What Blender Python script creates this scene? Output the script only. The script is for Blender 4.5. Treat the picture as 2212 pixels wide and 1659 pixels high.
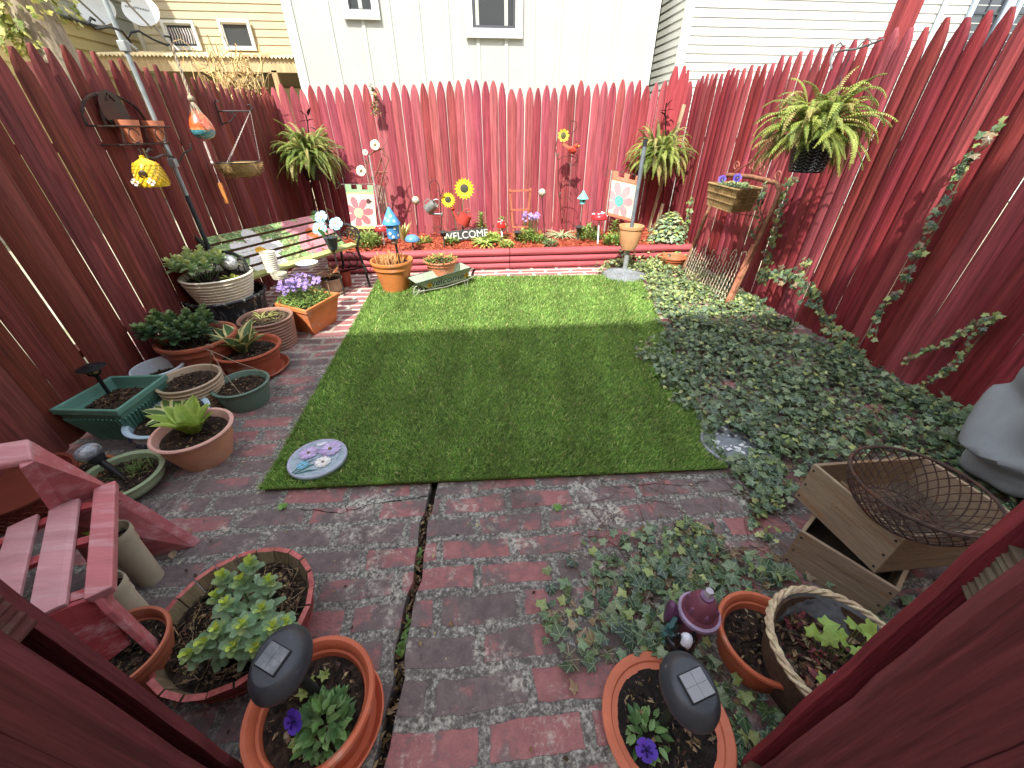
import bpy, math, random
import numpy as np
from mathutils import Matrix, Vector, Euler
random.seed(7); rng=np.random.default_rng(11)
S=bpy.context.scene
for o in list(bpy.data.objects): bpy.data.objects.remove(o)
COL=S.collection
# ---------------- camera ----------------
F=831.0; CX,CY=1106.0,829.5; YH=285.0; VX=1010.0; H=1.35
PITCH=math.atan((CY-YH)/F); YAW=math.atan((VX-CX)*math.cos(PITCH)/F)
cam=bpy.data.cameras.new('camera'); camo=bpy.data.objects.new('camera',cam); COL.objects.link(camo)
cam.sensor_width=36; cam.lens=36*F/2212; cam.clip_start=0.02; cam.clip_end=400
camo.location=(0,0,H); camo.rotation_euler=(math.pi/2-PITCH,0,YAW); S.camera=camo
# ---------------- light -----------------
SX,SY,SZ=0.42,1.0,1.39
el=math.atan2(SZ,math.hypot(SX,SY)); az=math.atan2(-SX,-SY)
w=bpy.data.worlds.new('World'); S.world=w; w.use_nodes=True
nt=w.node_tree; bg=nt.nodes['Background']; sky=nt.nodes.new('ShaderNodeTexSky')
sky.sky_type='NISHITA'; sky.sun_disc=False; sky.sun_elevation=el; sky.sun_rotation=az
sky.air_density=1.0; sky.dust_density=1.5
hs=nt.nodes.new('ShaderNodeHueSaturation'); hs.inputs['Saturation'].default_value=.35; nt.links.new(sky.outputs[0],hs.inputs['Color']); nt.links.new(hs.outputs[0],bg.inputs[0]); bg.inputs[1].default_value=0.15
sl=bpy.data.lights.new('sun','SUN'); so=bpy.data.objects.new('sun',sl); COL.objects.link(so)
sl.energy=2.25; sl.angle=math.radians(0.5); sl.color=(1,0.955,0.87)
so.rotation_euler=Vector((SX,SY,-SZ)).to_track_quat('-Z','Y').to_euler(); so.location=(-2,-4,8)
S.view_settings.view_transform='Standard'; S.view_settings.look='None'
S.view_settings.exposure=1.95; S.view_settings.gamma=1
S.render.engine='CYCLES'
# -------- pixel to point (photo coordinates at 2212 wide) --------
def ray(x,y):
    a=(x-CX)/F; b=(y-CY)/F; fw=math.cos(PITCH)-b*math.sin(PITCH); up=-math.sin(PITCH)-b*math.cos(PITCH)
    return Vector((a*math.cos(YAW)-fw*math.sin(YAW), a*math.sin(YAW)+fw*math.cos(YAW), up))
def P(x,y,z=0.0):
    d=ray(x,y); return d*((z-H)/d.z)+Vector((0,0,H))
def PY(x,y,Y):
    d=ray(x,y); return d*(Y/d.y)+Vector((0,0,H))
def PX(x,y,X):
    d=ray(x,y); return d*(X/d.x)+Vector((0,0,H))
def proj(p):
    X,Y,Z=p[0],p[1],p[2]-H
    r=X*math.cos(YAW)+Y*math.sin(YAW); fw=-X*math.sin(YAW)+Y*math.cos(YAW)
    d=fw*math.cos(PITCH)-Z*math.sin(PITCH); v=-(Z*math.cos(PITCH)+fw*math.sin(PITCH))
    return CX+F*r/d, CY+F*v/d
# ---------------- colour / materials ----------------
def lin(c,s=.92):
    g=.3*c[0]+.55*c[1]+.15*c[2]; c=tuple(g+(x-g)*s for x in c)
    return tuple(((x/255)/12.92 if x/255<=0.04045 else ((x/255+0.055)/1.055)**2.4) for x in c)
MATS={}
def N(nt,t,**k):
    n=nt.nodes.new(t)
    for a,b in k.items(): setattr(n,a,b)
    return n
def surf(name,rough=0.5,metal=0.0,var=0.25,scale=12,bump=0.2,bscale=60,stretch=(1,1,1),spec=0.3,sub=0.0,dirt=None,dscale=3,dlo=.5,dhi=.65,coat=0):
    if name in MATS: return MATS[name]
    m=bpy.data.materials.new(name); m.use_nodes=True; nt=m.node_tree; L=nt.links.new
    b=nt.nodes['Principled BSDF']; b.inputs['Roughness'].default_value=rough; b.inputs['Metallic'].default_value=metal
    b.inputs['Specular IOR Level'].default_value=spec; b.inputs['Coat Weight'].default_value=coat
    at=N(nt,'ShaderNodeAttribute',attribute_name='Col')
    tc=N(nt,'ShaderNodeTexCoord'); mp=N(nt,'ShaderNodeMapping'); mp.inputs['Scale'].default_value=stretch
    L(tc.outputs['Object'],mp.inputs[0])
    no=N(nt,'ShaderNodeTexNoise'); no.inputs['Scale'].default_value=scale; no.inputs['Detail'].default_value=6; no.inputs['Roughness'].default_value=.65
    L(mp.outputs[0],no.inputs['Vector'])
    mr=N(nt,'ShaderNodeMapRange'); mr.inputs[1].default_value=.3; mr.inputs[2].default_value=.7; mr.inputs[3].default_value=1-var; mr.inputs[4].default_value=1+var
    L(no.outputs[0],mr.inputs[0])
    mx=N(nt,'ShaderNodeVectorMath',operation='SCALE'); L(at.outputs['Color'],mx.inputs[0]); L(mr.outputs[0],mx.inputs['Scale'])
    out=mx.outputs[0]
    if dirt:
        n2=N(nt,'ShaderNodeTexNoise'); n2.inputs['Scale'].default_value=dscale; n2.inputs['Detail'].default_value=8; n2.inputs['Roughness'].default_value=.7
        L(mp.outputs[0],n2.inputs['Vector'])
        r2=N(nt,'ShaderNodeMapRange'); r2.inputs[1].default_value=dlo; r2.inputs[2].default_value=dhi; L(n2.outputs[0],r2.inputs[0])
        mm=N(nt,'ShaderNodeMix',data_type='RGBA'); L(r2.outputs[0],mm.inputs[0]); L(out,mm.inputs[6]); mm.inputs[7].default_value=(*lin(dirt),1); out=mm.outputs[2]
    L(out,b.inputs['Base Color'])
    if bump:
        n3=N(nt,'ShaderNodeTexNoise'); n3.inputs['Scale'].default_value=bscale; n3.inputs['Detail'].default_value=4
        L(mp.outputs[0],n3.inputs['Vector'])
        bp=N(nt,'ShaderNodeBump'); bp.inputs['Strength'].default_value=bump; bp.inputs['Distance'].default_value=.004
        L(n3.outputs[0],bp.inputs['Height']); L(bp.outputs[0],b.inputs['Normal'])
    if sub:
        tr=N(nt,'ShaderNodeBsdfTranslucent'); L(out,tr.inputs[0]); ms=N(nt,'ShaderNodeMixShader'); ms.inputs[0].default_value=sub
        L(b.outputs[0],ms.inputs[1]); L(tr.outputs[0],ms.inputs[2]); L(ms.outputs[0],nt.nodes['Material Output'].inputs[0])
    MATS[name]=m; return m
plastic=surf('plastic',rough=.42,var=.12,scale=9,bump=.08)
terra=surf('terracotta',rough=.6,var=.16,scale=7,bump=.15,dirt=(196,168,150),dscale=5,dlo=.56,dhi=.78)
ceramic=surf('ceramic',rough=.3,var=.1,scale=10,bump=.05)
metal=surf('painted_metal',rough=.5,metal=.25,var=.25,scale=20,bump=.15)
galv=surf('galvanised_metal',rough=.45,metal=.6,var=.3,scale=18,bump=.1)
rust=surf('rusty_iron',rough=.85,var=.45,scale=40,bump=.5,dirt=(96,56,36),dscale=20)
wood=surf('weathered_wood',rough=.8,var=.35,scale=6,bump=.6,bscale=12,stretch=(9,9,.8))
woodx=surf('weathered_wood_lengthwise',rough=.8,var=.3,scale=6,bump=.5,bscale=14,stretch=(.9,9,9),dirt=(92,70,50),dscale=2,dlo=.55,dhi=.75)
leafm=surf('leaf',rough=.5,var=.2,scale=30,bump=.1,sub=.3)
petalm=surf('petal',rough=.6,var=.08,scale=30,bump=0,sub=.25)
cloth=surf('cloth',rough=.9,var=.12,scale=5,bump=.3,bscale=300)
soilm=surf('soil',rough=.95,var=.6,scale=60,bump=1.0,bscale=110,dirt=(22,16,12),dscale=40,dlo=.45,dhi=.6)
stonem=surf('stone',rough=.8,var=.2,scale=40,bump=.5,bscale=90)
paint=surf('paint',rough=.55,var=.1,scale=14,bump=.15)
straw=surf('straw',rough=.9,var=.4,scale=60,bump=.6,bscale=200)
siding=surf('siding_paint',rough=.6,var=.05,scale=1.5,bump=.05,bscale=40)
redwood=surf('red_painted_boards',rough=.66,var=.45,scale=5,bump=.8,bscale=10,stretch=(10,10,.5),dirt=(62,26,27),dscale=2.4,dlo=.56,dhi=.78,spec=.2)
redwoodx=surf('red_painted_timber',rough=.62,var=.25,scale=5,bump=.4,bscale=10,stretch=(.55,7,7),dirt=(90,40,40),dscale=3,dlo=.58,dhi=.78)
def glassm(name,col,rough=.05,alpha=.35):
    if name in MATS: return MATS[name]
    m=bpy.data.materials.new(name); m.use_nodes=True; nt=m.node_tree; b=nt.nodes['Principled BSDF']
    no=N(nt,'ShaderNodeTexNoise'); no.inputs['Scale'].default_value=30; cr=N(nt,'ShaderNodeMapRange'); cr.inputs[3].default_value=rough; cr.inputs[4].default_value=rough+.08
    nt.links.new(no.outputs[0],cr.inputs[0]); nt.links.new(cr.outputs[0],b.inputs['Roughness'])
    b.inputs['Base Color'].default_value=(*lin(col),1); b.inputs['Transmission Weight'].default_value=alpha
    MATS[name]=m; return m
# ---------------- mesh builder ----------------
class MB:
    def __init__(s,col=(128,128,128)):
        s.v=[];s.f=[];s.c=[];s.lc=[];s.col=col;s.M=Matrix.Identity(4)
    def add(s,vs,fs,col=None,lc=None,M=None):
        M=s.M@M if M is not None else s.M
        n=len(s.v); s.v+= [tuple(M@Vector(p)) for p in vs]; s.lc+= lc if lc else [(0,0,0)]*len(vs)
        c=col if col is not None else s.col
        multi=isinstance(c,list)
        for i,f in enumerate(fs):
            s.f.append([n+k for k in f]); s.c.append(c[i] if multi else c)
        return s
    def box(s,c,d,col=None,R=None,taper=1.0):
        x,y,z=d[0]/2,d[1]/2,d[2]/2; t=taper
        vs=[(-x*t,-y*t,-z),(x*t,-y*t,-z),(x*t,y*t,-z),(-x*t,y*t,-z),(-x,-y,z),(x,-y,z),(x,y,z),(-x,y,z)]
        fs=[(0,3,2,1),(4,5,6,7),(0,1,5,4),(1,2,6,5),(2,3,7,6),(3,0,4,7)]
        M=Matrix.Translation(c)
        if R is not None: M=M@R.to_4x4()
        return s.add(vs,fs,col,M=M)
    def beam(s,a,b,w,h,col=None,up=(0,0,1)):
        a=Vector(a);b=Vector(b);d=b-a;L=d.length;z=d.normalized();u=Vector(up)
        if abs(z.dot(u))>.98:u=Vector((0,1,0))
        x=u.cross(z).normalized();y=z.cross(x); R=Matrix((x,y,z)).transposed()
        return s.box((a+b)/2,(w,h,L),col,R)
    def tube(s,pts,r,n=6,col=None,closed=False,flat=1.0):
        pts=[Vector(p) for p in pts]; k=len(pts)
        rs=r if isinstance(r,(list,tuple)) else [r]*k
        vs=[];fs=[];t0=None;nx=None
        for i,p in enumerate(pts):
            if closed: t=(pts[(i+1)%k]-pts[i-1])
            else: t=pts[min(i+1,k-1)]-pts[max(i-1,0)]
            if t.length<1e-9:t=Vector((0,0,1))
            t.normalize()
            if nx is None:
                a=Vector((0,0,1)) if abs(t.z)<.9 else Vector((1,0,0)); nx=t.cross(a).normalized()
            else:
                nx=(nx-t*nx.dot(t)); nx=nx.normalized() if nx.length>1e-6 else t.orthogonal().normalized()
            ny=t.cross(nx)
            for j in range(n):
                a=2*math.pi*j/n; vs.append(p+(nx*math.cos(a)+ny*math.sin(a)*flat)*rs[i])
        for i in range(k if closed else k-1):
            i2=(i+1)%k
            for j in range(n):
                j2=(j+1)%n; fs.append((i*n+j,i*n+j2,i2*n+j2,i2*n+j))
        if not closed: fs.append(tuple(range(n-1,-1,-1))); fs.append(tuple((k-1)*n+j for j in range(n)))
        return s.add(vs,fs,col)
    def lathe(s,prof,n=28,c=(0,0,0),col=None,sq=1.0,M=None,cap=False,wob=0):
        vs=[];fs=[];cs=[]
        multi=isinstance(col,list)
        for r,z in prof:
            for j in range(n):
                a=2*math.pi*j/n; rr=r*(1+wob*math.sin(a*3+z*7)); vs.append((rr*math.cos(a),rr*math.sin(a)*sq,z))
        for i in range(len(prof)-1):
            for j in range(n):
                j2=(j+1)%n; fs.append((i*n+j,i*n+j2,(i+1)*n+j2,(i+1)*n+j)); cs.append(col[i] if multi else col)
        if cap: fs.append(tuple((len(prof)-1)*n+j for j in range(n))); cs.append(col[-1] if multi else col)
        T=Matrix.Translation(c)
        if M is not None:T=T@M
        return s.add(vs,fs,cs if multi else col,M=T)
    def ball(s,c,r,col=None,n=14,sc=(1,1,1),M=None):
        T=Matrix.Translation(c)
        if M is not None:T=T@M
        T=T@Matrix.Diagonal((*sc,1))
        pr=[(r*math.sin(math.pi*i/10)+1e-5,-r*math.cos(math.pi*i/10)) for i in range(11)]
        return s.lathe(pr,n,(0,0,0),col,M=T)
    def poly(s,pts,th,col=None,M=None):   # extruded outline in local xz, thickness along y
        n=len(pts); vs=[(x,-th/2,z) for x,z in pts]+[(x,th/2,z) for x,z in pts]
        fs=[tuple(range(n)),tuple(range(2*n-1,n-1,-1))]+[(i,i+n,(i+1)%n+n,(i+1)%n) for i in range(n)]
        return s.add(vs,fs,col,M=M)
    def build(s,name,mat,parent=None,loc=(0,0,0),smooth=False,bevel=0,sub=0):
        me=bpy.data.meshes.new(name); lo=Vector(loc)
        me.from_pydata([tuple(Vector(p)-lo) for p in s.v],[],s.f)
        me.materials.append(mat)
        cols=np.zeros((len(me.loops),4),np.float32); cols[:,3]=1
        lt=np.array([p.loop_total for p in me.polygons]); base=np.array([lin(c) for c in s.c]) if s.c else np.zeros((0,3))
        if len(lt)==len(base): cols[:,:3]=np.repeat(base,lt,axis=0)
        a=me.color_attributes.new('Col','FLOAT_COLOR','CORNER'); a.data.foreach_set('color',cols.ravel())
        if any(q!=(0,0,0) for q in s.lc[:200]):
            b=me.attributes.new('lc','FLOAT_VECTOR','POINT'); b.data.foreach_set('vector',np.array(s.lc,np.float32).ravel())
        if smooth: me.polygons.foreach_set('use_smooth',[True]*len(me.polygons))
        me.update()
        o=bpy.data.objects.new(name,me); COL.objects.link(o); o.location=lo
        if parent is not None: o.parent=parent
        if bevel:
            b=o.modifiers.new('bevel','BEVEL'); b.width=bevel; b.segments=2; b.limit_method='ANGLE'
        if sub:
            b=o.modifiers.new('sub','SUBSURF'); b.levels=b.render_levels=sub
        if smooth and len(me.polygons)>6:
            try: me.set_sharp_from_angle(angle=math.radians(38))
            except Exception: pass
        return o
def tag(o,label=None,cat=None,group=None,kind=None):
    if label:o['label']=label
    if cat:o['category']=cat
    if group:o['group']=group
    if kind:o['kind']=kind
    return o
def thing(name,label,cat,loc=(0,0,0),rz=0,group=None):
    o=bpy.data.objects.new(name,None); COL.objects.link(o); o.location=loc; o.rotation_euler=(0,0,rz); o.empty_display_size=.1
    return tag(o,label,cat,group)
def structure(o): o['kind']='structure'; return o
def dup(root,loc=None,rz=None,label=None):
    def cp(o,par):
        c=o.copy(); COL.objects.link(c); c.parent=par
        for ch in o.children: cp(ch,c)
        return c
    r=cp(root,None)
    if loc is not None:r.location=loc
    if rz is not None:r.rotation_euler=(0,0,rz)
    if label:r['label']=label
    return r
def jit(c,a=18):
    d=random.uniform(-a,a); return tuple(max(0,min(255,x+d+random.uniform(-a,a)*.3)) for x in c)
def frame(d,up=(0,0,1)):  # matrix whose x axis is d
    x=Vector(d).normalized(); u=Vector(up)
    if abs(x.dot(u))>.98:u=Vector((0,1,0))
    y=u.cross(x).normalized(); z=x.cross(y)
    return Matrix((x,y,z)).transposed()
# ---- leaves ----
def blade(mb,p,d,L,W,col,up=(0,0,1),droop=.3,seg=3,fold=.15,edge=None,roll=0,tip=0.0):
    """a lance shaped leaf with a folded midrib"""
    p=Vector(p); R=frame(d,up)
    if roll: R=R@Matrix.Rotation(roll,3,'X')
    vs=[];fs=[];cs=[]
    for i in range(seg+1):
        t=i/seg; w=W*math.sin(math.pi*min(1,max(.0,(t*.92+.06))))**.8*.5
        if i==seg:w=max(.0005,W*.5*tip)
        z=-droop*L*t*t
        c=Vector((L*t,0,z))
        rows=[-w,-w*.62,0,w*.62,w] if edge else [-w,0,w]
        for y in rows:
            vs.append(p+R@(c+Vector((0,y,abs(y)*fold*2))))
    k=5 if edge else 3
    for i in range(seg):
        for j in range(k-1):
            fs.append((i*k+j,(i+1)*k+j,(i+1)*k+j+1,i*k+j+1)); cs.append(edge if (edge and j in(0,3)) else col)
    mb.add(vs,fs,cs)
IVY=[(0,0),(-.2,-.16),(-.5,-.16),(-.46,.1),(-.66,.4),(-.36,.5),(-.16,.76),(0,1.0),(.16,.76),(.36,.5),(.66,.4),(.46,.1),(.5,-.16),(.2,-.16)]
def ivyleaf(mb,p,nrm,ang,s,col):
    n=Vector(nrm).normalized(); x=n.orthogonal().normalized(); y=n.cross(x)
    ca,sa=math.cos(ang),math.sin(ang); X=x*ca+y*sa; Y=-x*sa+y*ca; p=Vector(p)
    vs=[p+n*.08*s+Y*.15*s];lc=[(0,.15,1)]
    k=random.uniform(-.25,.1); r1=random.uniform(.85,1.15)
    for a,b in IVY:
        a*=r1
        vs.append(p+X*a*s+Y*b*s+n*(k*(a*a+b*b*.5)*s)); lc.append((a,b,1))
    m=len(IVY); fs=[(0,i+1,(i+1)%m+1) for i in range(m)]
    mb.add(vs,fs,col,lc)
def chips(mb,c,R,n,z,cols,size=(.008,.03),sq=1,rot=0,flat=.25,hz=.008):
    """loose bits lying on a surface"""
    for _ in range(n):
        a=random.uniform(0,2*math.pi); r=R*math.sqrt(random.random())
        x=c[0]+r*math.cos(a); y=c[1]+r*math.sin(a)*sq; L=random.uniform(*size); W=L*random.uniform(.15,.6)
        M=Matrix.Translation((x,y,z+random.uniform(0,hz)))@Euler((random.uniform(-.5,.5),random.uniform(-.5,.5),random.uniform(0,6.3))).to_matrix().to_4x4()
        mb.add([(-L/2,0,0),(-L*.1,-W/2,.002),(L/2,0,0),(L*.15,W/2,.003)],[(0,1,2,3)],jit(random.choice(cols),22),M=M)
def sedumhead(mb,p,s,cols,tilt=(0,0,1),n=16):
    """a rosette stem of fleshy leaves"""
    p=Vector(p); R=frame(tilt)  # x along stem
    for i in range(n):
        t=i/n; a=i*2.399; el_=.25+1.05*t; L=s*(.62-.3*t); hgt=s*(.25+.85*t)
        d=R@Vector((math.sin(el_),math.cos(el_)*math.cos(a),math.cos(el_)*math.sin(a)))
        c=cols[0] if t<.45 else (cols[1] if t<.75 else cols[2])
        blade(mb,p+R@Vector((hgt,0,0)),d,L,L*.8,jit(c,12),droop=.12,fold=.25,seg=4,tip=.5)
def stem(mb,a,b,r,col,bend=0):
    a=Vector(a);b=Vector(b);m=(a+b)/2+Vector((random.uniform(-bend,bend),random.uniform(-bend,bend),0))
    mb.tube([a,m,b],[r,r*.85,r*.6],5,col)
def flower5(mb,p,d,R,col,n=5,cc=(240,220,90),wid=.8):
    p=Vector(p);M=frame(d)
    for i in range(n):
        a=2*math.pi*i/n; u=M@Vector((0.12,math.cos(a),math.sin(a))); v=M@Vector((0,-math.sin(a),math.cos(a))); wv=R*wid*math.pi/n
        k_=M@Vector((R*.04*(i%2),0,0)); c_=jit(col,20); a1=[p+u*R*r_+v*wv*s_*f_+k_ for s_ in (-1,1) for r_,f_ in ((.2,.22),(.55,.62),(.82,.74),(.95,.45))]
        mb.add(a1[:4]+[p+u*R*1.0+k_]+a1[7:3:-1],[(0,1,2,3,4,5,6,7,8)],c_)
    q=p+M@Vector((R*.1,0,0)); mb.ball(q,R*.17,cc,n=6)
def textmesh(txt,size,ext,mat,name,parent,M,col,align='CENTER'):
    cu=bpy.data.curves.new(name,'FONT'); cu.body=txt; cu.size=size; cu.extrude=ext; cu.align_x=align; cu.align_y='CENTER'
    to=bpy.data.objects.new('tmp',cu); COL.objects.link(to); dg=bpy.context.evaluated_depsgraph_get(); dg.update()
    me=bpy.data.meshes.new_from_object(to.evaluated_get(dg)); bpy.data.objects.remove(to)
    mb=MB(col); mb.add([tuple(M@v.co) for v in me.vertices],[tuple(p.vertices) for p in me.polygons])
    bpy.data.meshes.remove(me)
    return mb.build(name,mat,parent)
# ================= SETTING =================
XL,XR,YB=-2.1,2.68,5.45
def patio_mat():
    m=bpy.data.materials.new('painted_brick_paving'); m.use_nodes=True; nt=m.node_tree; L=nt.links.new; b=nt.nodes['Principled BSDF']
    tc=N(nt,'ShaderNodeTexCoord'); O=tc.outputs['Object']
    def noise(sc,det=5,ro=.6,vec=O):
        n=N(nt,'ShaderNodeTexNoise'); n.inputs['Scale'].default_value=sc; n.inputs['Detail'].default_value=det; n.inputs['Roughness'].default_value=ro; L(vec,n.inputs['Vector']); return n
    def rmp(src,a,bb,c=0,d=1):
        r=N(nt,'ShaderNodeMapRange'); r.inputs[1].default_value=a; r.inputs[2].default_value=bb; r.inputs[3].default_value=c; r.inputs[4].default_value=d; L(src,r.inputs[0]); return r.outputs[0]
    def mix(f,a,c):
        x=N(nt,'ShaderNodeMix',data_type='RGBA')
        if isinstance(f,float): x.inputs[0].default_value=f
        else: L(f,x.inputs[0])
        for s_,i in((a,6),(c,7)):
            if isinstance(s_,tuple): x.inputs[i].default_value=(*lin(s_),1)
            else: L(s_,x.inputs[i])
        return x.outputs[2]
    def mth(op,a,c):
        x=N(nt,'ShaderNodeMath',operation=op)
        for s_,i in((a,0),(c,1)):
            if isinstance(s_,(int,float)): x.inputs[i].default_value=s_
            else: L(s_,x.inputs[i])
        return x.outputs[0]
    dn=noise(9,3); dv=N(nt,'ShaderNodeVectorMath',operation='MULTIPLY_ADD'); L(dn.outputs['Color'],dv.inputs[0]); dv.inputs[1].default_value=(.035,.02,0); L(O,dv.inputs[2])
    d2=noise(1.4,2); dv2=N(nt,'ShaderNodeVectorMath',operation='MULTIPLY_ADD'); L(d2.outputs['Color'],dv2.inputs[0]); dv2.inputs[1].default_value=(.06,.09,0); L(dv.outputs[0],dv2.inputs[2])
    br=N(nt,'ShaderNodeTexBrick'); L(dv2.outputs[0],br.inputs['Vector']); br.inputs['Scale'].default_value=1
    br.inputs['Brick Width'].default_value=.285; br.inputs['Row Height'].default_value=.112; br.inputs['Mortar Size'].default_value=.019; br.inputs['Mortar Smooth'].default_value=.35; br.inputs['Bias'].default_value=0
    br.inputs['Color1'].default_value=(0,0,0,1); br.inputs['Color2'].default_value=(1,1,1,1); br.inputs['Mortar'].default_value=(.5,.5,.5,1)
    fac=br.outputs['Fac']; rowv=N(nt,'ShaderNodeSeparateColor'); L(br.outputs['Color'],rowv.inputs[0]); rv=rowv.outputs[0]
    sep=N(nt,'ShaderNodeSeparateXYZ'); L(O,sep.inputs[0])
    clean=rmp(sep.outputs[1],2.2,3.6)          # the far end is less worn
    edge=noise(38,6,.75); fe=mth('ADD',fac,rmp(edge.outputs[0],.3,.7,-.5,.5)); mort=rmp(fe,.35,.62)
    # brick colour : painted oxide red, worn to dark grime
    g1=noise(5,7,.72); g2=noise(26,5,.7)
    grime=mth('ADD',mth('ADD',g1.outputs[0],mth('MULTIPLY',rv,.26)),mth('MULTIPLY',g2.outputs[0],.3))
    grime=mth('SUBTRACT',grime,mth('MULTIPLY',clean,.2)); gm=rmp(grime,.70,.80)
    red=mix(rmp(g2.outputs[0],.35,.65),(160,104,102),(140,88,90)); dark=mix(rmp(g2.outputs[0],.35,.65),(92,82,82),(118,102,100))
    brick=mix(gm,red,dark)
    # mortar : grey concrete with white lichen grains
    sp=noise(110,3,.7); sp2=noise(60,4,.7)
    mor=mix(rmp(sp.outputs[0],.36,.66),(84,82,78),(182,180,168)); mor=mix(rmp(sp2.outputs[0],.4,.6),(84,79,75),mor); mor=mix(clean,mor,(206,194,174))
    base=mix(mort,brick,mor)
    # lichen spreading over everything
    l1=noise(3.1,8,.78); lich=mth('MULTIPLY',rmp(l1.outputs[0],.52,.6),rmp(sp2.outputs[0],.42,.56)); lich=mth('MULTIPLY',lich,rmp(clean,0,1,.7,.1))
    base=mix(lich,base,(202,198,182))
    l2=noise(1.3,6,.7); dk=mth('MULTIPLY',rmp(l2.outputs[0],.5,.62),rmp(clean,0,1,.6,.15)); base=mix(dk,base,(66,58,55))
    L(base,b.inputs['Base Color']); b.inputs['Roughness'].default_value=.85
    h=mth('ADD',mth('MULTIPLY',mort,-.6),mth('MULTIPLY',sp.outputs[0],.7)); h=mth('ADD',h,mth('MULTIPLY',g2.outputs[0],.6))
    bp=N(nt,'ShaderNodeBump'); bp.inputs['Strength'].default_value=.8; bp.inputs['Distance'].default_value=.008; L(h,bp.inputs['Height']); L(bp.outputs[0],b.inputs['Normal'])
    return m
def crack_x(Y):
    a=P(935,1050);b=P(820,1659); t=(Y-b.y)/(a.y-b.y); return b.x+(a.x-b.x)*t+.006*math.sin(Y*17)+.004*math.sin(Y*41)
def build_ground():
    g=MB((168,160,140)); g.add([(-60,-40,-.09),(60,-40,-.09),(60,80,-.09),(-60,80,-.09)],[(0,1,2,3)])
    structure(g.build('ground',surf('pale_ground',rough=.95,var=.3,scale=1.2,bump=.3,dirt=(110,118,70),dscale=.7)))
    pm=patio_mat()
    ys=[-1.4+i*.05 for i in range(139)]; hw=.017
    p=MB()
    vs=[];fs=[]
    for y in ys:
        x=crack_x(y); jl=.004*math.sin(y*63)
        vs+= [(-2.7,y,-.08),(-2.7,y,0),(x-hw+jl,y,0),(x-hw+jl,y,-.08), (x+hw,y,-.08),(x+hw+jl*.6,y,0.006),(3.0,y,0.006),(3.0,y,-.08)]
    for i in range(len(ys)-1):
        a=i*8;b=a+8
        for k in (1,2,5,6): 
            pass
        fs+=[(a+1,a+2,b+2,b+1),(a+2,a+3,b+3,b+2),(a+4,a+5,b+5,b+4),(a+5,a+6,b+6,b+5)]
    n=len(vs); 
    p.add(vs,fs); structure(p.build('patio',pm))
    d=MB((46,36,28)); d.add([(crack_x(-1)-.06,-1.4,-.045),(crack_x(-1)+.06,-1.4,-.045),(crack_x(2)+.06,2,-.045),(crack_x(2)-.06,2,-.045)],[(0,1,2,3)])
    structure(d.build('soil_in_gap',soilm))
    lt=MB()
    for i in range(420):
        y=random.uniform(0,1.15); x=crack_x(y)+random.uniform(-.022,.022); L=random.uniform(.008,.045)
        M=Matrix.Translation((x,y,random.uniform(-.04,-.012)))@Euler((random.uniform(-.6,.6),random.uniform(-.6,.6),random.uniform(0,6.3))).to_matrix().to_4x4()
        lt.add([(-L/2,0,0),(0,-L*.18,.004),(L/2,0,0),(0,L*.18,.004)],[(0,1,2,3)],jit(random.choice([(120,92,64),(70,52,38),(168,142,104),(52,40,30)]),14),M=M)
    for y in (.62,.6,.15,.58,.65,.9):
        for k in range(6):
            a=random.uniform(0,6.3); blade(lt,(crack_x(y)+.004,y+random.uniform(-.02,.02),-.01),(math.cos(a),math.sin(a),.9),.022,.012,jit((88,120,56)))
    tag(lt.build('leaf_litter',leafm),'brown dead leaves and tiny weeds caught in the paving gap','leaf litter',kind='stuff')
    lt=MB()
    for i in range(230):
        x,y=random.uniform(-1.5,1.0),random.uniform(.25,2.6)
        if random.random()<.4: x,y=random.uniform(-1.2,-.75),random.uniform(.5,3)
        c=(x,y); L=random.uniform(.006,.022)
        M=Matrix.Translation((x,y,.012))@Euler((random.uniform(-.3,.3),random.uniform(-.3,.3),random.uniform(0,6.3))).to_matrix().to_4x4()
        lt.add([(-L/2,0,0),(0,-L*.3,.003),(L/2,0,0),(0,L*.3,.003)],[(0,1,2,3)],jit(random.choice([(150,120,84),(70,52,38),(190,170,130)]),14),M=M)
    for q in ((1203,1100),(612,1098),(250,1120)):
        c=P(*q)
        for k in range(9):
            a=k*2.4; blade(lt,(c.x,c.y,.01),(math.cos(a),math.sin(a),.5),.022,.013,jit((110,150,70)))
    for q in ((378,1210),(370,1186),(385,1325),(300,1290)):
        c=P(*q); blade(lt,(c.x,c.y,.012),(random.uniform(-1,1),random.uniform(-1,1),.1),.045,.028,(170,150,120),droop=.1)
    tag(lt.build('leaf_scraps',leafm),'small dead leaf scraps and sprouts scattered over the paving','leaf litter',kind='stuff')
build_ground()
def cracks():
    m=MB((30,24,22))
    def ln(pts,wd):
        q=[]
        for a,b in zip(pts[:-1],pts[1:]):
            A=P(*a);B=P(*b)
            for k in range(8):
                c=A.lerp(B,k/8); q.append(Vector((c.x+random.uniform(-.004,.004),c.y+random.uniform(-.004,.004),.0085 if c.x>-.2 else .003)))
        for i in range(len(q)-1):
            d=(q[i+1]-q[i]); n=Vector((-d.y,d.x,0)).normalized()*wd*random.uniform(.3,1)
            m.add([q[i]-n,q[i]+n,q[i+1]+n,q[i+1]-n],[(0,1,2,3)])
    ln([(925,1072),(880,1080),(800,1090),(735,1110),(640,1098)],.0022); ln([(745,1088),(752,1112)],.0015)
    ln([(1530,1040),(1480,1052),(1430,1047),(1330,1056),(1290,1034)],.0016); ln([(1560,1040),(1620,1090),(1700,1120)],.0014)
    structure(m.build('paving_cracks',soilm))
cracks()
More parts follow.
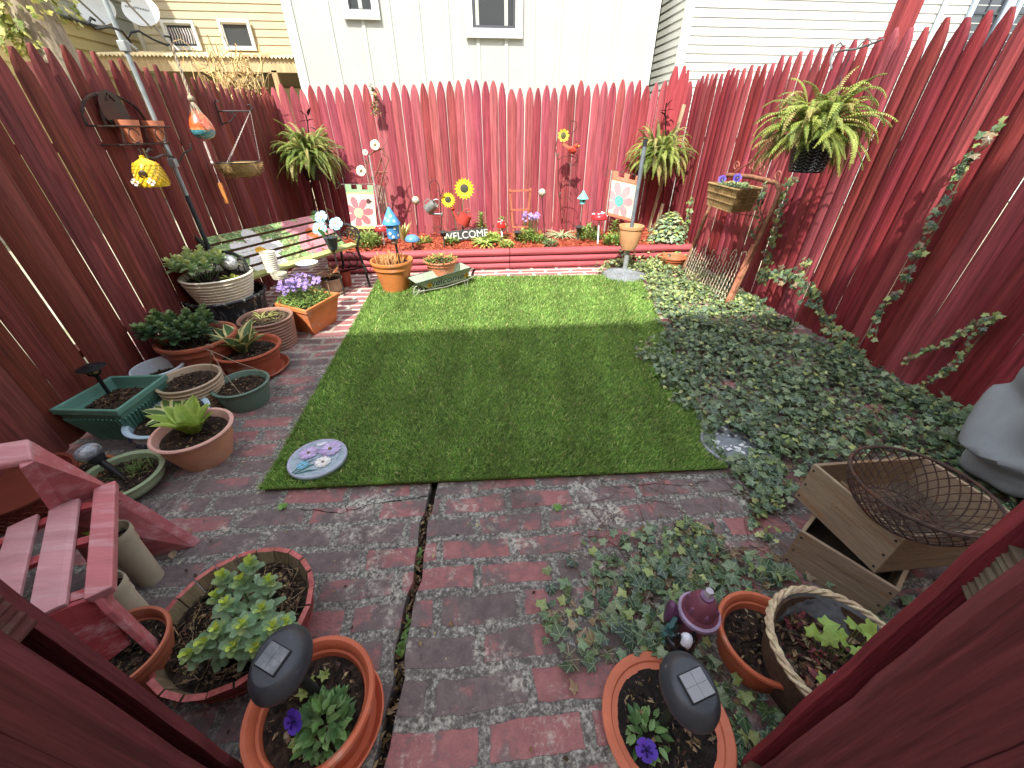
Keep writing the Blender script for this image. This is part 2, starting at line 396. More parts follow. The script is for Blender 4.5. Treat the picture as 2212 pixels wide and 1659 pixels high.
# ---------------- artificial turf ----------------
RUG=[P(570,1062),P(1560,1017),P(1378,597),P(822,603)]
def build_turf():
    t=thing('artificial_turf','large rectangle of bright green artificial grass laid over the brick patio','turf rug',((RUG[0]+RUG[1])/2)[:2]+(0,)); lo=t.location
    m=MB((92,112,54)); nx=30
    top=[(p.x-lo.x,p.y-lo.y,.016) for p in RUG]; bot=[(a,b,.0075) for a,b,_ in top]
    m.add(bot+top,[(4,5,6,7),(0,1,5,4),(1,2,6,5),(2,3,7,6),(3,0,4,7)])
    m.build('backing',surf('turf_backing',rough=.95,var=.3,scale=60,bump=.5),t)
    n=190000; u=rng.random(n);v=rng.random(n)**1.25
    A,B,C,D=[np.array(p[:2]) for p in RUG]
    edge=rng.random(n)<.04; u=np.where(edge,np.round(u),u); e2=rng.random(n)<.02; v=np.where(e2,0,v)
    p=(A*(1-u)[:,None]+B*u[:,None])*(1-v)[:,None]+(D*(1-u)[:,None]+C*u[:,None])*v[:,None]-np.array([lo.x,lo.y])
    hh=rng.uniform(.014,.032,n); ang=rng.uniform(0,2*np.pi,n); wd=rng.uniform(.0016,.003,n)*(1+.7*v); lean=rng.uniform(.15,1.0,n)*hh; la=rng.normal(-1.2,1.1,n)
    V=np.zeros((n,3,3),np.float32); dx=np.cos(ang)*wd; dy=np.sin(ang)*wd
    V[:,0,0]=p[:,0]-dx;V[:,0,1]=p[:,1]-dy;V[:,1,0]=p[:,0]+dx;V[:,1,1]=p[:,1]+dy;V[:,:2,2]=.015
    V[:,2,0]=p[:,0]+np.cos(la)*lean;V[:,2,1]=p[:,1]+np.sin(la)*lean;V[:,2,2]=.015+hh
    me=bpy.data.meshes.new('grass_pile'); me.vertices.add(n*3); me.vertices.foreach_set('co',V.ravel())
    me.loops.add(n*3); me.loops.foreach_set('vertex_index',np.arange(n*3,dtype=np.int32)); me.polygons.add(n); me.polygons.foreach_set('loop_start',np.arange(n,dtype=np.int32)*3)
    base=np.array([lin((128,166,80)),lin((162,194,102)),lin((88,122,58)),lin((208,200,140))]); idx=rng.choice(4,n,p=[.45,.27,.23,.05])
    cc=base[idx]*rng.uniform(.6,1.45,n)[:,None]*(1.1+.1*np.sin(u*34)+.06*np.sin(u*81+1))[:,None]; cols=np.ones((n*3,4),np.float32); cols[:,:3]=np.repeat(cc,3,axis=0)
    me.update(); me.validate(); a=me.color_attributes.new('Col','FLOAT_COLOR','CORNER'); a.data.foreach_set('color',cols.ravel())
    me.materials.append(surf('turf_blade',rough=.5,var=.22,scale=2.2,bump=0,sub=.28))
    o=bpy.data.objects.new('grass_pile',me); COL.objects.link(o); o.parent=t; o['kind']='stuff'
    lf=MB()
    for i in range(70):
        q=RUG[0].lerp(RUG[1],random.random()); r=RUG[3].lerp(RUG[2],random.random()); c=q.lerp(r,random.random()**1.5); L=random.uniform(.008,.02)
        M=Matrix.Translation((c.x,c.y,.044))@Euler((random.uniform(-.4,.4),random.uniform(-.4,.4),random.uniform(0,6.3))).to_matrix().to_4x4()
        lf.add([(-L/2,0,0),(0,-L*.2,.003),(L/2,0,0),(0,L*.2,.003)],[(0,1,2,3)],jit(random.choice([(190,176,130),(150,150,80),(120,90,60)]),14),M=M)
    tag(lf.build('leaf_scraps',leafm),'scattered dry leaf scraps lying on the artificial turf','leaf litter',kind='stuff')
build_turf()
# ---------------- fences ----------------
def pickets(mb,a,dirv,nrm,L,hf,pw=.103,col=(150,58,62),d=.014,wob=.006,gapc=.25,thick=.018,gm=1.0,skip=None):
    a=Vector(a);dirv=Vector(dirv);nrm=Vector(nrm); s=0
    while s<L:
        w_=pw*random.uniform(.9,1.1); gap=-.002 if random.random()>gapc else random.uniform(.0015,.005)*gm
        h=hf(s+w_/2)+random.uniform(-.02,.02); z0=random.uniform(.01,.03); w2=(w_-gap)/2; off=random.uniform(-wob,wob); tilt=random.uniform(-.004,.004)
        c=a+dirv*(s+w_/2); cl=jit(col,14); tl=random.uniform(.15,.2); tipj=random.uniform(-.1,.1)
        vs=[];fs=[]
        prof=[(-1,0),(-.6,.75),(0,1),(.6,.75),(1,0),(0,-1.2)]
        for z,k in ((z0,1),(h-tl,1),(h-tl*.62,.9),(h-tl*.3,.66),(h-tl*.07,.34),(h,.2)):
            for q,e in prof:
                x=q*w2*k+tipj*w2*(1-k)+tilt*z; y=(e*d if e>0 else e*thick)*(.6+.4*k)+off
                vs.append(c+dirv*x+nrm*y+Vector((0,0,z)))
        for i in range(5):
            for j in range(6):
                j2=(j+1)%6; fs.append((i*6+j,i*6+j2,(i+1)*6+j2,(i+1)*6+j))
        fs.append(tuple(30+j for j in range(6)))
        mb.add(vs,fs,cl); s+=w_
        if skip: s=skip(s)
def rails(mb,a,b,zs,col=(120,60,56)):
    for z in zs: mb.beam((a[0],a[1],z),(b[0],b[1],z),.09,.04,col)
def build_fences():
    # left, in shade
    f=thing('picket_fence','dark red stockade fence in shade along the left side of the yard','fence',(XL,2,0)); lo=f.location
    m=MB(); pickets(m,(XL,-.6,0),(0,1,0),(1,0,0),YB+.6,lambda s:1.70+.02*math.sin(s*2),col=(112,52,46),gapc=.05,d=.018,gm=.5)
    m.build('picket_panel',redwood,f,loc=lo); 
    for ch in f.children: ch.location=(0,0,0)
    m=MB(); rails(m,(XL-.075,-.6),(XL-.075,YB),(.35,1.28)); o=m.build('rail',redwoodx,f,loc=lo); o.location=(0,0,0)
    for y in (.4,2.8,5.2):
        m=MB((110,60,56)); m.box((XL-.1,y,.85),(.09,.09,1.6)); o=m.build('post',redwood,f,loc=lo); o.location=(0,0,0)
    # back
    tips=[(561,195),(600,185),(615,176),(622,190),(650,191),(700,191),(750,183),(800,187),(900,183),(960,176),(1035,174),(1062,173),(1072,176),(1080,163),(1088,186),(1098,190),(1235,189),(1244,184),(1251,164),(1258,184),(1268,185),(1325,177),(1385,176),(1398,186),(1430,176),(1452,175)]
    tx=[PY(x,y,YB).x for x,y in tips]; tz=[PY(x,y,YB).z for x,y in tips]
    f=thing('picket_fence','sunlit red stockade fence across the back of the yard behind the flower bed','fence',(0,YB,0)); lo=f.location
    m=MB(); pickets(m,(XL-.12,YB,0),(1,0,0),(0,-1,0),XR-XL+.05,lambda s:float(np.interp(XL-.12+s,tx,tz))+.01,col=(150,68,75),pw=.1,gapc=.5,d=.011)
    o=m.build('picket_panel',redwood,f,loc=lo); o.location=(0,0,0)
    m=MB(); rails(m,(XL-.1,YB+.04),(XR,YB+.04),(.3,)); o=m.build('rail',redwoodx,f,loc=lo); o.location=(0,0,0)
    for x in (-.9,.95):
        m=MB((110,60,56)); m.box((x,YB+.11,.85),(.09,.09,1.6)); o=m.build('post',redwood,f,loc=lo); o.location=(0,0,0)
    # right
    f=thing('picket_fence','red stockade fence with rounded pickets running along the ivy on the right','fence',(XR,2,0)); lo=f.location
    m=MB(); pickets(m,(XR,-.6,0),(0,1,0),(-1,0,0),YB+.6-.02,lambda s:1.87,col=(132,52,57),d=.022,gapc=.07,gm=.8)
    o=m.build('picket_panel',redwood,f,loc=lo); o.location=(0,0,0)
    m=MB(); rails(m,(XR+.08,-.6),(XR+.08,YB),(.35,1.28)); o=m.build('rail',redwoodx,f,loc=lo); o.location=(0,0,0)
    q=PX(1945,60,XR+.12); ys=[.4,q.y,4.9]
    for k,y in enumerate(ys):
        m=MB((150,62,64)); hh=2.08 if k==1 else 1.8
        m.box((XR+.115,y,hh/2),(.1,.1,hh)); 
        if k==1: m.box((XR+.115,y,hh+.025),(.1,.1,.05),taper=1)
        o=m.build('post',redwood,f,loc=lo,bevel=.006); o.location=(0,0,0)
    # tall corner boards
    f=thing('corner_boards','three taller pointed red boards covering the right rear fence corner','fence boards',(XR-.1,YB-.05,0)); lo=f.location
    for px,py,wd in ((1461,143,.13),(1479,142,.1),(1487,151,.07)):
        q=PY(px,py,YB-.05); m=MB((160,62,68)); z=q.z; w2=wd/2
        m.poly([(-w2,.02),(w2,.02),(w2,z-.25),(w2*.7,z-.1),(w2*.2,z),(-w2*.2,z),(-w2*.7,z-.1),(-w2,z-.25)],.02,M=Matrix.Translation((q.x-lo.x,(-.003*wd*10),0)))
        m.build('board',redwood,f)
build_fences()
def board(mb,c,e,w_,th,z0,z1,col,jag=.006,n=22):
    """upright plank with ragged edges: c=corner (x,y), e=unit direction along the panel"""
    e=Vector((*e,0)); nn=Vector((-e.y,e.x,0)); vs=[];fs=[]
    for i in range(n+1):
        z=z0+(z1-z0)*i/n; j0=random.uniform(-jag,jag)*.5; j1=random.uniform(-jag,jag)*.5
        for s,t in ((j0,0),(w_+j1,0),(w_+j1,th),(j0,th)): vs.append(Vector((c[0],c[1],z))+e*s+nn*t)
    for i in range(n):
        for j in range(4):
            j2=(j+1)%4; fs.append((i*4+j,i*4+j2,i*4+4+j2,i*4+4+j))
    fs+=[(3,2,1,0),tuple(n*4+k for k in range(4))]
    mb.add(vs,fs,col)
def gate_side(label,root,specs,railz,rot):
    f=thing('fence_panel',label,'fence panel',root)
    for kind,c,e,w_,th,z0,z1,col in specs:
        m=MB(); board(m,(c[0]-root[0],c[1]-root[1]),e,w_,th,z0,z1,col)
        m.build('picket' if kind!='rail' else 'rail',redwood if kind!='rail' else surf('raw_rail',rough=.9,var=.35,scale=20,bump=.4,bscale=40,dirt=(110,104,84),dscale=18),f)
c1=(112,54,58)
e=(-1,0)
gate_side('dark red fence panel at the lower left edge of the gateway','',[],0,0) if False else None
sp=[('a',(-.622,.335),e,.16,.018,.02,1.8,c1),('rail',(-.607,.315),e,1.2,.036,.80,.90,(96,56,52)),('rail',(-.607,.315),e,1.2,.036,.05,.13,(96,56,52))]
x=-.572
for wd in (.128,.13,.14,.13,.13):
    sp.append(('b',(x,.274),e,wd,.02,.02,1.8,c1)); x-=wd+.006
x=-.622-.165
for wd in (.14,.13,.14): sp.append(('a',(x,.335),e,wd,.018,.02,1.8,c1)); x-=wd+.004
gate_side('dark red fence panel standing close at the lower left of the view','',[],0,0) if False else gate_side('dark red board fence panel filling the lower left corner beside the terracotta pot',(-.8,.3,0),sp,0,0)
e=(.83,-.558); nn=Vector((.558,.83,0)); B0=Vector((.56,.173,0)); A0=B0+nn*.056
sp=[('a',(A0.x,A0.y),e,.13,.02,.02,1.8,(124,44,52)),('rail',(B0.x+nn.x*.02+e[0]*.012,B0.y+nn.y*.02+e[1]*.012),e,.8,.036,.86,.95,(104,88,72)),('rail',(B0.x+nn.x*.02,B0.y+nn.y*.02),e,.8,.036,.03,.1,(92,70,56))]
for i in range(5):
    sp.append(('b',(B0.x+e[0]*.137*i,B0.y+e[1]*.137*i),e,.132,.02,.02,1.8,c1))
    if i: sp.append(('a',(A0.x+e[0]*.134*i,A0.y+e[1]*.134*i),e,.13,.02,.02,1.8,c1))
gate_side('dark red board fence panel with exposed mossy rail filling the lower right corner',(.7,.1,0),sp,0,0)
# ---------------- houses beyond ----------------
def lap(mb,x0,x1,z0,z1,Y,h,col,ax='x',X=0,lip=.014):
    z=z0
    while z<z1-.001:
        zt=min(z+h,z1)
        if ax=='x': mb.add([(x0,Y-lip,z),(x1,Y-lip,z),(x1,Y,zt),(x0,Y,zt),(x0,Y,z),(x1,Y,z)],[(0,1,2,3),(4,5,1,0)],jit(col,2))
        else: mb.add([(X-lip,x0,z),(X-lip,x1,z),(X,x1,zt),(X,x0,zt),(X,x0,z),(X,x1,z)],[(3,2,1,0),(0,1,5,4)],jit(col,2))
        z+=h
glassd=glassm('window_glass',(60,64,66),.04,.0)
def window(root,x0,x1,z0,z1,Y,fr=.09,fc=(236,236,226),sash=(70,72,78),mull=True,sill=True,curtain=False):
    w=MB(fc)
    w.box(((x0+x1)/2,Y-.02,z1+fr/2),(x1-x0+2*fr,.05,fr)); w.box(((x0+x1)/2,Y-.02,z0-fr/2),(x1-x0+2*fr,.05,fr))
    w.box((x0-fr/2,Y-.02,(z0+z1)/2),(fr,.05,z1-z0)); w.box((x1+fr/2,Y-.02,(z0+z1)/2),(fr,.05,z1-z0))
    wo=w.build('window',siding,root,bevel=.004)
    s=MB(sash); t=.045 if x1-x0>.58 else .022
    s.box(((x0+x1)/2,Y+.005,z0+t/2),(x1-x0,.04,t)); s.box(((x0+x1)/2,Y+.005,z1-t/2),(x1-x0,.04,t)); s.box((x0+t/2,Y+.005,(z0+z1)/2),(t,.04,z1-z0-2*t)); s.box((x1-t/2,Y+.005,(z0+z1)/2),(t,.04,z1-z0-2*t))
    if mull: s.box(((x0+x1)/2,Y+.008,(z0+z1)/2),(.02,.02,z1-z0-2*t)); s.box(((x0+x1)/2,Y+.008,(z0+z1)/2),(x1-x0-2*t,.03,.03))
    s.build('sash',siding,wo)
    g=MB((60,62,64)); g.box(((x0+x1)/2,Y+.022,(z0+z1)/2),(x1-x0-.02,.01,z1-z0-.02)); g.build('pane',glassd,wo)
    if curtain:
        g=MB((200,196,190)); 
        for k in range(9):
            xx=x0+.06+(x1-x0-.12)*k/8; g.tube([(xx,Y+.012,z1-.06),(xx+.015,Y+.006,(z0+z1)/2),(xx-.01,Y+.012,z0+.06)],.012,5,jit((190,186,182),14))
        g.build('curtain',cloth,wo)
def roofbox(root,x0,x1,y0,y1,z,col=(120,116,110)):
    r=MB(col); r.add([(x0-.2,y0-.3,z),(x1+.2,y0-.3,z),(x1+.2,y1+.3,z),(x0-.2,y1+.3,z),(x0-.2,(y0+y1)/2,z+2),(x1+.2,(y0+y1)/2,z+2)],[(0,1,5,4),(2,3,4,5),(0,4,3),(1,2,5),(3,2,1,0)])
    r.build('roof',stonem,root)
def centre_house():
    r=thing('house','white board and batten house directly behind the back fence','house',(0,0,0)); Y=9.5; x0,x1=-3.06,3.66
    m=MB((160,163,155)); m.box(((x0+x1)/2,Y+3,3.6),(x1-x0,6,7.4))
    k=PY(612,150,Y).x
    for xz in (245,440,600,770,940,1115,1285,1445,1600,1760,1935):
        vx=612+xz*.3743; 
        for_y=0 if xz not in(440,) else 0
        x=PY(vx,0,Y).x
        m.box((x,Y-.008,3.6),(.065,.02,7.4),(167,171,162))
    m.build('wall',siding,r,bevel=.003)
    for x in (x0+.06,x1-.06):
        c=MB((190,193,185)); c.box((x,Y-.012,3.6),(.16,.03,7.4)); c.build('corner_trim',siding,r)
    a=PY(745,40,Y);b=PY(820,40,Y); window(r,a.x+.11,b.x-.1,PY(780,40,Y).z+.10,4.4,Y-.03,fr=.12,mull=False)
    a=PY(1008,80,Y);b=PY(1127,80,Y); window(r,a.x+.12,b.x-.12,PY(1060,77,Y).z+.09,4.7,Y-.03,fr=.13,mull=False)
    roofbox(r,x0,x1,Y,Y+6,7.3)
centre_house()
def yellow_house():
    Y=11.0; r=thing('house','yellow clapboard house with a corrugated porch roof beyond the left fence','house',(-5,Y,0))
    def loc(m): m.M=Matrix.Translation((5,-Y,0)); return m
    xl=PY(300,75,Y).x; xr=-2.0
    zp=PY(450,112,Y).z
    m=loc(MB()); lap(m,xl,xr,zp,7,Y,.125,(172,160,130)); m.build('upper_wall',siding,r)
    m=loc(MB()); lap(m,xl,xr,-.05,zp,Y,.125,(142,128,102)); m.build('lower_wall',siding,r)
    m=loc(MB((190,186,170))); m.box(((xl+xr)/2,Y+2.6,3.4),(xr-xl,5,7.0)); m.build('body',siding,r)
    m=loc(MB((170,166,146))); m.box((xl+.03,Y-.02,3.5),(.07,.05,7)); m.build('corner_trim',siding,r)
    r2=r
    class _R: pass
    # windows
    root=r
    for (a,b,t,bt,cur) in ((372,430,48,110,True),(492,548,46,110,False)):
        A=PY(a,90,Y);B=PY(b,90,Y); z0=PY(a,bt,Y).z+.05; z1=PY(a,t,Y).z-.03
        before=set(root.children)
        window(root,A.x,B.x,z0,z1,Y-.06,fr=.05,fc=(200,200,192),sash=(190,190,184),mull=False,curtain=cur)
        for ch in set(root.children)-before: ch.location=(5,-Y,0)
    m=loc(MB((206,178,128))); ye=9.7; ze=PY(420,119,ye).z; xa=PY(205,118,ye).x
    n=130
    for i in range(n):
        t=i/n; x=xa+(xr-xa)*t; x2=xa+(xr-xa)*(i+1)/n; 
        zz=.018*(1 if i%2 else -1); z2=.018*(-1 if i%2 else 1)
        m.add([(x,ye,ze+zz),(x2,ye,ze+z2),(x2,Y-.02,zp-.02+z2),(x,Y-.02,zp-.02+zz),(x,ye,ze+zz-.02),(x2,ye,ze+z2-.02)],[(0,1,2,3),(4,5,1,0)],(208,150,110) if .52<t<.66 and random.random()<.6 else (226,206,160))
    m.build('porch_roof',surf('corrugated_sheet',rough=.6,var=.25,scale=3,bump=.2,dirt=(196,120,80),dscale=2,dlo=.6,dhi=.7),r)
    m=loc(MB((176,152,112))); m.box(((xa+xr)/2,ye+.08,ze-.13),(xr-xa,.06,.2)); m.build('porch_beam',wood,r)
    for px in (215,470,590):
        x=PY(px,140,ye+.1).x; m=loc(MB((170,140,98))); m.box((x,ye+.1,ze/2-.1),(.1,.1,ze-.2)); m.build('porch_post',wood,r)
    for a,b in (((430,128),(500,175)),((560,132),(540,165)),((510,128),(500,170))):
        A=PY(*a,ye+.12);B=PY(*b,ye+.12); m=loc(MB((196,162,112))); m.beam(A,B,.07,.05); m.build('brace',wood,r)
    m=loc(MB((120,116,110))); A=PY(505,140,Y);
    before=set(r.children); window(r,A.x,A.x+.5,PY(505,168,Y).z,PY(505,138,Y).z,Y-.03,fr=.06,sash=(205,205,196),mull=False)
    for ch in set(r.children)-before: ch.location=(5,-Y,0)
    A=PY(600,165,Y); m=loc(MB((200,190,160))); m.box((A.x+.3,Y-.03,1.05),(.8,.05,2.2)); m.build('door',siding,r,bevel=.01)
    m=loc(MB((96,104,100))); m.box((PY(568,150,Y).x,Y-.06,PY(568,150,Y).z),(.2,.08,.2)); m.build('vent_cover',metal,r,bevel=.01)
    before=set(r.children); roofbox(r,xl,xr,Y,Y+5,6.9)
    for ch in set(r.children)-before: ch.location=(5,-Y,0)
yellow_house()
def grey_house():
    r=thing('house','pale grey house seen obliquely at the far left with a yellow lower wall','house',(-8.2,8,0))
    M=Matrix.Translation((8.2,-8,0)); X=-7.7
    m=MB(); m.M=M; m.box((X-2.5,13,3.5),(5,18,7.2),(176,176,160)); 
    z=3.2
    while z<7: m.add([(X+.02,4,z),(X+.02,22,z),(X+.004,22,z+.3),(X+.004,4,z+.3),(X,4,z),(X,22,z)],[(0,1,2,3),(4,5,1,0)],(186,186,168)); z+=.3
    m.build('wall',siding,r)
    m=MB(); m.M=M; z=-.05
    while z<3.2: m.add([(X+.03,4,z),(X+.03,22,z),(X+.004,22,z+.2),(X+.004,4,z+.2),(X,4,z),(X,22,z)],[(0,1,2,3),(4,5,1,0)],(206,184,120)); z+=.2
    m.build('lower_wall',siding,r)
    m=MB((90,92,88)); m.M=M; m.tube([(X+.06,4.2,3.3),(X+.06,11.8,3.2)],.03,6); m.build('cable_pipe',metal,r)
    m=MB((150,148,138)); m.M=M; m.box((X-2.2,8,7.25),(6,8.6,.2)); m.build('roof',stonem,r)
grey_house()
def white_house():
    Y=9.0; X=3.98; r=thing('house','white clapboard house behind the right hand fence','house',(7,Y,0)); M=Matrix.Translation((-7,-Y,0))
    m=MB(); m.M=M; lap(m,X,14,-.05,7.2,Y,.125,(178,179,172)); lap(m,Y,Y+6,-.05,7.2,Y,.125,(178,179,170),ax='y',X=X); m.build('wall',siding,r)
    m=MB((200,200,190)); m.M=M; m.box(((X+14)/2+.01,Y+3.02,3.5),(10,5.98,7.1)); m.build('body',siding,r)
    m=MB((192,193,186)); m.M=M; m.box((X+.04,Y-.02,3.5),(.16,.06,7.2)); m.build('corner_trim',siding,r)
    for px in (2080,2175):
        A=PY(px,60,Y); 
        before=set(r.children); window(r,A.x,A.x+.6,A.z-.5,A.z+.9,Y-.03,fr=.09,fc=(150,165,180),sash=(60,66,72))
        for ch in set(r.children)-before: ch.location=(-7,-Y,0)
    A=PY(2035,10,Y); m=MB((170,182,190)); m.M=M; m.tube([(A.x,Y-.06,0),(A.x,Y-.06,7)],.045,8); m.build('downspout',siding,r,smooth=True)
    before=set(r.children); roofbox(r,X,14,Y,Y+6,7.15)
    for ch in set(r.children)-before: ch.location=(-7,-Y,0)
white_house()
def rear_house():
    Y=-3.2; z=SZ*(2.87-Y); r=thing('house','tall house behind the viewer whose shadow covers the near half of the yard','house',(0,Y-2,0)); M=Matrix.Translation((0,-(Y-2),0))
    m=MB((176,150,132)); m.M=M; m.box((-1,Y-3,z/2),(22,6,z)); m.build('wall',surf('brick_wall',rough=.9,var=.3,scale=30,bump=.4),r)
    for x in (-4,-1.5,1.5,4):
        before=set(r.children); 
        w=MB((230,230,222)); w.box((x,2.02,1.7),(1.0,.06,1.5)); wo=w.build('window',siding,r,bevel=.01)
        g=MB((60,62,64)); g.box((x,2.05,1.7),(.85,.04,1.35)); g.build('pane',glassd,wo)
rear_house()
# tree trunk with vine beyond the left fence
def vine_tree():
    c=PY(112,100,4.6); r=thing('tree','bare tree trunk wrapped in yellow green vine beyond the left fence','tree',(c.x,c.y,0))
    m=MB((146,134,112)); m.tube([(0,0,-.1),(.03,0,1.2),(-.02,0,2.2),(-.14,.05,3.2),(-.2,0,4.6)],[.2,.17,.14,.12,.08],12); m.build('trunk',surf('bark',rough=.95,var=.4,scale=14,bump=1,bscale=30,stretch=(3,3,.6)),r,smooth=True)
    m=MB((140,128,104))
    for k in range(14):
        z=random.uniform(1.8,3.4); a=random.uniform(0,6.28); L=random.uniform(.15,.5)
        m.tube([(0,0,z),(math.cos(a)*L*.5,math.sin(a)*L*.3,z+.12),(math.cos(a)*L,math.sin(a)*L*.5,z+random.uniform(-.3,.3))],[.010,.006,.003],5)
    m.build('limb',stonem,r)
    m=MB()
    for k in range(1500):
        z=random.uniform(1.9,3.6); a=random.uniform(0,6.28); R=random.uniform(.1,.42)*(1 if z>2.1 else .6); 
        ivyleaf(m,(math.cos(a)*R-.14-(.12 if z>2.4 else 0),math.sin(a)*R,z),(math.cos(a)+random.uniform(-.8,.8),math.sin(a)+random.uniform(-.8,.8),.6),random.uniform(0,6),random.uniform(.03,.06),jit(random.choice([(168,170,80),(120,130,60),(196,190,110)])))
    m.build('crown',leafm,r)
vine_tree()
# ---------------- raised flower bed ----------------
YF=4.5; ZB=.225
def bed():
    r=thing('raised_bed','long low raised bed of red half-round timbers filled with orange mulch','flower bed',(0.4,YF,0))
    xj=PY(1101,560,YF).x
    for i in range(3):
        for (x0,x1) in ((-1.62,xj-.004),(xj+.004,2.6)):
            m=MB((164,76,82)); z=.04+.075*i+.001; n=10; pts=[(YF+.06,z-.037)]+[(YF+.02-.045*math.cos(a),z+.037*math.sin(a)) for a in [(-.5+k/6)*math.pi for k in range(7)]]+[(YF+.06,z+.037)]
            vs=[(x-.4,y-YF,zz) for x in (x0,x1) for y,zz in pts]; k=len(pts)
            fs=[(j,j+1,k+j+1,k+j) for j in range(k-1)]+[(k-1,0,k,2*k-1),tuple(range(k-1,-1,-1)),tuple(range(k,2*k))]
            m.add(vs,fs,jit((164,76,82),5)); m.build('timber',redwoodx,r)
    m=MB((150,66,42)); nx,ny=60,14; vs=[];fs=[]
    for j in range(ny+1):
        for i in range(nx+1): vs.append((-1.7+4.35*i/nx-.4, .06+.86*j/ny, ZB-.03+.03*math.sin(i*1.3)*math.cos(j*1.7)+random.uniform(-.008,.012)+ .03*math.sin(j/ny*3)))
    for j in range(ny):
        for i in range(nx): a=j*(nx+1)+i; fs.append((a,a+1,a+nx+2,a+nx+1))
    m.add(vs,fs)
    o=m.build('mulch',surf('mulch',rough=.9,var=.5,scale=50,bump=1,bscale=80,dirt=(96,40,26),dscale=40),r)
    m=MB()
    for _ in range(5200):
        x=random.uniform(-1.6,2.5);y=random.uniform(.05,.9);L=random.uniform(.015,.05)
        M=Matrix.Translation((x-.4,y,ZB+random.uniform(-.01,.025)))@Euler((random.uniform(-.6,.6),random.uniform(-.6,.6),random.uniform(0,6.3))).to_matrix().to_4x4()
        m.box((0,0,0),(L,L*.25,.004),jit(random.choice([(176,76,46),(150,60,38),(190,98,60),(116,48,34)]),12),R=None) if False else m.add([(-L/2,-L*.12,0),(L/2,-L*.09,0),(L/2,L*.1,.003),(-L/2,L*.12,.002)],[(0,1,2,3)],jit(random.choice([(176,76,46),(150,60,38),(190,98,60),(116,48,34)]),12),M=M)
    o=m.build('mulch_chips',stonem,r); o['kind']='stuff'
bed()
# ================= POTS =================
def potfit(l,r,yr,yb,taper=.7,hmin=.05,hmax=.6,zb=0):
    """centre, radius and height of a round pot from its rim sides and its lowest visible point"""
    best=None
    for k in range(56):
        h=hmin+(hmax-hmin)*k/55; a=P(l,yr,zb+h);b=P(r,yr,zb+h); R=(a-b).length/2
        c=(a+b)/2; low=max(proj((c.x+R*taper*math.cos(t),c.y+R*taper*math.sin(t),zb))[1] for t in [i*.3 for i in range(21)])
        e_=abs(low-yb)
        if best is None or e_<best[0]: best=(e_,c,R,h)
    return best[1],best[2],best[3]
TC=(178,106,80)
def profile(R,h,taper,style):
    t=.006+.02*R; rb=R*taper
    if style=='rim':   # rolled rim and band
        return [(.001,0),(rb,0),(R*.90,h*.74),(R*.96,h*.75),(R*.965,h*.86),(R*1.03,h*.9),(R*1.05,h*.95),(R*1.03,h),(R*.96,h*.995),(R*.9,h*.93),(R*.88,h*.8),(R*.84,h*.78),(rb*.9,.03),(.001,.03)]
    if style=='plain':
        return [(.001,0),(rb,0),(rb+(R-rb)*.6,h*.5),(R*.96,h*.9),(R*1.03,h*.92),(R*1.05,h*.97),(R*1.02,h),(R*.95,h*.99),(R*.91,h*.9),(rb*.9,.03),(.001,.03)]
    if style=='ribs':
        p=[(.001,0),(rb,0)]; n=9 if h<.235 else 6
        for i in range(n*3):
            q=i/(n*3); k=math.sin(2*math.pi*q*n); p.append((rb+(R-rb)*q**.8+.006*k,h*(.03+.87*q)))
        return p+[(R*1.02,h*.93),(R*1.04,h*.97),(R*1.0,h),(R*.94,h*.98),(R*.9,h*.88),(rb*.9,.03),(.001,.03)]
    if style=='bowl':
        return [(.001,0),(rb,0),(R*.95,h*.35),(R*1.0,h*.6),(R*.97,h*.85),(R*1.08,h*.93),(R*1.08,h*.98),(R*1.02,h),(R*.93,h*.95),(R*.9,h*.6),(rb*.9,.03),(.001,.03)]
def pot(label,l,r,yr,yb,taper=.7,style='rim',col=TC,mat=None,soil=.82,name='plant_pot',cat='plant pot',zb=0,soilcol=(58,44,34),hmax=.6,saucer=False,bits=True,h=None,rimcol=None,group=None):
    if h is None: c,R,hh=potfit(l,r,yr,yb,taper,zb=zb,hmax=hmax)
    else:
        a=P(l,yr,zb+h);b=P(r,yr,zb+h); c,R,hh=(a+b)/2,(a-b).length/2,h
    R/=1.05
    t=thing(name,label,cat,(c.x,c.y,zb),random.uniform(0,6),group); mat=mat or terra
    pr=profile(R,hh,taper,style); m=MB(col); z0=.012 if saucer else .0
    pr=[(a,b+z0) for a,b in pr]; hh+=z0
    cs=[(rimcol if (rimcol and pr[i][1]>hh*.86) else col) for i in range(len(pr)-1)]
    m.lathe(pr,40,col=cs); m.build('pot_body',mat,t,smooth=True)
    if saucer:
        s=MB(col); rb=R*taper; s.lathe([(.001,0),(rb*1.15,0),(rb*1.35,.03),(rb*1.31,.032),(rb*1.14,.008),(.001,.008)],32); s.build('saucer',mat,t,smooth=True)
    if soil:
        m=MB(soilcol); zs=hh*soil; ins=sorted([(b,a) for a,b in pr[-5:-1]]); Rs=float(np.interp(zs,[q[0] for q in ins],[q[1] for q in ins]))*.97
        vs=[(0,0,zs)];fs=[]
        for k in range(1,6):
            for j in range(40):
                a=j*math.pi/20; vs.append((Rs*k/5*math.cos(a),Rs*k/5*math.sin(a),zs+(random.uniform(-.006,.008) if k<5 else -.004)))
        for j in range(40):
            fs.append((0,1+j,1+(j+1)%40))
            for k in range(4): a=1+k*40; fs.append((a+j,a+40+j,a+40+(j+1)%40,a+(j+1)%40))
        m.add(vs,fs)
        if bits: chips(m,(0,0),Rs*.9,int(90+2500*Rs*Rs*3),zs+.003,[(74,56,42),(40,30,24),(118,94,66),(150,128,96),(56,42,32)],size=(.006,.026))
        m.build('soil',soilm,t)
    t['R']=R;t['h']=hh; 
    return t,c,R,hh,zb+hh*(soil or 1)
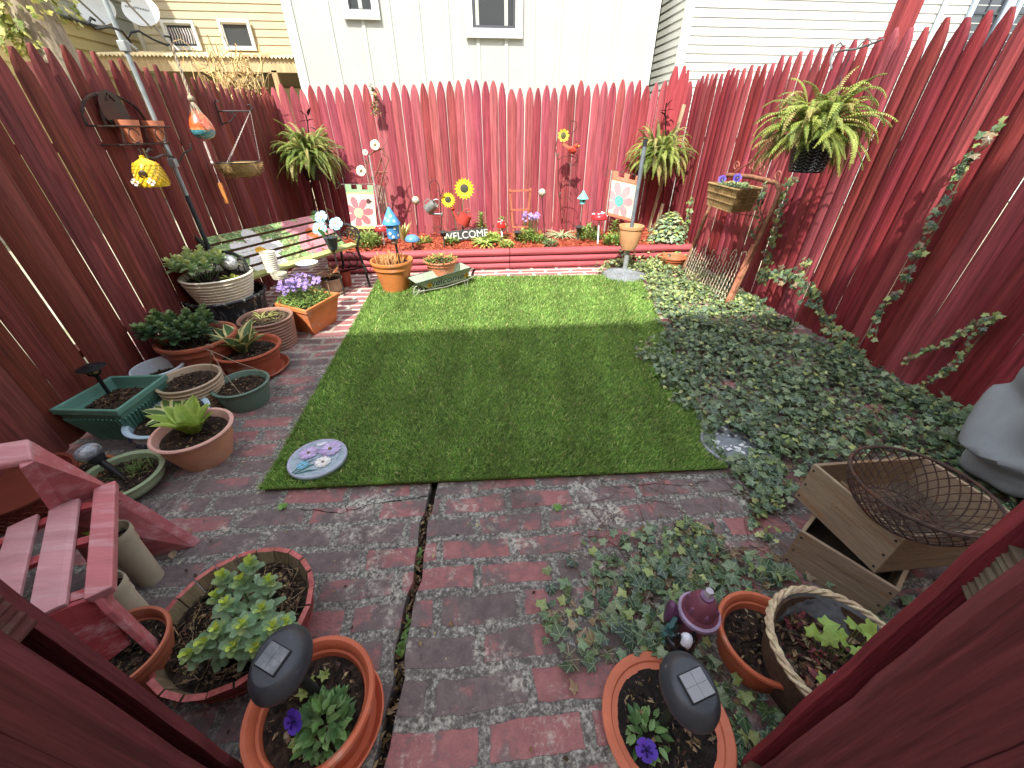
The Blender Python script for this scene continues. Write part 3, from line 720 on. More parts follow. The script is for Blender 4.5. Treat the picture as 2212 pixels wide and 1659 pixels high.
def plantthing(name,label,cat,c,z): return thing(name,label,cat,(c.x,c.y,z))
# --- ribbed white pot standing in a black glazed pot
t0,c,R,hh,zs=pot('wide black glazed pot with another pot standing inside it beside the bench',405,565,630,722,.74,'plain',(46,50,54),surf('black_glaze',rough=.22,var=.3,scale=8,bump=.05,dirt=(150,156,150),dscale=9,dlo=.54,dhi=.64,stretch=(4,4,.6)),soil=.8,bits=False,h=.33)
zin=.27
BC=c.copy()
t1,c,R,hh,zs=pot('cream pot with fine horizontal ribs holding pale sedum, set inside the black pot',397,537,590,0,.7,'ribs',(222,214,192),ceramic,soil=.86,zb=zin,h=.225)
def glossy(): pass
def sedum(label,c,R,z,s,n,cols,group=None,spread=.8,hz=.0):
    t=thing('sedum_plant',label,'succulent',(c.x,c.y,z))
    m=MB()
    for i in range(n):
        r=R*spread*math.sqrt((i+.5)/n); a=i*2.399+.5; x,y=r*math.cos(a),r*math.sin(a)
        lean=(x/R*.5,y/R*.5,1); b=(x*.6,y*.6,-.01); tip=(x,y,hz+random.uniform(0,.3)*s)
        stem(m,b,tip,.005,(110,140,90)); sedumhead(m,tip,s*random.uniform(.8,1.1),cols,lean)
    m.build('leaves',leafm,t,smooth=True); return t
SG=[(96,128,92),(132,160,104),(176,190,108)]
sedum('pale green fleshy sedum spilling over the left side of the cream ribbed pot',c+Vector((-R*.42,-.02,0)),R*.8,zs,.1,17,[(170,196,140),(196,214,150),(210,224,146)],hz=.05)
g=thing('glass_globe','crackled clear glass globe light standing in the cream ribbed pot','globe light',(c.x+R*.35,c.y+R*.3,zs))
m=MB((200,204,204)); m.ball((0,0,.085),.055,(196,200,202),16); m.build('globe',surf('crackled_glass',rough=.12,var=.5,scale=40,bump=1,bscale=70,spec=1,dirt=(90,96,98),dscale=30),g,smooth=True)
m=MB((40,40,40)); m.lathe([(.001,0),(.03,.01),(.035,.045),(.03,.05)],14); m.build('collar',plastic,g,smooth=True)
m=MB();
for k in range(14): blade(m,(c.x+R*.5+random.uniform(-.03,.03),c.y-R*.25+random.uniform(-.03,.03),zs),(random.uniform(-1,1),random.uniform(-1,1),.8),.05,.03,jit((150,160,60)))
tag(m.build('seedling_leaves',leafm,loc=(c.x+R*.5,c.y-R*.25,zs)),'yellow green seedling leaves at the front of the cream ribbed pot','seedling')
# --- sedum in terracotta
t,c,R,hh,zs=pot('large terracotta pot full of dark green sedum against the left fence',347,500,724,830,.74,'rim',(168,92,68),soil=.88)
sedum('dense dark green sedum mound filling the large terracotta pot',c+Vector((-R*.3,-R*.05,0)),R*.95,zs,.11,19,[(78,108,72),(98,130,80),(126,154,96)],hz=.03)
# --- wire + ribbed brown pot
t,c,R,hh,zs=pot('mauve brown pot with thick horizontal ribs and bare soil beside the hosta',517,627,683,765,.86,'ribs',(152,116,100),plastic,soil=.93,soilcol=(96,80,60))
m=MB()
for k in range(16):
    a=random.uniform(0,6.3); blade(m,(random.uniform(-.04,.04),random.uniform(-.03,.03),0),(math.cos(a),math.sin(a),random.uniform(.2,.9)),.09,.012,jit((150,150,84)),droop=.4)
for k in range(70):
    a=random.uniform(0,6.3);r=random.uniform(0,R*.8); m.tube([(r*math.cos(a),r*math.sin(a),.005),(r*math.cos(a+.5)*1.05,r*math.sin(a+.5)*1.05,.015)],.0018,3,jit((120,100,72)))
m.M=Matrix.Identity(4); o=m.build('dried_grass',leafm,loc=(0,0,0)); o.location=(c.x,c.y,zs); tag(o,'sparse dry grass blades on top of the mauve ribbed pot','grass tuft')
# --- hosta
def hosta(label,c,z,L,n,col,edge,wd=.42,up=1.1,name='hosta_plant'):
    t=thing(name,label,'hosta',(c.x,c.y,z)); m=MB()
    for i in range(n):
        a=i*2.399; q=random.uniform(.55,1.35)*up; r=.03
        blade(m,(r*math.cos(a),r*math.sin(a),0),(math.cos(a),math.sin(a),q),L*random.uniform(.75,1.1),L*wd*random.uniform(.8,1.1),jit(col,10),droop=.35,seg=6,fold=.22,edge=edge and jit(edge,8))
    m.build('leaves',leafm,t,smooth=True); return t
t,c,R,hh,zs=pot('terracotta pot with smooth rolled rim and saucer holding the large variegated hosta',468,601,752,828,.8,'rim',(168,84,58),soil=.8,saucer=True)
hosta('large variegated hosta with cream edged green leaves in the terracotta pot with a saucer',c+Vector((-.03,0,0)),zs,.19,13,(84,112,64),(214,206,140),wd=.52,up=2.6)
# --- green hanging pot on ground with three wires
t,c,R,hh,zs=pot('small sage green hanging pot standing on the bricks with its wires up',463,575,826,893,.78,'plain',(94,120,106),plastic,soil=.82)
m=MB((150,140,120))
for k in range(3):
    a=k*2.09+1; m.tube([(R*math.cos(a),R*math.sin(a),hh*.97),(R*.5*math.cos(a)-.05,R*.5*math.sin(a),hh+.1),(-.09,.02,hh+.2)],.0018,4)
m.tube([(-.09+.02*math.cos(q),.02,hh+.22+.02*math.sin(q)) for q in [i*.5 for i in range(11)]],.002,4)
t.rotation_euler=(0,0,0); m.build('hanger_wire',metal,t)
# --- white/blue pots
t,c,R,hh,zs=pot('white enamel pot with a little soil behind the tan ribbed pot',291,389,790,850,.75,'plain',(196,206,214),ceramic,soil=.6,bits=True,h=.18)
t,c,R,hh,zs=pot('tan plastic pot with stepped ribs and bare soil next to the green planter box',345,468,815,905,.8,'ribs',(176,156,130),plastic,soil=.84)
t,c,R,hh,zs=pot('white and blue patterned porcelain pot with a small variegated hosta',287,436,896,965,.7,'bowl',(206,210,214),ceramic,soil=.72,rimcol=(170,196,210),h=.125)
hosta('small cream edged hosta in the white and blue porcelain pot',c+Vector((.02,.02,0)),zs,.11,12,(92,122,62),(206,204,140),wd=.55,up=1.4)
for k in range(9):
    m=MB(); a=math.pi*1.2+k*.25
    for j in range(4): m.ball((c.x+R*1.0*math.cos(a)+.008*math.cos(j*2),c.y+R*1.0*math.sin(a)+.008*math.sin(j*2),.07+.012*math.sin(j*2)+.01*math.sin(k*2)),.006,(70,80,110),6)
    m.build('painted_sprig',ceramic,t,loc=(c.x,c.y,0)).location=(0,0,0)
t.rotation_euler=(0,0,0)
t,c,R,hh,zs=pot('rounded blush terracotta pot with a lime green hosta in front of the porcelain pot',337,491,925,1020,.66,'plain',(198,144,112),soil=.82,rimcol=(208,160,146))
hosta('lime green hosta with narrow pointed leaves in the blush terracotta pot',c+Vector((-.01,.02,0)),zs,.15,11,(138,166,62),(158,184,84),wd=.5,up=3.2)
# --- sage bowl with globe light
tb,c,R,hh,zs=pot('sage green round bowl with weeds and a globe light leaning from it',178,334,1025,1098,.7,'bowl',(146,164,128),ceramic,soil=.72,hmax=.34)
m=MB()
for k in range(160):
    a=random.uniform(0,6.3);r=random.uniform(0,R*.7); blade(m,(r*math.cos(a)*.7+.03,r*math.sin(a)*.7+.05,0),(random.uniform(-1,1),random.uniform(-1,1),1.2),random.uniform(.02,.05),.004,jit((110,130,70)),seg=2)
o=m.build('weeds',leafm); o.location=(c.x,c.y,zs); tag(o,'feathery green weeds growing in the sage green bowl','weeds')
a=P(228,1028,.16); b0=Vector((c.x+.02,c.y,zs)); q=P(193,985,.30)
g=thing('globe_light','crackled glass globe solar light leaning out of the sage green bowl','solar light',b0)
top=PX(190,978,b0.x-.075)-b0; top=P(190,978,zs+.13)-b0
m=MB((34,34,36)); m.tube([(0,0,-.03),top*.72],.014,12); m.tube([top*.66,top*.80],[.022,.034],16); m.build('stake',plastic,g,smooth=True)
m=MB((170,174,178)); Rm=frame(top).to_4x4()@Matrix.Rotation(math.pi/2,4,'Y'); m.ball(top,.048,(150,156,164),18,sc=(1,1,.75),M=Rm); m.build('globe',MATS['crackled_glass'],g,smooth=True)
pot('plain old terracotta pot half hidden behind the sage green bowl',150,238,1012,1060,.8,'rim',(164,96,62),soil=.9,hmax=.2)
# --- green rectangular planter with lantern
def boxplanter(label,corners,h,taper,col,mat,soil,ribs=False,rim=.02,name='planter_box',zb=0):
    """corners: four ground-plane rim corners (world xy)"""
    cs=[Vector((q[0],q[1],0)) for q in corners]; ce=sum(cs,Vector())/4; t=thing(name,label,'planter',(ce.x,ce.y,zb))
    L=[q-ce for q in cs]; m=MB(col)
    def ring(k,z): return [Vector((q.x*k,q.y*k,z)) for q in L]
    rr=[ring(taper,0),ring(.94,h*.86),ring(1.0,h*.86),ring(1.0,h),ring(.9,h),ring(.86,h*.8),ring(taper*.85,.03)]
    vs=[p for r_ in rr for p in r_]; fs=[(3,2,1,0)]
    for i in range(6):
        for j in range(4): fs.append((i*4+j,i*4+(j+1)%4,i*4+4+(j+1)%4,i*4+4+j))
    fs.append((24,25,26,27)); m.add(vs,fs); m.build('box_body',mat,t,bevel=.005)
    if ribs:
        m=MB(col)
        for j in range(4):
            A0,B0_=rr[0][j],rr[0][(j+1)%4];A1,B1=rr[1][j],rr[1][(j+1)%4]; n=int((A1-B1).length/.022); 
            for i in range(n):
                u=(i+.7)/(n+.4); p=A0.lerp(B0_,u)*1.0; q=A1.lerp(B1,u); p=p+Vector((0,0,.02)); q=q-Vector((0,0,.03)); m.tube([p.lerp(q,.02),q],.0055,5)
        m.build('ribs',mat,t,smooth=True)
    z=h*soil; k=taper+(.94-taper)*soil-.06; m=MB((66,50,38)); n=14; vs=[];fs=[]
    for j in range(n+1):
        for i in range(n+1):
            u,v=i/n,j/n; q=(L[0]*(1-u)+L[1]*u)*(1-v)+(L[3]*(1-u)+L[2]*u)*v; b=math.sin(math.pi*u)*math.sin(math.pi*v); vs.append((q.x*k,q.y*k,z-.02+.035*b+random.uniform(-.005,.006)))
    for j in range(n):
        for i in range(n): a_=j*(n+1)+i; fs.append((a_,a_+1,a_+n+2,a_+n+1))
    m.add(vs,fs); 
    for _ in range(500):
        u,v=random.uniform(.08,.92),random.uniform(.08,.92); q=(L[0]*(1-u)+L[1]*u)*(1-v)+(L[3]*(1-u)+L[2]*u)*v; b=math.sin(math.pi*u)*math.sin(math.pi*v); Lc=random.uniform(.008,.035)
        M=Matrix.Translation((q.x*k,q.y*k,z-.016+.037*b))@Euler((random.uniform(-.5,.5),random.uniform(-.5,.5),random.uniform(0,6.3))).to_matrix().to_4x4()
        m.add([(-Lc/2,0,0),(0,-Lc*.15,.003),(Lc/2,0,0),(0,Lc*.15,.003)],[(0,1,2,3)],jit(random.choice([(96,72,54),(128,100,74),(52,40,32)])),M=M)
    m.build('soil',soilm,t); return t,ce
hz=.235
cor=[P(104,885,hz),P(250,888,hz),P(360,808,hz),P(238,812,hz)]
tp,ce=boxplanter('ribbed green rectangular planter box full of brown mulch against the left fence',cor,hz,.66,(92,140,124),plastic,.8,ribs=True)
def lantern(label,base,h,s=1.0,name='solar_lantern',col=(30,30,32),tilt=(0,0,1),group=None,glow=(170,160,120)):
    t=thing(name,label,'solar light',base,0,group); m=MB(col)
    m.tube([(0,0,-.04),(0,0,h*.62)],.009*s,8)
    for z,r in ((h*.62,.02),(h*.66,.028)): m.tube([(0,0,z),(0,0,z+.006)],[r*s,r*s*1.05],12)
    m.build('stake',plastic,t,smooth=True)
    m=MB(glow); m.lathe([(.018*s,h*.66),(.036*s,h*.86),(.036*s,h*.865)],10); m.build('lens',ceramic,t,smooth=True)
    m=MB(col)
    for k in range(6):
        a=k*math.pi/3; m.tube([(.02*s*math.cos(a),.02*s*math.sin(a),h*.66),(.038*s*math.cos(a),.038*s*math.sin(a),h*.87)],.003*s,4)
    m.build('cage',plastic,t)
    m=MB(col); m.lathe([(.001,h*.86),(.058*s,h*.865),(.06*s,h*.885),(.04*s,h*.925),(.026*s,h*.94),(.024*s,h*.98),(.001,h*1.0)],8 if s>1.05 else 16); m.build('cap',plastic,t); 
    return t
b=P(232,845,hz*.86)
lantern('black hexagonal solar lantern staked in the green planter box',b,.165,1.0,col=(28,30,32))
# --- orange square planter with phlox
hz=.235
cor=[P(592,655,hz),P(660,672,hz),P(733,632,hz),P(655,622,hz)]
tp,ce=boxplanter('orange terracotta square planter overflowing with lavender phlox by the bench',cor,hz,.7,(206,116,62),terra,.85)
def phlox(label,c,z,R,n,nf,col=(176,150,220),hl=.1,sy=1):
    t=thing('phlox_plant',label,'flowers',(c[0],c[1],z)); m=MB()
    for k in range(n):
        a=random.uniform(0,6.3);r=R*math.sqrt(random.random()); p=(r*math.cos(a),r*math.sin(a)*sy,random.uniform(-.01,hl*.7)*(1-r/R*.5)); q=random.uniform(0,6.3)
        blade(m,p,(math.cos(q),math.sin(q),random.uniform(-.1,1)),random.uniform(.02,.04),.011,jit(random.choice([(120,150,70),(150,172,84),(92,120,60)])),seg=2)
    m.build('leaves',leafm,t)
    m=MB()
    for k in range(nf):
        a=random.uniform(0,6.3);r=R*.85*math.sqrt(random.random()); p=(r*math.cos(a)-R*.05,r*math.sin(a)*sy+R*.1,hl+random.uniform(-.02,.06)); d=(random.uniform(-.6,.6),random.uniform(-.9,.2),.8)
        flower5(m,p,d,.016,jit(col,10),wid=.75,cc=(150,120,190)); m.tube([p,(p[0]*.8,p[1]*.8,0)],.001,3,(110,140,80))
    m.build('blossoms',petalm,t); return t
phlox('mound of lavender phlox blossoms in the orange square planter',(ce.x-.03,ce.y+.03),hz*.86,.2,1300,110,hl=.12)
# --- pots behind the planter
pot('tan pot with saucer and dead stalks behind the orange square planter',690,738,602,640,.78,'plain',(176,150,124),plastic,soil=.9,saucer=True,hmax=.3)
q=P(712,600,.2); m=MB()
for k in range(40): 
    a=random.uniform(0,6.3); m.tube([(0,0,0),(math.cos(a)*.05,math.sin(a)*.05,.05),(math.cos(a)*.1,math.sin(a)*.1,random.uniform(.02,.12))],.0015,3,jit(random.choice([(170,140,90),(130,140,80),(190,90,60)])))
o=m.build('dead_stalks',straw); o.location=q; tag(o,'tangle of dead stalks in the tan pot behind the orange planter','dried plant')
pot('small narrow red pot between the tan pot and the bench leg',728,756,585,620,.8,'plain',(160,66,54),ceramic,soil=.9,hmax=.3,bits=False)
# --- orange tall pot at rug corner
t,c,R,hh,zs=pot('tall bright orange terracotta pot of dry straw stalks at the corner of the turf',800,891,560,636,.62,'rim',(206,122,62),soil=.88,hmax=.5)
m=MB()
for k in range(140):
    a=random.uniform(0,6.3);r=R*.7*math.sqrt(random.random()); x,y=r*math.cos(a)-R*.1,r*math.sin(a); m.tube([(x,y,-.01),(x*1.1+random.uniform(-.02,.02),y*1.1,random.uniform(.04,.1))],.003,4,jit(random.choice([(214,150,84),(190,116,64),(222,180,120)])))
o=m.build('straw_stalks',straw); o.location=(c.x,c.y,zs); tag(o,'clump of cut dry straw stalks in the tall orange pot','dried plant')
OT=(c,R,hh,zs)
# --- wheelbarrow planter
def barrow():
    A=P(900,640,0.0); B=P(1004,617,0.0); d=(B-A); L=d.length; ang=math.atan2(d.y,d.x)
    t=thing('wheelbarrow_planter','pale green metal wheelbarrow planter lettered welcome with painted sunflowers','planter',((A.x+B.x)/2,(A.y+B.y)/2+.04,0),ang)
    m=MB((158,172,150)); l=L*.5*1.02; wb=.07; z0=.06;z1=.17; 
    top=[(-l-.03,-wb-.04,z1-.02),(l+.02,-wb-.04,z1+.03),(l+.02,wb+.04,z1+.03),(-l-.03,wb+.04,z1-.02)]; bot=[(-l*.55,-wb,z0-.01),(l*.92,-wb,z0+.02),(l*.92,wb,z0+.02),(-l*.55,wb,z0-.01)]
    it=[(x*.97,y*.93,z) for x,y,z in top]; ib=[(x*.95,y*.9,z+.01) for x,y,z in bot]
    vs=bot+top+it+ib; fs=[(3,2,1,0),(12,13,14,15)]
    for i in range(3):
        for j in range(4): fs.append((i*4+j,i*4+(j+1)%4,i*4+4+(j+1)%4,i*4+4+j))
    m.add(vs,fs); m.build('tray',surf('painted_tin',rough=.55,var=.15,scale=8,bump=.1,dirt=(150,104,70),dscale=10,dlo=.58,dhi=.66),t)
    m=MB((80,90,84)); m.tube([top[0],top[1],top[2],top[3]],.005,6,closed=True); m.build('tray_rim',metal,t)
    m=MB((170,174,160)); cx=-l-.0; cy=-wb-.005; 
    m.tube([(cx+.055*math.cos(a),cy,.06+.055*math.sin(a)) for a in [i*math.pi/12 for i in range(24)]],.005,6,closed=True)
    for k in range(8): a=k*math.pi/4; m.tube([(cx,cy,.06),(cx+.055*math.cos(a),cy,.06+.055*math.sin(a))],.0025,4)
    m.ball((cx,cy,.06),.01,n=8); m.build('wheel',metal,t)
    m=MB((150,150,136)); 
    for y in (-wb-.02,wb+.02): m.tube([(-l,y,.06),(0,y,.05),(l*.9,y,.075),(l+.16,y*.9,.12)],.005,6); m.tube([(l*.8,y,.07),(l*.86,y,0)],.005,5); m.tube([(l*.95,y,.08),(l*.9,y,0)],.005,5)
    m.build('frame',metal,t)
    # lettering on the outer long side
    n=Vector((0,-1,-.42)).normalized(); xax=Vector((1,0,.06)).normalized(); yax=n.cross(xax)*1; yax=Vector((0,-.39,.92)); zax=xax.cross(yax)
    M=Matrix.Translation((.02,-wb-.026,.118))@Matrix(((xax.x,yax.x,zax.x,0),(xax.y,yax.y,zax.y,0),(xax.z,yax.z,zax.z,0),(0,0,0,1)))
    textmesh('welcome',.11,.001,paint,'lettering',t,M,(58,66,66))
    for sx_ in (-.19,.22):
        f=MB(); c_=M@Vector((sx_,0,.002)); nn_=M.to_3x3()@Vector((0,0,1))
        flower5(f,c_,nn_,.032,(214,160,40),n=11,cc=(90,56,30),wid=1.0); flower5(f,c_+nn_*.002,nn_,.022,(226,186,60),n=9,cc=(90,56,30),wid=1.0); f.ball(c_,.011,(80,50,28),n=8); f.build('painted_sunflower',petalm,t)
    return t
wb=barrow()
t,c,R,hh,zs=pot('terracotta pot of low green sprigs sitting inside the wheelbarrow planter',915,988,560,0,.66,'rim',(196,120,84),soil=.9,zb=.075,h=.18)
def lowplant(name,label,cat,c,z,R,n,cols,L=.03,W=.014,hh=.05,up=.7,flowers=0,fc=(230,120,60)):
    if name in('ground_plant','small_shrub','tall_sprigs'): hh*=1.5; L*=1.25; W*=1.3; n=int(n*1.3)
    t=thing(name,label,cat,(c[0],c[1],z)); m=MB()
    for k in range(n):
        a=random.uniform(0,6.3);r=R*math.sqrt(random.random()); p=(r*math.cos(a),r*math.sin(a),random.uniform(0,hh)*(1-.5*r/R)); q=a+random.uniform(-1.2,1.2)
        blade(m,p,(math.cos(q),math.sin(q),random.uniform(0,2*up)),L*random.uniform(.6,1.2),W,jit(random.choice(cols)),seg=2)
    m.build('leaves',leafm,t)
    if flowers:
        m=MB()
        for k in range(flowers):
            a=random.uniform(0,6.3);r=R*.9*random.random(); flower5(m,(r*math.cos(a),r*math.sin(a),hh+.02),(0,-.5,1),.014,fc)
        m.build('blossoms',petalm,t)
    return t
GR=[(120,150,64),(146,172,76),(92,122,54)]
lowplant('sprouting_plant','low green and reddish sprigs in the pot inside the wheelbarrow','small plant',(c.x,c.y),zs,R*1.0,260,GR+[(190,110,70)],L=.035,hh=.05)
# --- front left : wooden half barrel
def barrel():
    c,R,h=potfit(348,668,1322,1515,.8,hmax=.35); R*=.98
    t=thing('half_barrel','red stained wooden half barrel planter with a broken stave and bare inside','planter',(c.x,c.y,0))
    n=22
    for k in range(n):
        a0=2*math.pi*k/n+.012;a1=2*math.pi*(k+1)/n-.012; am=(a0+a1)/2
        if abs((am-math.radians(222)+math.pi)%(2*math.pi)-math.pi)<.12: top=h*.8;
        else: top=h
        m=MB(); ro,ri=R,R*.93; rbo,rbi=R*.8,R*.74; dz=random.uniform(-.004,.004); oc=jit((150,72,66),8); ic=jit((124,110,82),10); tc_=jit((176,92,88),8)
        vs=[(rbo*math.cos(a0),rbo*math.sin(a0),0),(rbo*math.cos(a1),rbo*math.sin(a1),0),(ro*math.cos(a1),ro*math.sin(a1),top+dz),(ro*math.cos(a0),ro*math.sin(a0),top+dz),(rbi*math.cos(a0),rbi*math.sin(a0),0),(rbi*math.cos(a1),rbi*math.sin(a1),0),(ri*math.cos(a1),ri*math.sin(a1),top+dz),(ri*math.cos(a0),ri*math.sin(a0),top+dz)]
        m.add(vs,[(0,1,2,3),(7,6,5,4),(3,2,6,7),(0,3,7,4),(1,5,6,2)],[oc,ic,tc_,ic,ic]); m.build('stave',wood,t)
    m=MB((140,70,64))
    for z,k in ((h*.3,.868),(h*.34,.875)): m.tube([(R*k*math.cos(a),R*k*math.sin(a),z) for a in [i*math.pi/20 for i in range(40)]],.004,5,closed=True)
    m.build('hoop',rust,t)
    zs=h*.62; Rs=R*.86; m=MB((62,48,36)); vs=[(0,0,zs+.02)];fs=[]
    for k in range(1,8):
        for j in range(30): a=j*math.pi/15; vs.append((Rs*k/7*math.cos(a),Rs*k/7*math.sin(a),zs+.02*(1-k/7)+random.uniform(-.006,.008)))
    for j in range(30):
        fs.append((0,1+j,1+(j+1)%30))
        for k in range(6): a=1+k*30; fs.append((a+j,a+30+j,a+30+(j+1)%30,a+(j+1)%30))
    m.add(vs,fs); chips(m,(0,0),Rs*.93,1500,zs+.008,[(74,56,42),(40,30,24),(118,94,66),(160,138,96),(56,42,32)],size=(.006,.03))
    for k in range(90):
        a=random.uniform(0,6.3);r=Rs*math.sqrt(random.random())*.9; q=random.uniform(0,6.3);L=random.uniform(.04,.12); x,y=r*math.cos(a),r*math.sin(a)
        m.tube([(x,y,zs+.015),(x+L*.5*math.cos(q),y+L*.5*math.sin(q),zs+.03),(x+L*math.cos(q+.4),y+L*math.sin(q+.4),zs+.018)],.0013,3,jit((140,116,86)))
    m.build('soil',soilm,t)
    return c,R,h,zs
c,R,h,zs=barrel()
t=thing('sedum_plant','tall blue green sedum with lime tips growing in the wooden half barrel','succulent',(c.x,c.y,zs)); m=MB()
for (px,py,hh_) in ((535,1235,.13),(487,1262,.1),(520,1270,.1),(570,1270,.09),(495,1310,.1),(556,1320,.1),(480,1355,.09),(520,1345,.13),(575,1350,.1),(505,1385,.1),(545,1388,.08),(430,1400,.07),(455,1380,.08),(480,1300,.06),(560,1375,.05),(600,1345,.07)):
    hh_+=.03; q=P(px,py,zs+hh_+.03)-Vector((c.x,c.y,zs)); q.z=hh_; b=Vector((q.x*.75,q.y*.75,0)); stem(m,b,q,.005,(120,146,100))
    for j in range(5):
        s_=b.lerp(q,(j+1)/6); a=j*2.4+px; blade(m,s_,(math.cos(a),math.sin(a),.35),.046,.028,jit((140,170,130),10),fold=.2,seg=4,tip=.5)
    sedumhead(m,q,.066,[(146,178,136),(172,198,130),(200,216,90)],(q.x*.8,q.y*.8,.25),n=14)
m.build('leaves',leafm,t,smooth=True)
# --- front terracotta pots
t,c,R,hh,zs=pot('terracotta pot of bare dark soil wedged between the red footstool and the half barrel',165,347,1400,1535,.74,'rim',(190,108,80),soil=.8,hmax=.4)
t,c,R,hh,zs=pot('terracotta pot with one purple petunia at the lower left beside the paving gap',540,806,1520,1700,.78,'rim',(198,100,68),soil=.74,hmax=.32,saucer=True)
PBL=(c,R,zs)
def petunia(label,c,z,n=120,r=.05,fl=((0,0,.08),),L=.035):
    t=thing('petunia_plant',label,'flowers',(c[0],c[1],z)); m=MB()
    for k in range(n):
        a=random.uniform(0,6.3);q=r*math.sqrt(random.random()); p=(q*math.cos(a),q*math.sin(a),random.uniform(0,r*1.2)*(1.1-q/r)); b=a+random.uniform(-1,1)
        blade(m,p,(math.cos(b),math.sin(b),random.uniform(0,1.3)),L*random.uniform(.6,1.1),L*.5,jit(random.choice([(98,136,76),(120,158,92),(84,118,66)])),seg=3,fold=.2)
    m.build('leaves',leafm,t)
    for f in fl:
        m=MB(); flower5(m,f,(-.5,-.8,1),.027,(96,62,200),n=5,cc=(40,20,90),wid=1.02); flower5(m,Vector(f)+Vector((-.002,-.003,.005)),(-.5,-.8,1),.015,(56,30,130),n=5,cc=(30,14,70),wid=.5); m.build('blossom',petalm,t)
    return t
q=P(700,1560,zs+.02); petunia('green petunia plant with one open violet flower in the lower left terracotta pot',(q.x,q.y),zs,fl=((-.055,-.005,.065),),n=170,r=.055)
for i,(px,py) in enumerate(((668,1475),(655,1500),(700,1460),(735,1590),(640,1610))):
    q=P(px,py,zs+.01); m=MB()
    for k in range(6): a=k*2.4; blade(m,(0,0,0),(math.cos(a),math.sin(a),.7),.018,.011,jit((150,160,84)))
    o=m.build('seedling',leafm,t) if False else m.build('seedling',leafm); o.location=q; tag(o,None,'seedling'); o['label']=['tiny pale seedling nearest the stake in the lower left pot','tiny seedling left of the purple petunia in the lower left pot','tiny seedling at the back of the lower left pot','tiny seedling in front of the petunia leaves in the lower left pot','tiny seedling at the front left of the lower left pot'][i]
def mushlight(label,head,base,Rw=.075,face=(0,0,1),pc=(74,78,80),pr_=0):
    """flat oval solar spot light: dome head on a stake; head, base in world"""
    head=Vector(head);base=Vector(base); t=thing('solar_spot_light',label,'solar light',base)
    hl=head-base; m=MB((44,46,48)); m.tube([(0,0,-.04),hl*.5,hl-Vector(face).normalized()*.03],.012,10); m.build('stake',plastic,t,smooth=True)
    Rm=frame(face).to_4x4()@Matrix.Rotation(math.pi/2,4,'Y'); T=Matrix.Translation(hl)@Rm@Matrix.Diagonal((1,.84,1,1))
    m=MB((52,56,62)); m.lathe([(.001,-.02),(Rw*.8,-.022),(Rw*.97,-.012),(Rw,-.002),(Rw*.96,.01),(Rw*.82,.024),(Rw*.68,.0335),(Rw*.64,.034),(.001,.036)],40,M=T); m.build('housing',surf('black_plastic',rough=.38,var=.12,scale=30,bump=.1,bscale=200,spec=.5,dirt=(104,100,96),dscale=60,dlo=.64,dhi=.7),t,smooth=True)
    m=MB((30,32,36)); m.box((0,0,.0365),(.062,.072,.004)); 
    T2=Matrix.Translation(hl)@Rm@Matrix.Rotation(pr_,4,'Z')@Matrix.Diagonal((.78,.8,1,1)); 
    m2=MB(); m2.M=T2; m2.box((0,0,.037),(.068,.078,.004),(30,32,36)); m2.build('panel_frame',plastic,t,bevel=.002)
    m2=MB(); m2.M=T2
    for a in (-1,1):
        for b in (-1,1): m2.box((a*.0155,b*.018,.0396),(.0302,.035,.0014),pc)
    m2.build('solar_panel',surf('solar_cells',rough=.2,var=.12,scale=40,bump=0,spec=.8,dirt=(128,128,128),dscale=20,dlo=.5,dhi=.7),t)
    m2=MB((214,218,214)); m2.M=T2; 
    for a in (-.03,.0,.03): m2.ball((a,-Rw*.45,-.026),.014,n=8,sc=(1,1.2,.6))
    m2.build('lamp_lens',ceramic,t,smooth=True)
zt=.30
hd=P(607,1432,.335); bs=P(686,1492,PBL[2])
mushlight('dark oval solar spot light leaning over the lower left terracotta pot',hd,bs,.08,(-.12,-.10,1),pr_=-.5)
# --- cream pots behind the footstool
pot('tall cream pot with a yellow green plant partly hidden behind the red footstool',205,272,1150,1270,.72,'rim',(176,168,142),plastic,soil=.85,hmax=.4)
pot('second cream pot lower and closer to the red footstool legs',185,258,1265,1390,.75,'rim',(186,178,154),plastic,soil=.85,hmax=.3)
q=P(232,1140,.2); m=MB()
for k in range(26): a=k*2.4; blade(m,(random.uniform(-.03,.03),random.uniform(-.03,.03),0),(math.cos(a),math.sin(a),1),.05,.028,jit((150,168,70)))
o=m.build('seedling_leaves',leafm); o.location=q; tag(o,'yellow green leaves showing at the rim of the tall cream pot','seedling')
# --- basket weave planter under the chair arm
c,R,h=potfit(-60,128,1045,1150,.8,hmax=.4)
t=thing('woven_planter','glossy dark red basket weave planter beneath the chair arm','planter',(c.x,c.y,0)); m=MB((112,50,38))
m.lathe([(.001,0),(R*.82,0),(R*.9,h*.4),(R*.98,h*.92),(R*1.04,h*.93),(R*1.04,h),(R*.95,h),(R*.9,h*.8),(R*.7,.1),(.001,.1)],36); m.build('pot_body',plastic,t,smooth=True)
m=MB((120,54,42))
for k in range(30):
    for s_ in (-1,1):
        m.tube([((R*(.83+.13*q)+.004)*math.cos(k*math.pi/15+s_*q*.55),(R*(.83+.13*q)+.004)*math.sin(k*math.pi/15+s_*q*.55),h*(.04+.86*q)) for q in (0,.25,.5,.75,1)],.0045,4)
m.build('weave',plastic,t,smooth=True)
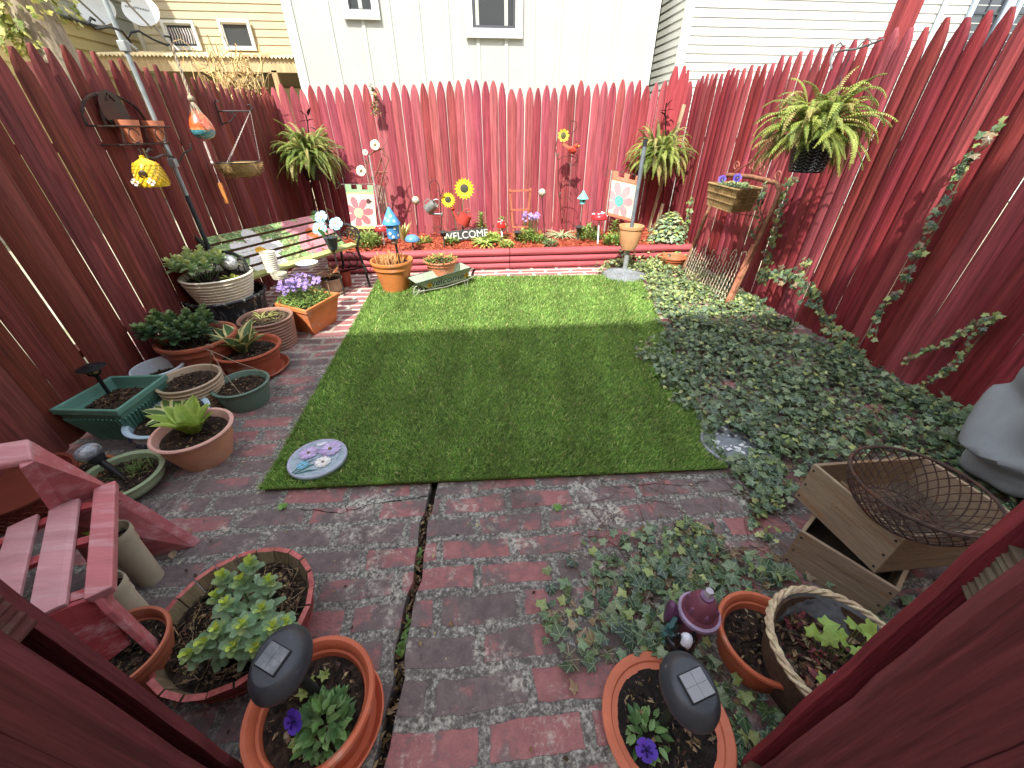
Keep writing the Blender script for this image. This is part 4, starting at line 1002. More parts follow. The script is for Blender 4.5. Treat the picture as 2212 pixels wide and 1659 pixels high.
# ================= LEFT SIDE FURNITURE =================
redpl=surf('red_resin',rough=.5,var=.16,scale=4,bump=.25,bscale=24,stretch=(1,8,8),dirt=(204,164,166),dscale=3,dlo=.5,dhi=.78)
def footstool():
    O=P(212,1057,.36); Nn=P(195,1275,.36); u=(Nn-O); L=u.length; u.normalize(); w_=Vector((u.y,-u.x,0))
    if w_.x>0: w_=-w_
    t=thing('footstool','faded red plastic slatted footstool with curved top and arched legs','footstool',(O.x,O.y,0)); 
    M=Matrix(((u.x,w_.x,0,0),(u.y,w_.y,0,0),(0,0,1,0),(0,0,0,1)))
    hc=lambda s:.36-.55*max(0,s-.10)**2-.25*max(0,.06-s)*1.2-.03*s  # curved top
    W=.5
    slots=[(.048,.118),(.142,.212),(.236,.304),(.328,.396),(.42,.485)]
    for a,b in slots:
        m=MB((188,134,138)); m.M=M; n=5;vs=[];fs=[]
        for i in range(n+1):
            s=a+(b-a)*i/n; z=hc(s)
            for y,zz in ((0,z),(L,z),(L,z-.014),(0,z-.014)): vs.append((y,s,zz))
        for i in range(n):
            for j in range(4): fs.append((i*4+j,i*4+(j+1)%4,i*4+4+(j+1)%4,i*4+4+j))
        fs+=[(3,2,1,0),tuple(n*4+k for k in range(4))]; m.add(vs,fs); m.build('slat',redpl,t,bevel=.003)
    for y in (.03,L*.45,L-.03):
        m=MB((176,70,74)); m.M=M
        for i in range(10):
            s=i*.05; m.beam((y,s,hc(s)-.022),(y,s+.05,hc(s+.05)-.022),.03,.014)
        m.build('cross_bar',redpl,t)
    # side rail with two arched legs (right end), and its twin at the far end
    for s0,sg in ((-.012,-1),(.505,1)):
        m=MB((176,92,96)); m.M=M; z=.355 if sg<0 else hc(.5)
        prof=[]  # board in (u,z): outer outline of arch, extruded along w with splay
        k=z/.355
        outer=[(-.13,0),(-.10,0.0),(-.055,.16*k),(-.0,.30*k),(.05,z-.05),(L-.05,z-.05),(L,.30*k),(L+.055,.16*k),(L+.10,0),(L+.13,0),(L+.10,.14*k),(L+.045,.30*k),(L+.01,z),(-.01,z),(-.045,.30*k),(-.10,.14*k)]
        def sp(zz): return s0+sg*(.055*(1-zz/z)+.0)
        n=len(outer); th=.012
        vs=[(x,sp(zz),zz) for x,zz in outer]+[(x,sp(zz)-sg*.018,zz) for x,zz in outer]
        # as quads between inner and outer outline
        half=n//2; 
        fs=[]
        pair=[(0,0),(1,15),(2,15),(3,14),(4,13),(5,12),(6,11),(7,10),(8,10),(9,9)]
        q=[(0,1,15),(1,2,15),(2,3,14,15),(3,4,13,14),(4,5,12,13),(5,6,11,12),(6,7,10,11),(7,8,10),(8,9,10)]
        for f in q: fs.append(f); fs.append(tuple(n+i for i in reversed(f)))
        for i in range(n): j=(i+1)%n; fs.append((i,n+i,n+j,j))
        m.add(vs,fs); m.build('side_frame',redpl,t,bevel=.004)
        # wide flat top of the rail
        m=MB((186,108,112)); m.M=M; m.add([(-.02,s0-.03,z+.004),(L+.02,s0-.03,z+.004),(L+.02,s0+.026,z+.004),(-.02,s0+.026,z+.004),(-.02,s0-.03,z-.02),(L+.02,s0-.03,z-.02),(L+.02,s0+.02,z-.02),(-.02,s0+.02,z-.02)],[(0,1,2,3),(4,5,1,0),(5,6,2,1),(6,7,3,2),(7,4,0,3)])
        m.build('side_rail',redpl,t,bevel=.004)
    m=MB((160,66,70)); m.M=M; n=10; vs=[];fs=[]
    for i in range(n+1):
        s=i/n*.49; vs+=[(L+.004,s,hc(s)-.012),(L+.06,s,.10+.14*abs(s-.25)*2),(L-.01,s,hc(s)-.014),(L+.045,s,.10+.14*abs(s-.25)*2)]
    for i in range(n): a=i*4; fs+=[(a,a+4,a+5,a+1),(a+2,a+3,a+7,a+6),(a+1,a+5,a+7,a+3),(a,a+2,a+6,a+4)]
    m.add(vs,fs); m.build('apron',redpl,t,smooth=False)
footstool()
def chair():
    E_=P(62,965,.56); t=thing('armchair','faded red plastic armchair whose arm and front leg enter from the left','chair',(E_.x-.25,E_.y-.1,0)); lo=t.location
    d=Vector((-.62,-.6,0)).normalized(); M=Matrix.Translation((E_.x-lo.x,E_.y-lo.y,0)); n=Vector((-d.y,d.x,0))
    a0=P(62,946,.56)-lo; a0.z=0; a1=P(70,990,.56)-lo; a1.z=0; b0=P(0,956,.56)-lo; b0.z=0; b1=P(0,1004,.56)-lo; b1.z=0
    dd=(b0-a0).normalized(); dd1=(b1-a1).normalized(); 
    e0=a0+dd*.5; e1=a1+dd*.5
    def slab(q,z0,z1,m): 
        vs=[(p.x,p.y,z0) for p in q]+[(p.x,p.y,z1) for p in q]; k=len(q); fs=[tuple(range(k-1,-1,-1)),tuple(range(k,2*k))]+[(i,(i+1)%k,(i+1)%k+k,i+k) for i in range(k)]; m.add(vs,fs)
    m=MB((184,122,126)); slab([a0,e0,e1,a1],.535,.56,m); m.build('armrest',redpl,t,bevel=.008)
    # splayed front leg: broad board falling from the arm end to the ground
    g0=P(262,1062,.3)-lo; g0.z=.3; g1=P(150,1110,.3)-lo; g1.z=.3
    A=Vector((a0.x,a0.y,.55));B=Vector((a1.x,a1.y,.55)); F0=A+(g0-A)*2.1; F1=B+(g1-B)*2.1; F0.z=F1.z=0
    m=MB((178,96,100)); off=Vector((-.015,-.03,0)); 
    vs=[A,g0,F0,F1,g1,B]; k=6; vs=vs+[p+off for p in vs]; fs=[(0,1,4,5),(1,2,3,4),(11,10,7,6),(10,9,8,7)]+[(i,i+6,(i+1)%6+6,(i+1)%6) for i in range(6)]
    m.add(vs,fs); m.build('front_leg',redpl,t,bevel=.004)
    s0=a1+Vector((-.10,-.05,0)); 
    m=MB((180,84,86)); c_=(a0+a1)/2+dd*.3+Vector((.0,-.28,0)); 
    m.box((c_.x-.12,c_.y,.36),(.46,.46,.03)); m.build('seat',redpl,t,bevel=.01)
    m=MB((176,80,84)); m.box((c_.x-.42,c_.y-.0,.66),(.03,.46,.62),R=Euler((0,-.25,0)).to_matrix()); m.build('backrest',redpl,t,bevel=.01)
    m=MB((176,80,84)); 
    for q in ((c_.x-.36,c_.y+.2),(c_.x-.36,c_.y-.2),(c_.x+.1,c_.y-.24)): m=MB((176,80,84)); m.tube([(q[0],q[1],0),(q[0],q[1],.4)],.03,8); m.build('leg',redpl,t)
chair()
# ---------------- bench ----------------
def paintcol(x,z):
    """painted flowers on the slats; x along bench 0..1.2, z across 0..0.5 measured from top"""
    n=math.sin(x*31+z*17)*math.cos(x*13-z*41)+.6*math.sin(x*67+z*90)*math.cos(z*120-x*20)+random.uniform(-.2,.2)
    c=(126,158,98) if n>.5 else ((156,180,116) if n>.05 else ((100,130,80) if n>-.45 else ((128,116,76) if n>-.8 else (170,176,120))))
    def fl(cx,cz,R,k,ph,pc,cc):
        dx,dz=(x-cx),(z-cz)*1.0; r=math.hypot(dx,dz); a=math.atan2(dz,dx)
        if r<R*.22: return cc
        if r<R*(.5+.5*abs(math.cos(a*k/2+ph))): return pc
    q=fl(.33,.22,.22,5,.4,(222,220,216),(224,168,40)) or fl(.90,.17,.26,5,.1,(204,134,140),(206,96,50)) or fl(.88,.36,.12,5,1.,(176,112,140),(150,90,60)) or fl(.72,.42,.06,5,0,(120,170,196),(220,180,60))
    return jit(q,7) if q else jit(c,9)
def bench():
    BL=PX(480,540,-1.88);BR=PX(682,474,-1.88)
    # ground frame: bench runs along the left fence, slightly turned
    a=P(541,604,.41); b=P(770,531,.41)   # seat front corners
    d=(b-a); d.z=0; L=d.length; d.normalize(); n=Vector((-d.y,d.x,0))  # toward the fence
    t=thing('garden_bench','garden bench with black iron arms and weathered slats painted with big flowers','bench',(a.x,a.y,0),math.atan2(d.y,d.x))
    slatm=surf('painted_slats',rough=.8,var=.25,scale=14,bump=.4,stretch=(.8,10,10),dirt=(120,104,76),dscale=6,dlo=.58,dhi=.66)
    def slat(x0,x1,y,z,w_,ang,col=None,zoff=0):
        m=MB(); nx=120; ny=5
        if col is None:
            vs=[];fs=[];cs=[]
            for j in range(ny+1):
                for i in range(nx+1): vs.append((x0+(x1-x0)*i/nx,-w_/2+w_*j/ny,.0125))
            for j in range(ny):
                for i in range(nx):
                    k=j*(nx+1)+i; fs.append((k,k+1,k+nx+2,k+nx+1)); cs.append(paintcol((x1-x0)*(i+.5)/nx,zoff+w_*(ny-j-.5)/ny))
            M=Matrix.Translation((0,y,z))@Matrix.Rotation(ang,4,'X'); m.add(vs,fs,cs,M=M)
        M=Matrix.Translation(((x0+x1)/2,y,z))@Matrix.Rotation(ang,4,'X')
        m.M=M; m.box((0,0,0),(x1-x0,w_,.022),col or (130,124,84)); return m
    for i in range(3):   # seat slats
        y=.03+i*.07; z=.42-.02*i
        m=slat(0,L,y,z,.06,-.05 if i else .25,(176,180,110) if i<2 else (186,180,130)); m.build('seat_slat',slatm,t)
    yb=.13; rec=math.radians(45)
    for i in range(5):
        s=.045+i*.082; y=yb+s*math.cos(rec); z=.38+s*math.sin(rec)
        m=slat(0,L,y,z,.060,rec,None,zoff=(4-i)*.082); m.build('back_slat',slatm,t)
    for x in (-.015,L+.015):
        m=MB((44,48,48)); yt=yb+.42*math.cos(rec); zt=.38+.42*math.sin(rec)
        m.tube([(x,.0,.41),(x,.08,.39),(x,yb,.37),(x,yt,zt),(x,yt+.03,zt+.015)],.012,8)
        m.tube([(x,.02,.40),(x,-.03,.2),(x,-.05,0)],.012,7); m.tube([(x,yb+.1,.46),(x,yb+.12,.2),(x,yb+.2,0)],.012,7)
        m.tube([(x,.0,.42),(x,-.05,.5),(x,-.03,.57),(x,.06,.6),(x,.2,.6),(x,yb+.24,.62)],.011,8)
        def spiral(cy,cz,r,k,ph):
            return [(x,cy+r*(1-q/26)*math.cos(ph+k*q*.38),cz+r*(1-q/26)*math.sin(ph+k*q*.38)) for q in range(22)]
        for s_ in ((.04,.5,.07,1,0),(.14,.5,.06,-1,1),(.12,.25,.09,1,1)): m.tube(spiral(*s_),.006,5)
        m.tube([(x,-.03,.2),(x,.2,.14),(x,yb+.03,.2)],.008,6)
        m.build('iron_end',surf('black_iron',rough=.55,var=.3,scale=20,bump=.2),t,smooth=True)
        if x>0:
            pass
    return t,a,d,n,L
BT,BA,BD,BN,BLn=bench()
def bp(x,y,z): return BA+BD*x+BN*y+Vector((0,0,z-BA.z))
def cup(label,p,R,h,ribs,col,name='ceramic_pot'):
    t=thing(name,label,'ceramic pot',p); m=MB(col)
    pr=[(.001,0),(R*.85,0)]
    for i in range(ribs*2+1): q=i/(ribs*2); pr.append((R*(.86+.14*q)+(.003 if i%2 else -.002),h*(.03+.92*q)))
    pr+=[(R*1.02,h),(R*.92,h),(R*.86,h*.6),(.001,h*.55)]; m.lathe(pr,26); m.build('pot_body',ceramic,t,smooth=True); return t
p=bp(.12,.2,.405)
q=P(590,586,.43); cup('ribbed white ceramic pot standing upright on the bench seat',(q.x,q.y,.43),.055,.15,9,(222,216,196))
q=P(612,597,.43); cup('ribbed white ceramic saucer stacked beside the upright pot on the bench',(q.x-.01,q.y-.03,.425),.055,.04,3,(176,170,150),name='ceramic_saucer')
q=P(665,575,.44); t=thing('white_bundle','white ceramic dish lying near the middle of the bench seat','dish',(q.x,q.y,.425)); m=MB((226,226,222)); m.lathe([(.001,.01),(.05,.012),(.085,.045),(.08,.047),(.045,.02),(.001,.018)],24); m.build('dish_body',ceramic,t,smooth=True)
# blue metal flowers behind the right arm of the bench
q=P(716,522,.0); base=PX(716,540,-1.28); 
bz=P(712,505,.58)
t=thing('flower_ornament','painted blue metal flowers in a small dark pot behind the bench arm','garden ornament',(bz.x,bz.y,.44)); m=MB((60,66,74)); m.lathe([(.001,0),(.035,0),(.06,.1),(.064,.11),(.05,.11),(.001,.08)],18); m.build('pot_body',metal,t,smooth=True)
m=MB((60,64,60)); m.tube([(0,0,0),(0,0,-.44)],.007,6); m.build('stand',metal,t)
for (px,py) in ((694,469),(726,484),(691,494)):
    f=P(px,py,.66)-Vector((bz.x,bz.y,.44)); m=MB(); d_=(-.1,-1,.8); flower5(m,f,d_,.062,(150,200,224),n=5,cc=(226,176,60),wid=1.0); flower5(m,f+Vector((0,-.006,.006)),d_,.035,(236,240,240),n=5,cc=(226,176,60),wid=.7); m.tube([f,(0,0,.08)],.003,4,(90,120,70)); m.build('metal_flower',petalm,t)
for (px,py) in ((707,505),(700,512),(722,462),(680,470)):
    m=MB(); f=P(px,py,.6)-Vector((bz.x,bz.y,.44)); blade(m,f,(random.uniform(-.6,.6),-.4,1),.1,.05,(110,170,90),seg=4); m.build('metal_leaf',petalm,t)
# ---------------- hook pole ----------------
XP=-1.97
B=PX(455,545,XP); px0=B.x;py0=B.y
pole=thing('hook_pole','tall grey metal pole with curled hooks standing by the left fence','hook pole',(px0,py0,0))
m=MB((150,160,160)); m.tube([(0,0,.42),(0,0,2.6)],.013,10); m.build('upper_tube',metal,pole,smooth=True)
m=MB((60,66,70)); m.tube([(0,0,.62),(0,0,.98)],.0145,10); m.build('dark_sleeve',metal,pole,smooth=True)
m=MB((176,176,168)); m.tube([(0,0,0),(0,0,.43)],.016,10); m.build('lower_tube',metal,pole,smooth=True)
def hp(x,y,dx=0): q=PX(x,y,XP+dx); return q-Vector((px0,py0,0))
m=MB((40,42,44))
m.tube([hp(283,92),hp(275,82),hp(283,70,.02),hp(300,67,.04),hp(330,85,.08),hp(362,118*.83,.12),hp(372,92,.13),hp(368,80,.13),hp(355,78,.12)],.006,6)
m.tube([hp(278,85),hp(262,66,.02),hp(235,58,.04),hp(205,62,.06),hp(192,50,.07),hp(196,38,.07),hp(205,44,.07)],.006,6)
m.build('upper_hooks',metal,pole,smooth=True)
m=MB((60,62,60))
m.tube([hp(388,350),hp(372,338,.02),hp(352,334,.05),hp(335,342,.08),hp(323,340,.09),hp(316,330,.09),hp(322,322,.09),hp(328,326,.09)],.006,6)
m.tube([hp(386,352),hp(398,330,.04),hp(414,322,.08),hp(412,310,.09)],.005,6)
m.build('lower_hooks',metal,pole,smooth=True)
for zz in (hp(288,105).z,hp(388,350).z): m=MB((150,156,154)); m.box((0,0,zz),(.042,.042,.05)); m.build('clamp',metal,pole,bevel=.004)
# float
XF=XP+.13
def W(x,y,X): return PX(x,y,X)
top=W(368,92,XF); kn=W(405,212,XF); bt=W(430,302,XF); kn.x=bt.x=top.x; kn.y=bt.y=top.y
kz=kn.z;bz_=bt.z
t=thing('glass_float','orange and turquoise crackle glass float hanging by a rope from the pole','glass float',(top.x,top.y,bz_)); 
m=MB((178,166,140)); hT=top.z-bz_
for k in range(3): m.tube([(.006*math.cos(k*2.1+q*1.5),.006*math.sin(k*2.1+q*1.5),(kz-bz_)-.0+q*(hT-(kz-bz_))/12) for q in range(13)],.005,5)
m.ball((0,0,kz-bz_),.02,(160,150,124),8)
for k in range(10):
    a=k*.63; m.tube([(0,0,kz-bz_),(.02*math.cos(a),.02*math.sin(a),kz-bz_-.05),(.035*math.cos(a),.035*math.sin(a),kz-bz_-.085)],.004,4)
m.build('rope',straw,t,smooth=True)
hb=(kz-bz_)-.05; pr=[(.001,0)];cs=[]
for i in range(1,17):
    q=i/16; r=.072*(math.sin(math.pi*min(1,q**.62))**.75 if q<1 else 0)+.004; pr.append((r,hb*q))
cols=[(66,150,160) if pr[i][1]<hb*.26 else ((214,120,70) if pr[i][1]<hb*.33 else (214,88,40)) for i in range(16)]
m=MB(); m.lathe(pr,28,col=cols); m.build('glass_body',surf('crackle_glaze',rough=.15,var=.35,scale=45,bump=.5,bscale=60,spec=.8,dirt=(226,150,100),dscale=50,dlo=.55,dhi=.62,coat=.5),t,smooth=True)
# wooden clapper below (wind chime tail)
a=W(441,305,XF);b=W(455,352,XF);c_=W(474,395,XF);d_=W(488,441,XF)
for q in (a,b,c_,d_): pass
y0=a.y; t=thing('wind_chime','thin wind chime tail with a wooden paddle hanging below the glass float','wind chime',(a.x,y0,d_.z)); m=MB((186,170,160)); z=lambda q:q.z-d_.z
m.tube([(0,0,z(a)),(0,0,z(b))],.007,6,(196,180,170)); m.tube([(0,0,z(b)),(0,0,z(c_))],.003,5); m.ball((0,0,z(b)),.011,(206,196,186),8); m.build('cord',straw,t)
m=MB((190,120,56)); m.box((0,0,z(c_)/2),(.03,.012,z(c_)),taper=.8); m.build('paddle',wood,t,bevel=.003)
# beehive birdhouse
q=W(335,402,XP+.1); tq=W(325,335,XP+.1); t=thing('beehive_birdhouse','yellow honeycomb beehive shaped birdhouse hanging from the lower pole hook','birdhouse',(q.x,q.y,q.z)); hB=(tq.z-q.z)*.93
pr=[(.001,0),(.074,0),(.078,.012)]+[(.072*math.cos(k/8*math.pi/2)**.7+.006,.012+(hB-.02)*math.sin(k/8*math.pi/2)) for k in range(1,8)]+[(.012,hB),(.012,hB+.012),(.001,hB+.014)]
m=MB((224,190,40)); m.lathe(pr,30); 
m.build('hive_body',surf('yellow_glaze',rough=.25,var=.12,scale=10,bump=.1,coat=.4),t,smooth=True)
m=MB((206,164,24))
for r_ in range(7):
    z_=.02+r_*(hB-.03)/7.2; R_=.072*math.cos(math.asin(min(.98,(z_)/(hB))))**.7+.007
    for k in range(16):
        a_=(k+.5*(r_%2))*math.pi/8; c0=Vector((R_*math.cos(a_),R_*math.sin(a_),z_)); nr=Vector((math.cos(a_),math.sin(a_),.35*r_/3)).normalized(); tx=Vector((-math.sin(a_),math.cos(a_),0)); ty=nr.cross(tx)
        s_=R_*.18; m.tube([c0+tx*s_*math.cos(h*math.pi/3)+ty*s_*math.sin(h*math.pi/3) for h in range(6)],.0013,4,closed=True)
m.build('honeycomb',MATS['yellow_glaze'],t,smooth=True)
toC=Vector((-q.x,-q.y,0)).normalized(); fd=Vector((toC.x*.6-toC.y*-.5,toC.y*.6-.5,0)).normalized(); fd=Vector((.15,-.97,0)).normalized()
m=MB((58,44,26)); Rm=frame(fd).to_4x4()@Matrix.Rotation(math.pi/2,4,'Y'); m.lathe([(.001,.003),(.018,.003),(.022,0),(.024,-.01)],18,c=fd*.073+Vector((0,0,hB*.45)),M=Rm); m.build('entrance',plastic,t,smooth=True)
for u_ in (-.05,.03):
    m=MB((236,232,214)); s_=Vector((-fd.y,fd.x,0)); p_=fd*.076+s_*u_+Vector((0,0,hB*.2)); m.ball(p_,.009,(230,180,40),8,sc=(1.4,1,1)); flower5(m,p_+fd*.006,fd,.02,(238,236,224),n=4,cc=(60,50,40)); m.build('bee',petalm,t)
m=MB((60,60,58)); m.tube([(0,0,hB+.01),(.006,0,hB+.03),(0,0,hB+.045)],.003,5); m.build('hanger',metal,t)
# wall rack with two pots and mirror
def rack():
    X=XL+.04; a=PX(240,272,X+.12); b=PX(368,284,X+.12); t=thing('wall_rack','arched iron wall rack with small mirror hanging on the left fence','wall rack',(X,(a.y+b.y)/2,a.z)); lo=t.location
    y0=a.y-lo.y;y1=b.y-lo.y; D=.13; z0=0
    m=MB((64,52,46)); ir=.005
    m.tube([(0,y0,z0),(D,y0,z0),(D,y1,z0),(0,y1,z0)],ir,6,closed=True); m.tube([(0,y0+.03,z0-.09),(D*.8,y0+.03,z0-.09),(D*.8,y1-.03,z0-.09),(0,y1-.03,z0-.09)],ir,6,closed=True)
    for y in (y0+.06,y1-.06,(y0+y1)/2): m.tube([(D,y,z0),(D*.8,y,z0-.09)],ir*.8,5)
    for cy in (y0+.13,y1-.13): m.tube([(D,cy+.04*math.cos(q*.5),z0-.045+.035*math.sin(q*.5)) for q in range(12)],.003,5)
    m.build('shelf_frame',rust,t)
    m=MB((56,44,40)); hh=PX(250,205,X).z-lo.z; ym=(y0+y1)/2
    m.tube([(.0,ym+(y0-ym)*math.cos(q),z0+.0+hh*math.sin(q)**.8) for q in [i*math.pi/18 for i in range(19)]],.009,6)
    m.tube([(.0,ym+(y0-ym)*.45*math.cos(q),z0+hh*.8*math.sin(q)**.8) for q in [i*math.pi/18 for i in range(19)]],.009,6)
    m.tube([(.01,ym-.03,hh*.8),(.01,ym,hh),(.01,ym+.03,hh*.8)],.006,5); m.build('arch',rust,t,smooth=True)
    m=MB((70,66,58)); m.lathe([(.001,0),(.075,0)],24,M=Matrix.Translation((.008,ym,hh*.5))@Matrix.Rotation(math.pi/2,4,'Y')@Matrix.Diagonal((1.3,1.35,1,1))); m.build('mirror',surf('old_mirror',rough=.25,metal=.4,var=.2,scale=6,bump=.05),t)
    return t,y0+lo.y,y1+lo.y,lo.z,X,D
t,y0,y1,z0,X,D=rack()
for i,(px,lab) in enumerate(((271,'small terracotta pot at the front end of the iron wall rack'),(327,'small terracotta pot at the rear end of the iron wall rack behind the pole'))):
    q=PX(px,262,X+.06); tt=thing('small_pot',lab,'plant pot',(X+.065,q.y,z0-.083)); m=MB((206,126,92)); R=.055;h=.115
    m.lathe([(.001,0),(R*.62,0),(R*.9,h*.72),(R*1.0,h*.72),(R*1.05,h),(R*.95,h),(R*.86,h*.7),(R*.55,.01),(.001,.01)],24); m.build('pot_body',terra,tt,smooth=True)
# scroll bracket + coco basket
X=XL+.03; a=PX(500,328*.99,X); 
b0=PX(462,248*1.0,X); tip=PX(487,238,X+.25)
bz=PX(470,240,X); t=thing('scroll_bracket','black wrought iron scroll bracket screwed to the left fence','wall bracket',(X,bz.y,bz.z)); m=MB((52,46,46))
m.tube([(0,0,0),(.10,.0,0),(.26,0,.0),(.285,0,.02),(.275,0,.045),(.255,0,.04)],.006,6); m.tube([(0,0,-.09),(.08,0,-.07),(.13,0,-.03),(.11,0,-.005),(.09,0,-.02)],.005,6); m.tube([(0,0,-.1),(0,0,.06),(.02,0,.075),(.035,0,.06)],.006,6); m.build('iron_scroll',MATS['black_iron'],t,smooth=True)
hk=Vector((X+.26,bz.y,bz.z))
bl=PX(522,352,hk.x); t=thing('coco_basket','half round wire basket with shaggy coco liner hanging on chains by the left fence','hanging basket',(hk.x-.03,bl.y+.02,bl.z)); lo=t.location
m=MB((166,140,92)); R=.15; m.lathe([(.001,-.1),(R*.5,-.095),(R*.85,-.06),(R*1.0,0),(R*.94,.0),(R*.7,-.05),(.001,-.07)],30,wob=.02)
for k in range(500):
    a=random.uniform(0,6.3); q=random.uniform(0,1); r=R*(1-.45*q*q)+.004; z=-.09*q; p=Vector((r*math.cos(a),r*math.sin(a),z)); m.tube([p,p+Vector((math.cos(a)*.02,math.sin(a)*.02,random.uniform(-.025,.01)))],.0014,3,jit((150,122,76)))
m.build('coco_liner',straw,t)
m=MB((60,56,50)); m.tube([(R*math.cos(q),R*math.sin(q),.004) for q in [i*math.pi/15 for i in range(30)]],.004,5,closed=True)
for k in range(6):
    a=k*math.pi/3; m.tube([(R*math.cos(a)*s,R*math.sin(a)*s,-.105*(1-s*s)) for s in (1,.8,.5,0.1)],.003,4)
m.build('wire_frame',metal,t)
m=MB((170,160,150))
for k in range(3):
    a=k*2.09+.4; A=Vector((R*math.cos(a),R*math.sin(a),.004)); Bp=hk-lo; n=40
    for i in range(n): 
        p=A.lerp(Bp,i/n);p2=A.lerp(Bp,(i+.8)/n); m.tube([p,p2],.0022 if i%2 else .0012,3)
m.build('chain',metal,t)
# satellite dishes on porch roof
def dish(label,px,py,rw,hm,Y=10.2,facing=(.15,-1,.25)):
    c=PY(px,py,Y); zb=PY(420,112,10.4).z; t=thing('satellite_dish',label,'satellite dish',(c.x+.35,Y+.1,zb)); lo=t.location; cc=c-lo
    Rm=frame(facing).to_4x4()@Matrix.Rotation(math.pi/2,4,'Y'); m=MB((206,210,208)); m.lathe([(.001,-.05),(rw*.5,-.035),(rw*.85,0),(rw,.02),(rw,.028),(rw*.85,.008),(rw*.5,-.027),(.001,-.042)],36,M=Matrix.Translation(cc)@Rm@Matrix.Diagonal((.8,1,1,1))); m.build('reflector',siding,t,smooth=True)
    m=MB((150,150,146)); m.tube([cc+Vector((0,.06,-.05)),cc+Vector((.2,.1,-rw-.1)),Vector((0,0,0))],.028,8); m.tube([Vector((0,0,0)),Vector((-.25,.25,-.02))],.02,6); m.build('mast',metal,t,smooth=True)
    m=MB((120,120,118)); f=Vector(facing).normalized(); m.tube([cc+Vector((.06,0,-rw*.8)),cc+f*.5+Vector((0,0,-.08))],.018,6); m.box(cc+f*.5+Vector((-.02,0,-.04)),(.16,.1,.09),(150,150,146)); m.build('feed_arm',metal,t)
    return cc,Rm,t
dish('left pale grey satellite dish on the porch roof behind the pole',209,20,.30,1)
cc,Rm,t=dish('right pale grey satellite dish with faded lettering on the porch roof',306,24,.29,1)
m=MB((104,110,112)); random.seed(4)
for k in range(15): x=-.2+k*.026; m.box((0,0,0),(.001,.001,.001)) if False else m.add([(0,0,0),(.017,0,0),(.017,0,.03),(0,0,.03)],[(0,1,2,3)],M=Matrix.Translation(cc+Vector((x,-.085,.0+random.uniform(0,.01)-x*.15))))
m.build('faded_lettering',metal,t)
# dried weeds over the left fence
m=MB(); c=PX(505,165,XL-.25)
for k in range(130):
    a=random.uniform(0,6.3);L=random.uniform(.1,.35); p=Vector((random.uniform(-.1,.1),random.uniform(-.45,.45),random.uniform(-.2,.1))); m.tube([p,p+Vector((math.cos(a)*L*.4,math.sin(a)*L*.7,L*random.uniform(-.4,.7))),p+Vector((math.cos(a)*L*.6,math.sin(a)*L,L*random.uniform(-.6,.8)))],.004,3,jit((196,166,110)))
o=m.build('dry_weeds',straw); o.location=c; tag(o,'dry straw coloured weeds poking over the far end of the left fence','dry weeds')
# ================= FLOWER BED ITEMS =================
def base(px,Y,z=ZB):
    """ground point in the bed at image column px (column read at bed level) and depth Y"""
    q=PY(px,530,Y); return Vector((q.x,Y,z))
def at(px,py,Y): return PY(px,py,Y)
# plants
lowplant('small_shrub','round yellow green shrub at the left end of the flower bed under the garden flag',"shrub",P(798,532,ZB)[:2],ZB,.13,520,[(150,176,90),(176,190,110),(112,140,70)],L=.05,W=.012,hh=.12,up=1)
lowplant('tall_sprigs','reddish green sprigs left of the yellow green shrub in the bed','small plant',P(772,518,ZB)[:2],ZB,.06,90,[(150,120,80),(130,150,80)],L=.05,hh=.14)
lowplant('ground_plant','low green rosette between the blue mushroom and the first solar lantern','small plant',P(915,526,ZB)[:2],ZB,.08,120,GR+[(190,160,90)],L=.045,hh=.06)
lowplant('ground_plant','low leafy sprigs directly beside the black solar lantern nearest the wheelbarrow','small plant',P(975,528,ZB)[:2],ZB,.07,90,GR,L=.04,hh=.06)
def starplant(name,label,cat,c,z,R,n,cols,L,W=.02,droop=.5,up=(.3,1.4),edge=None):
    t=thing(name,label,cat,(c[0],c[1],z)); m=MB()
    for k in range(n):
        a=k*2.399; blade(m,(.01*math.cos(a),.01*math.sin(a),0),(math.cos(a),math.sin(a),random.uniform(*up)),L*random.uniform(.7,1.1),W,jit(random.choice(cols)),droop=droop,seg=4,edge=edge)
    m.build('leaves',leafm,t); return t
starplant('yellow_sedum','spreading lime yellow sedum at the right end of the welcome sign','succulent',P(1048,528,ZB)[:2],ZB,.2,70,[(176,196,96),(150,176,84),(196,206,120)],.16,.035,.6)
lowplant('ground_plant','bushy lime green tuft in front of the leafy lily stalk','small plant',P(1062,522,ZB)[:2],ZB,.11,220,[(176,196,96),(150,176,84)],L=.05,hh=.07)
LS=1.35
def lily(label,c,h,n):
    t=thing('lily_stalk',label,'lily plant',(c[0],c[1],ZB)); m=MB(); m.tube([(0,0,0),(0,0,h)],.006,5,(110,140,70))
    for k in range(n):
        q=k/n; a=k*2.4; blade(m,(0,0,h*q),(math.cos(a),math.sin(a),.35+1.2*q*q),.10*(1-.4*q),.02,jit((128,160,74)),droop=.5,seg=3)
    m.build('leaves',leafm,t)
lily('tallest leafy lily stalk right behind the welcome sign',base(1042,5.0)[:2],.3,70)
lily('shorter leafy lily stalk behind the red spotted cone ornament',base(1086,5.05)[:2],.24,50)
lily('small leafy lily stalk hidden behind the right flag bottom',base(1322,4.95)[:2],.2,40)
phlox('clump of lavender phlox standing behind the brown ladder trellis',base(1147,5.0)[:2],ZB+.02,.13,260,90,hl=.22)
lowplant('ground_plant','soft yellow green foliage at the foot of the ladder trellis','small plant',P(1135,520,ZB)[:2],ZB,.12,300,GR+[(170,186,96)],L=.045,hh=.1)
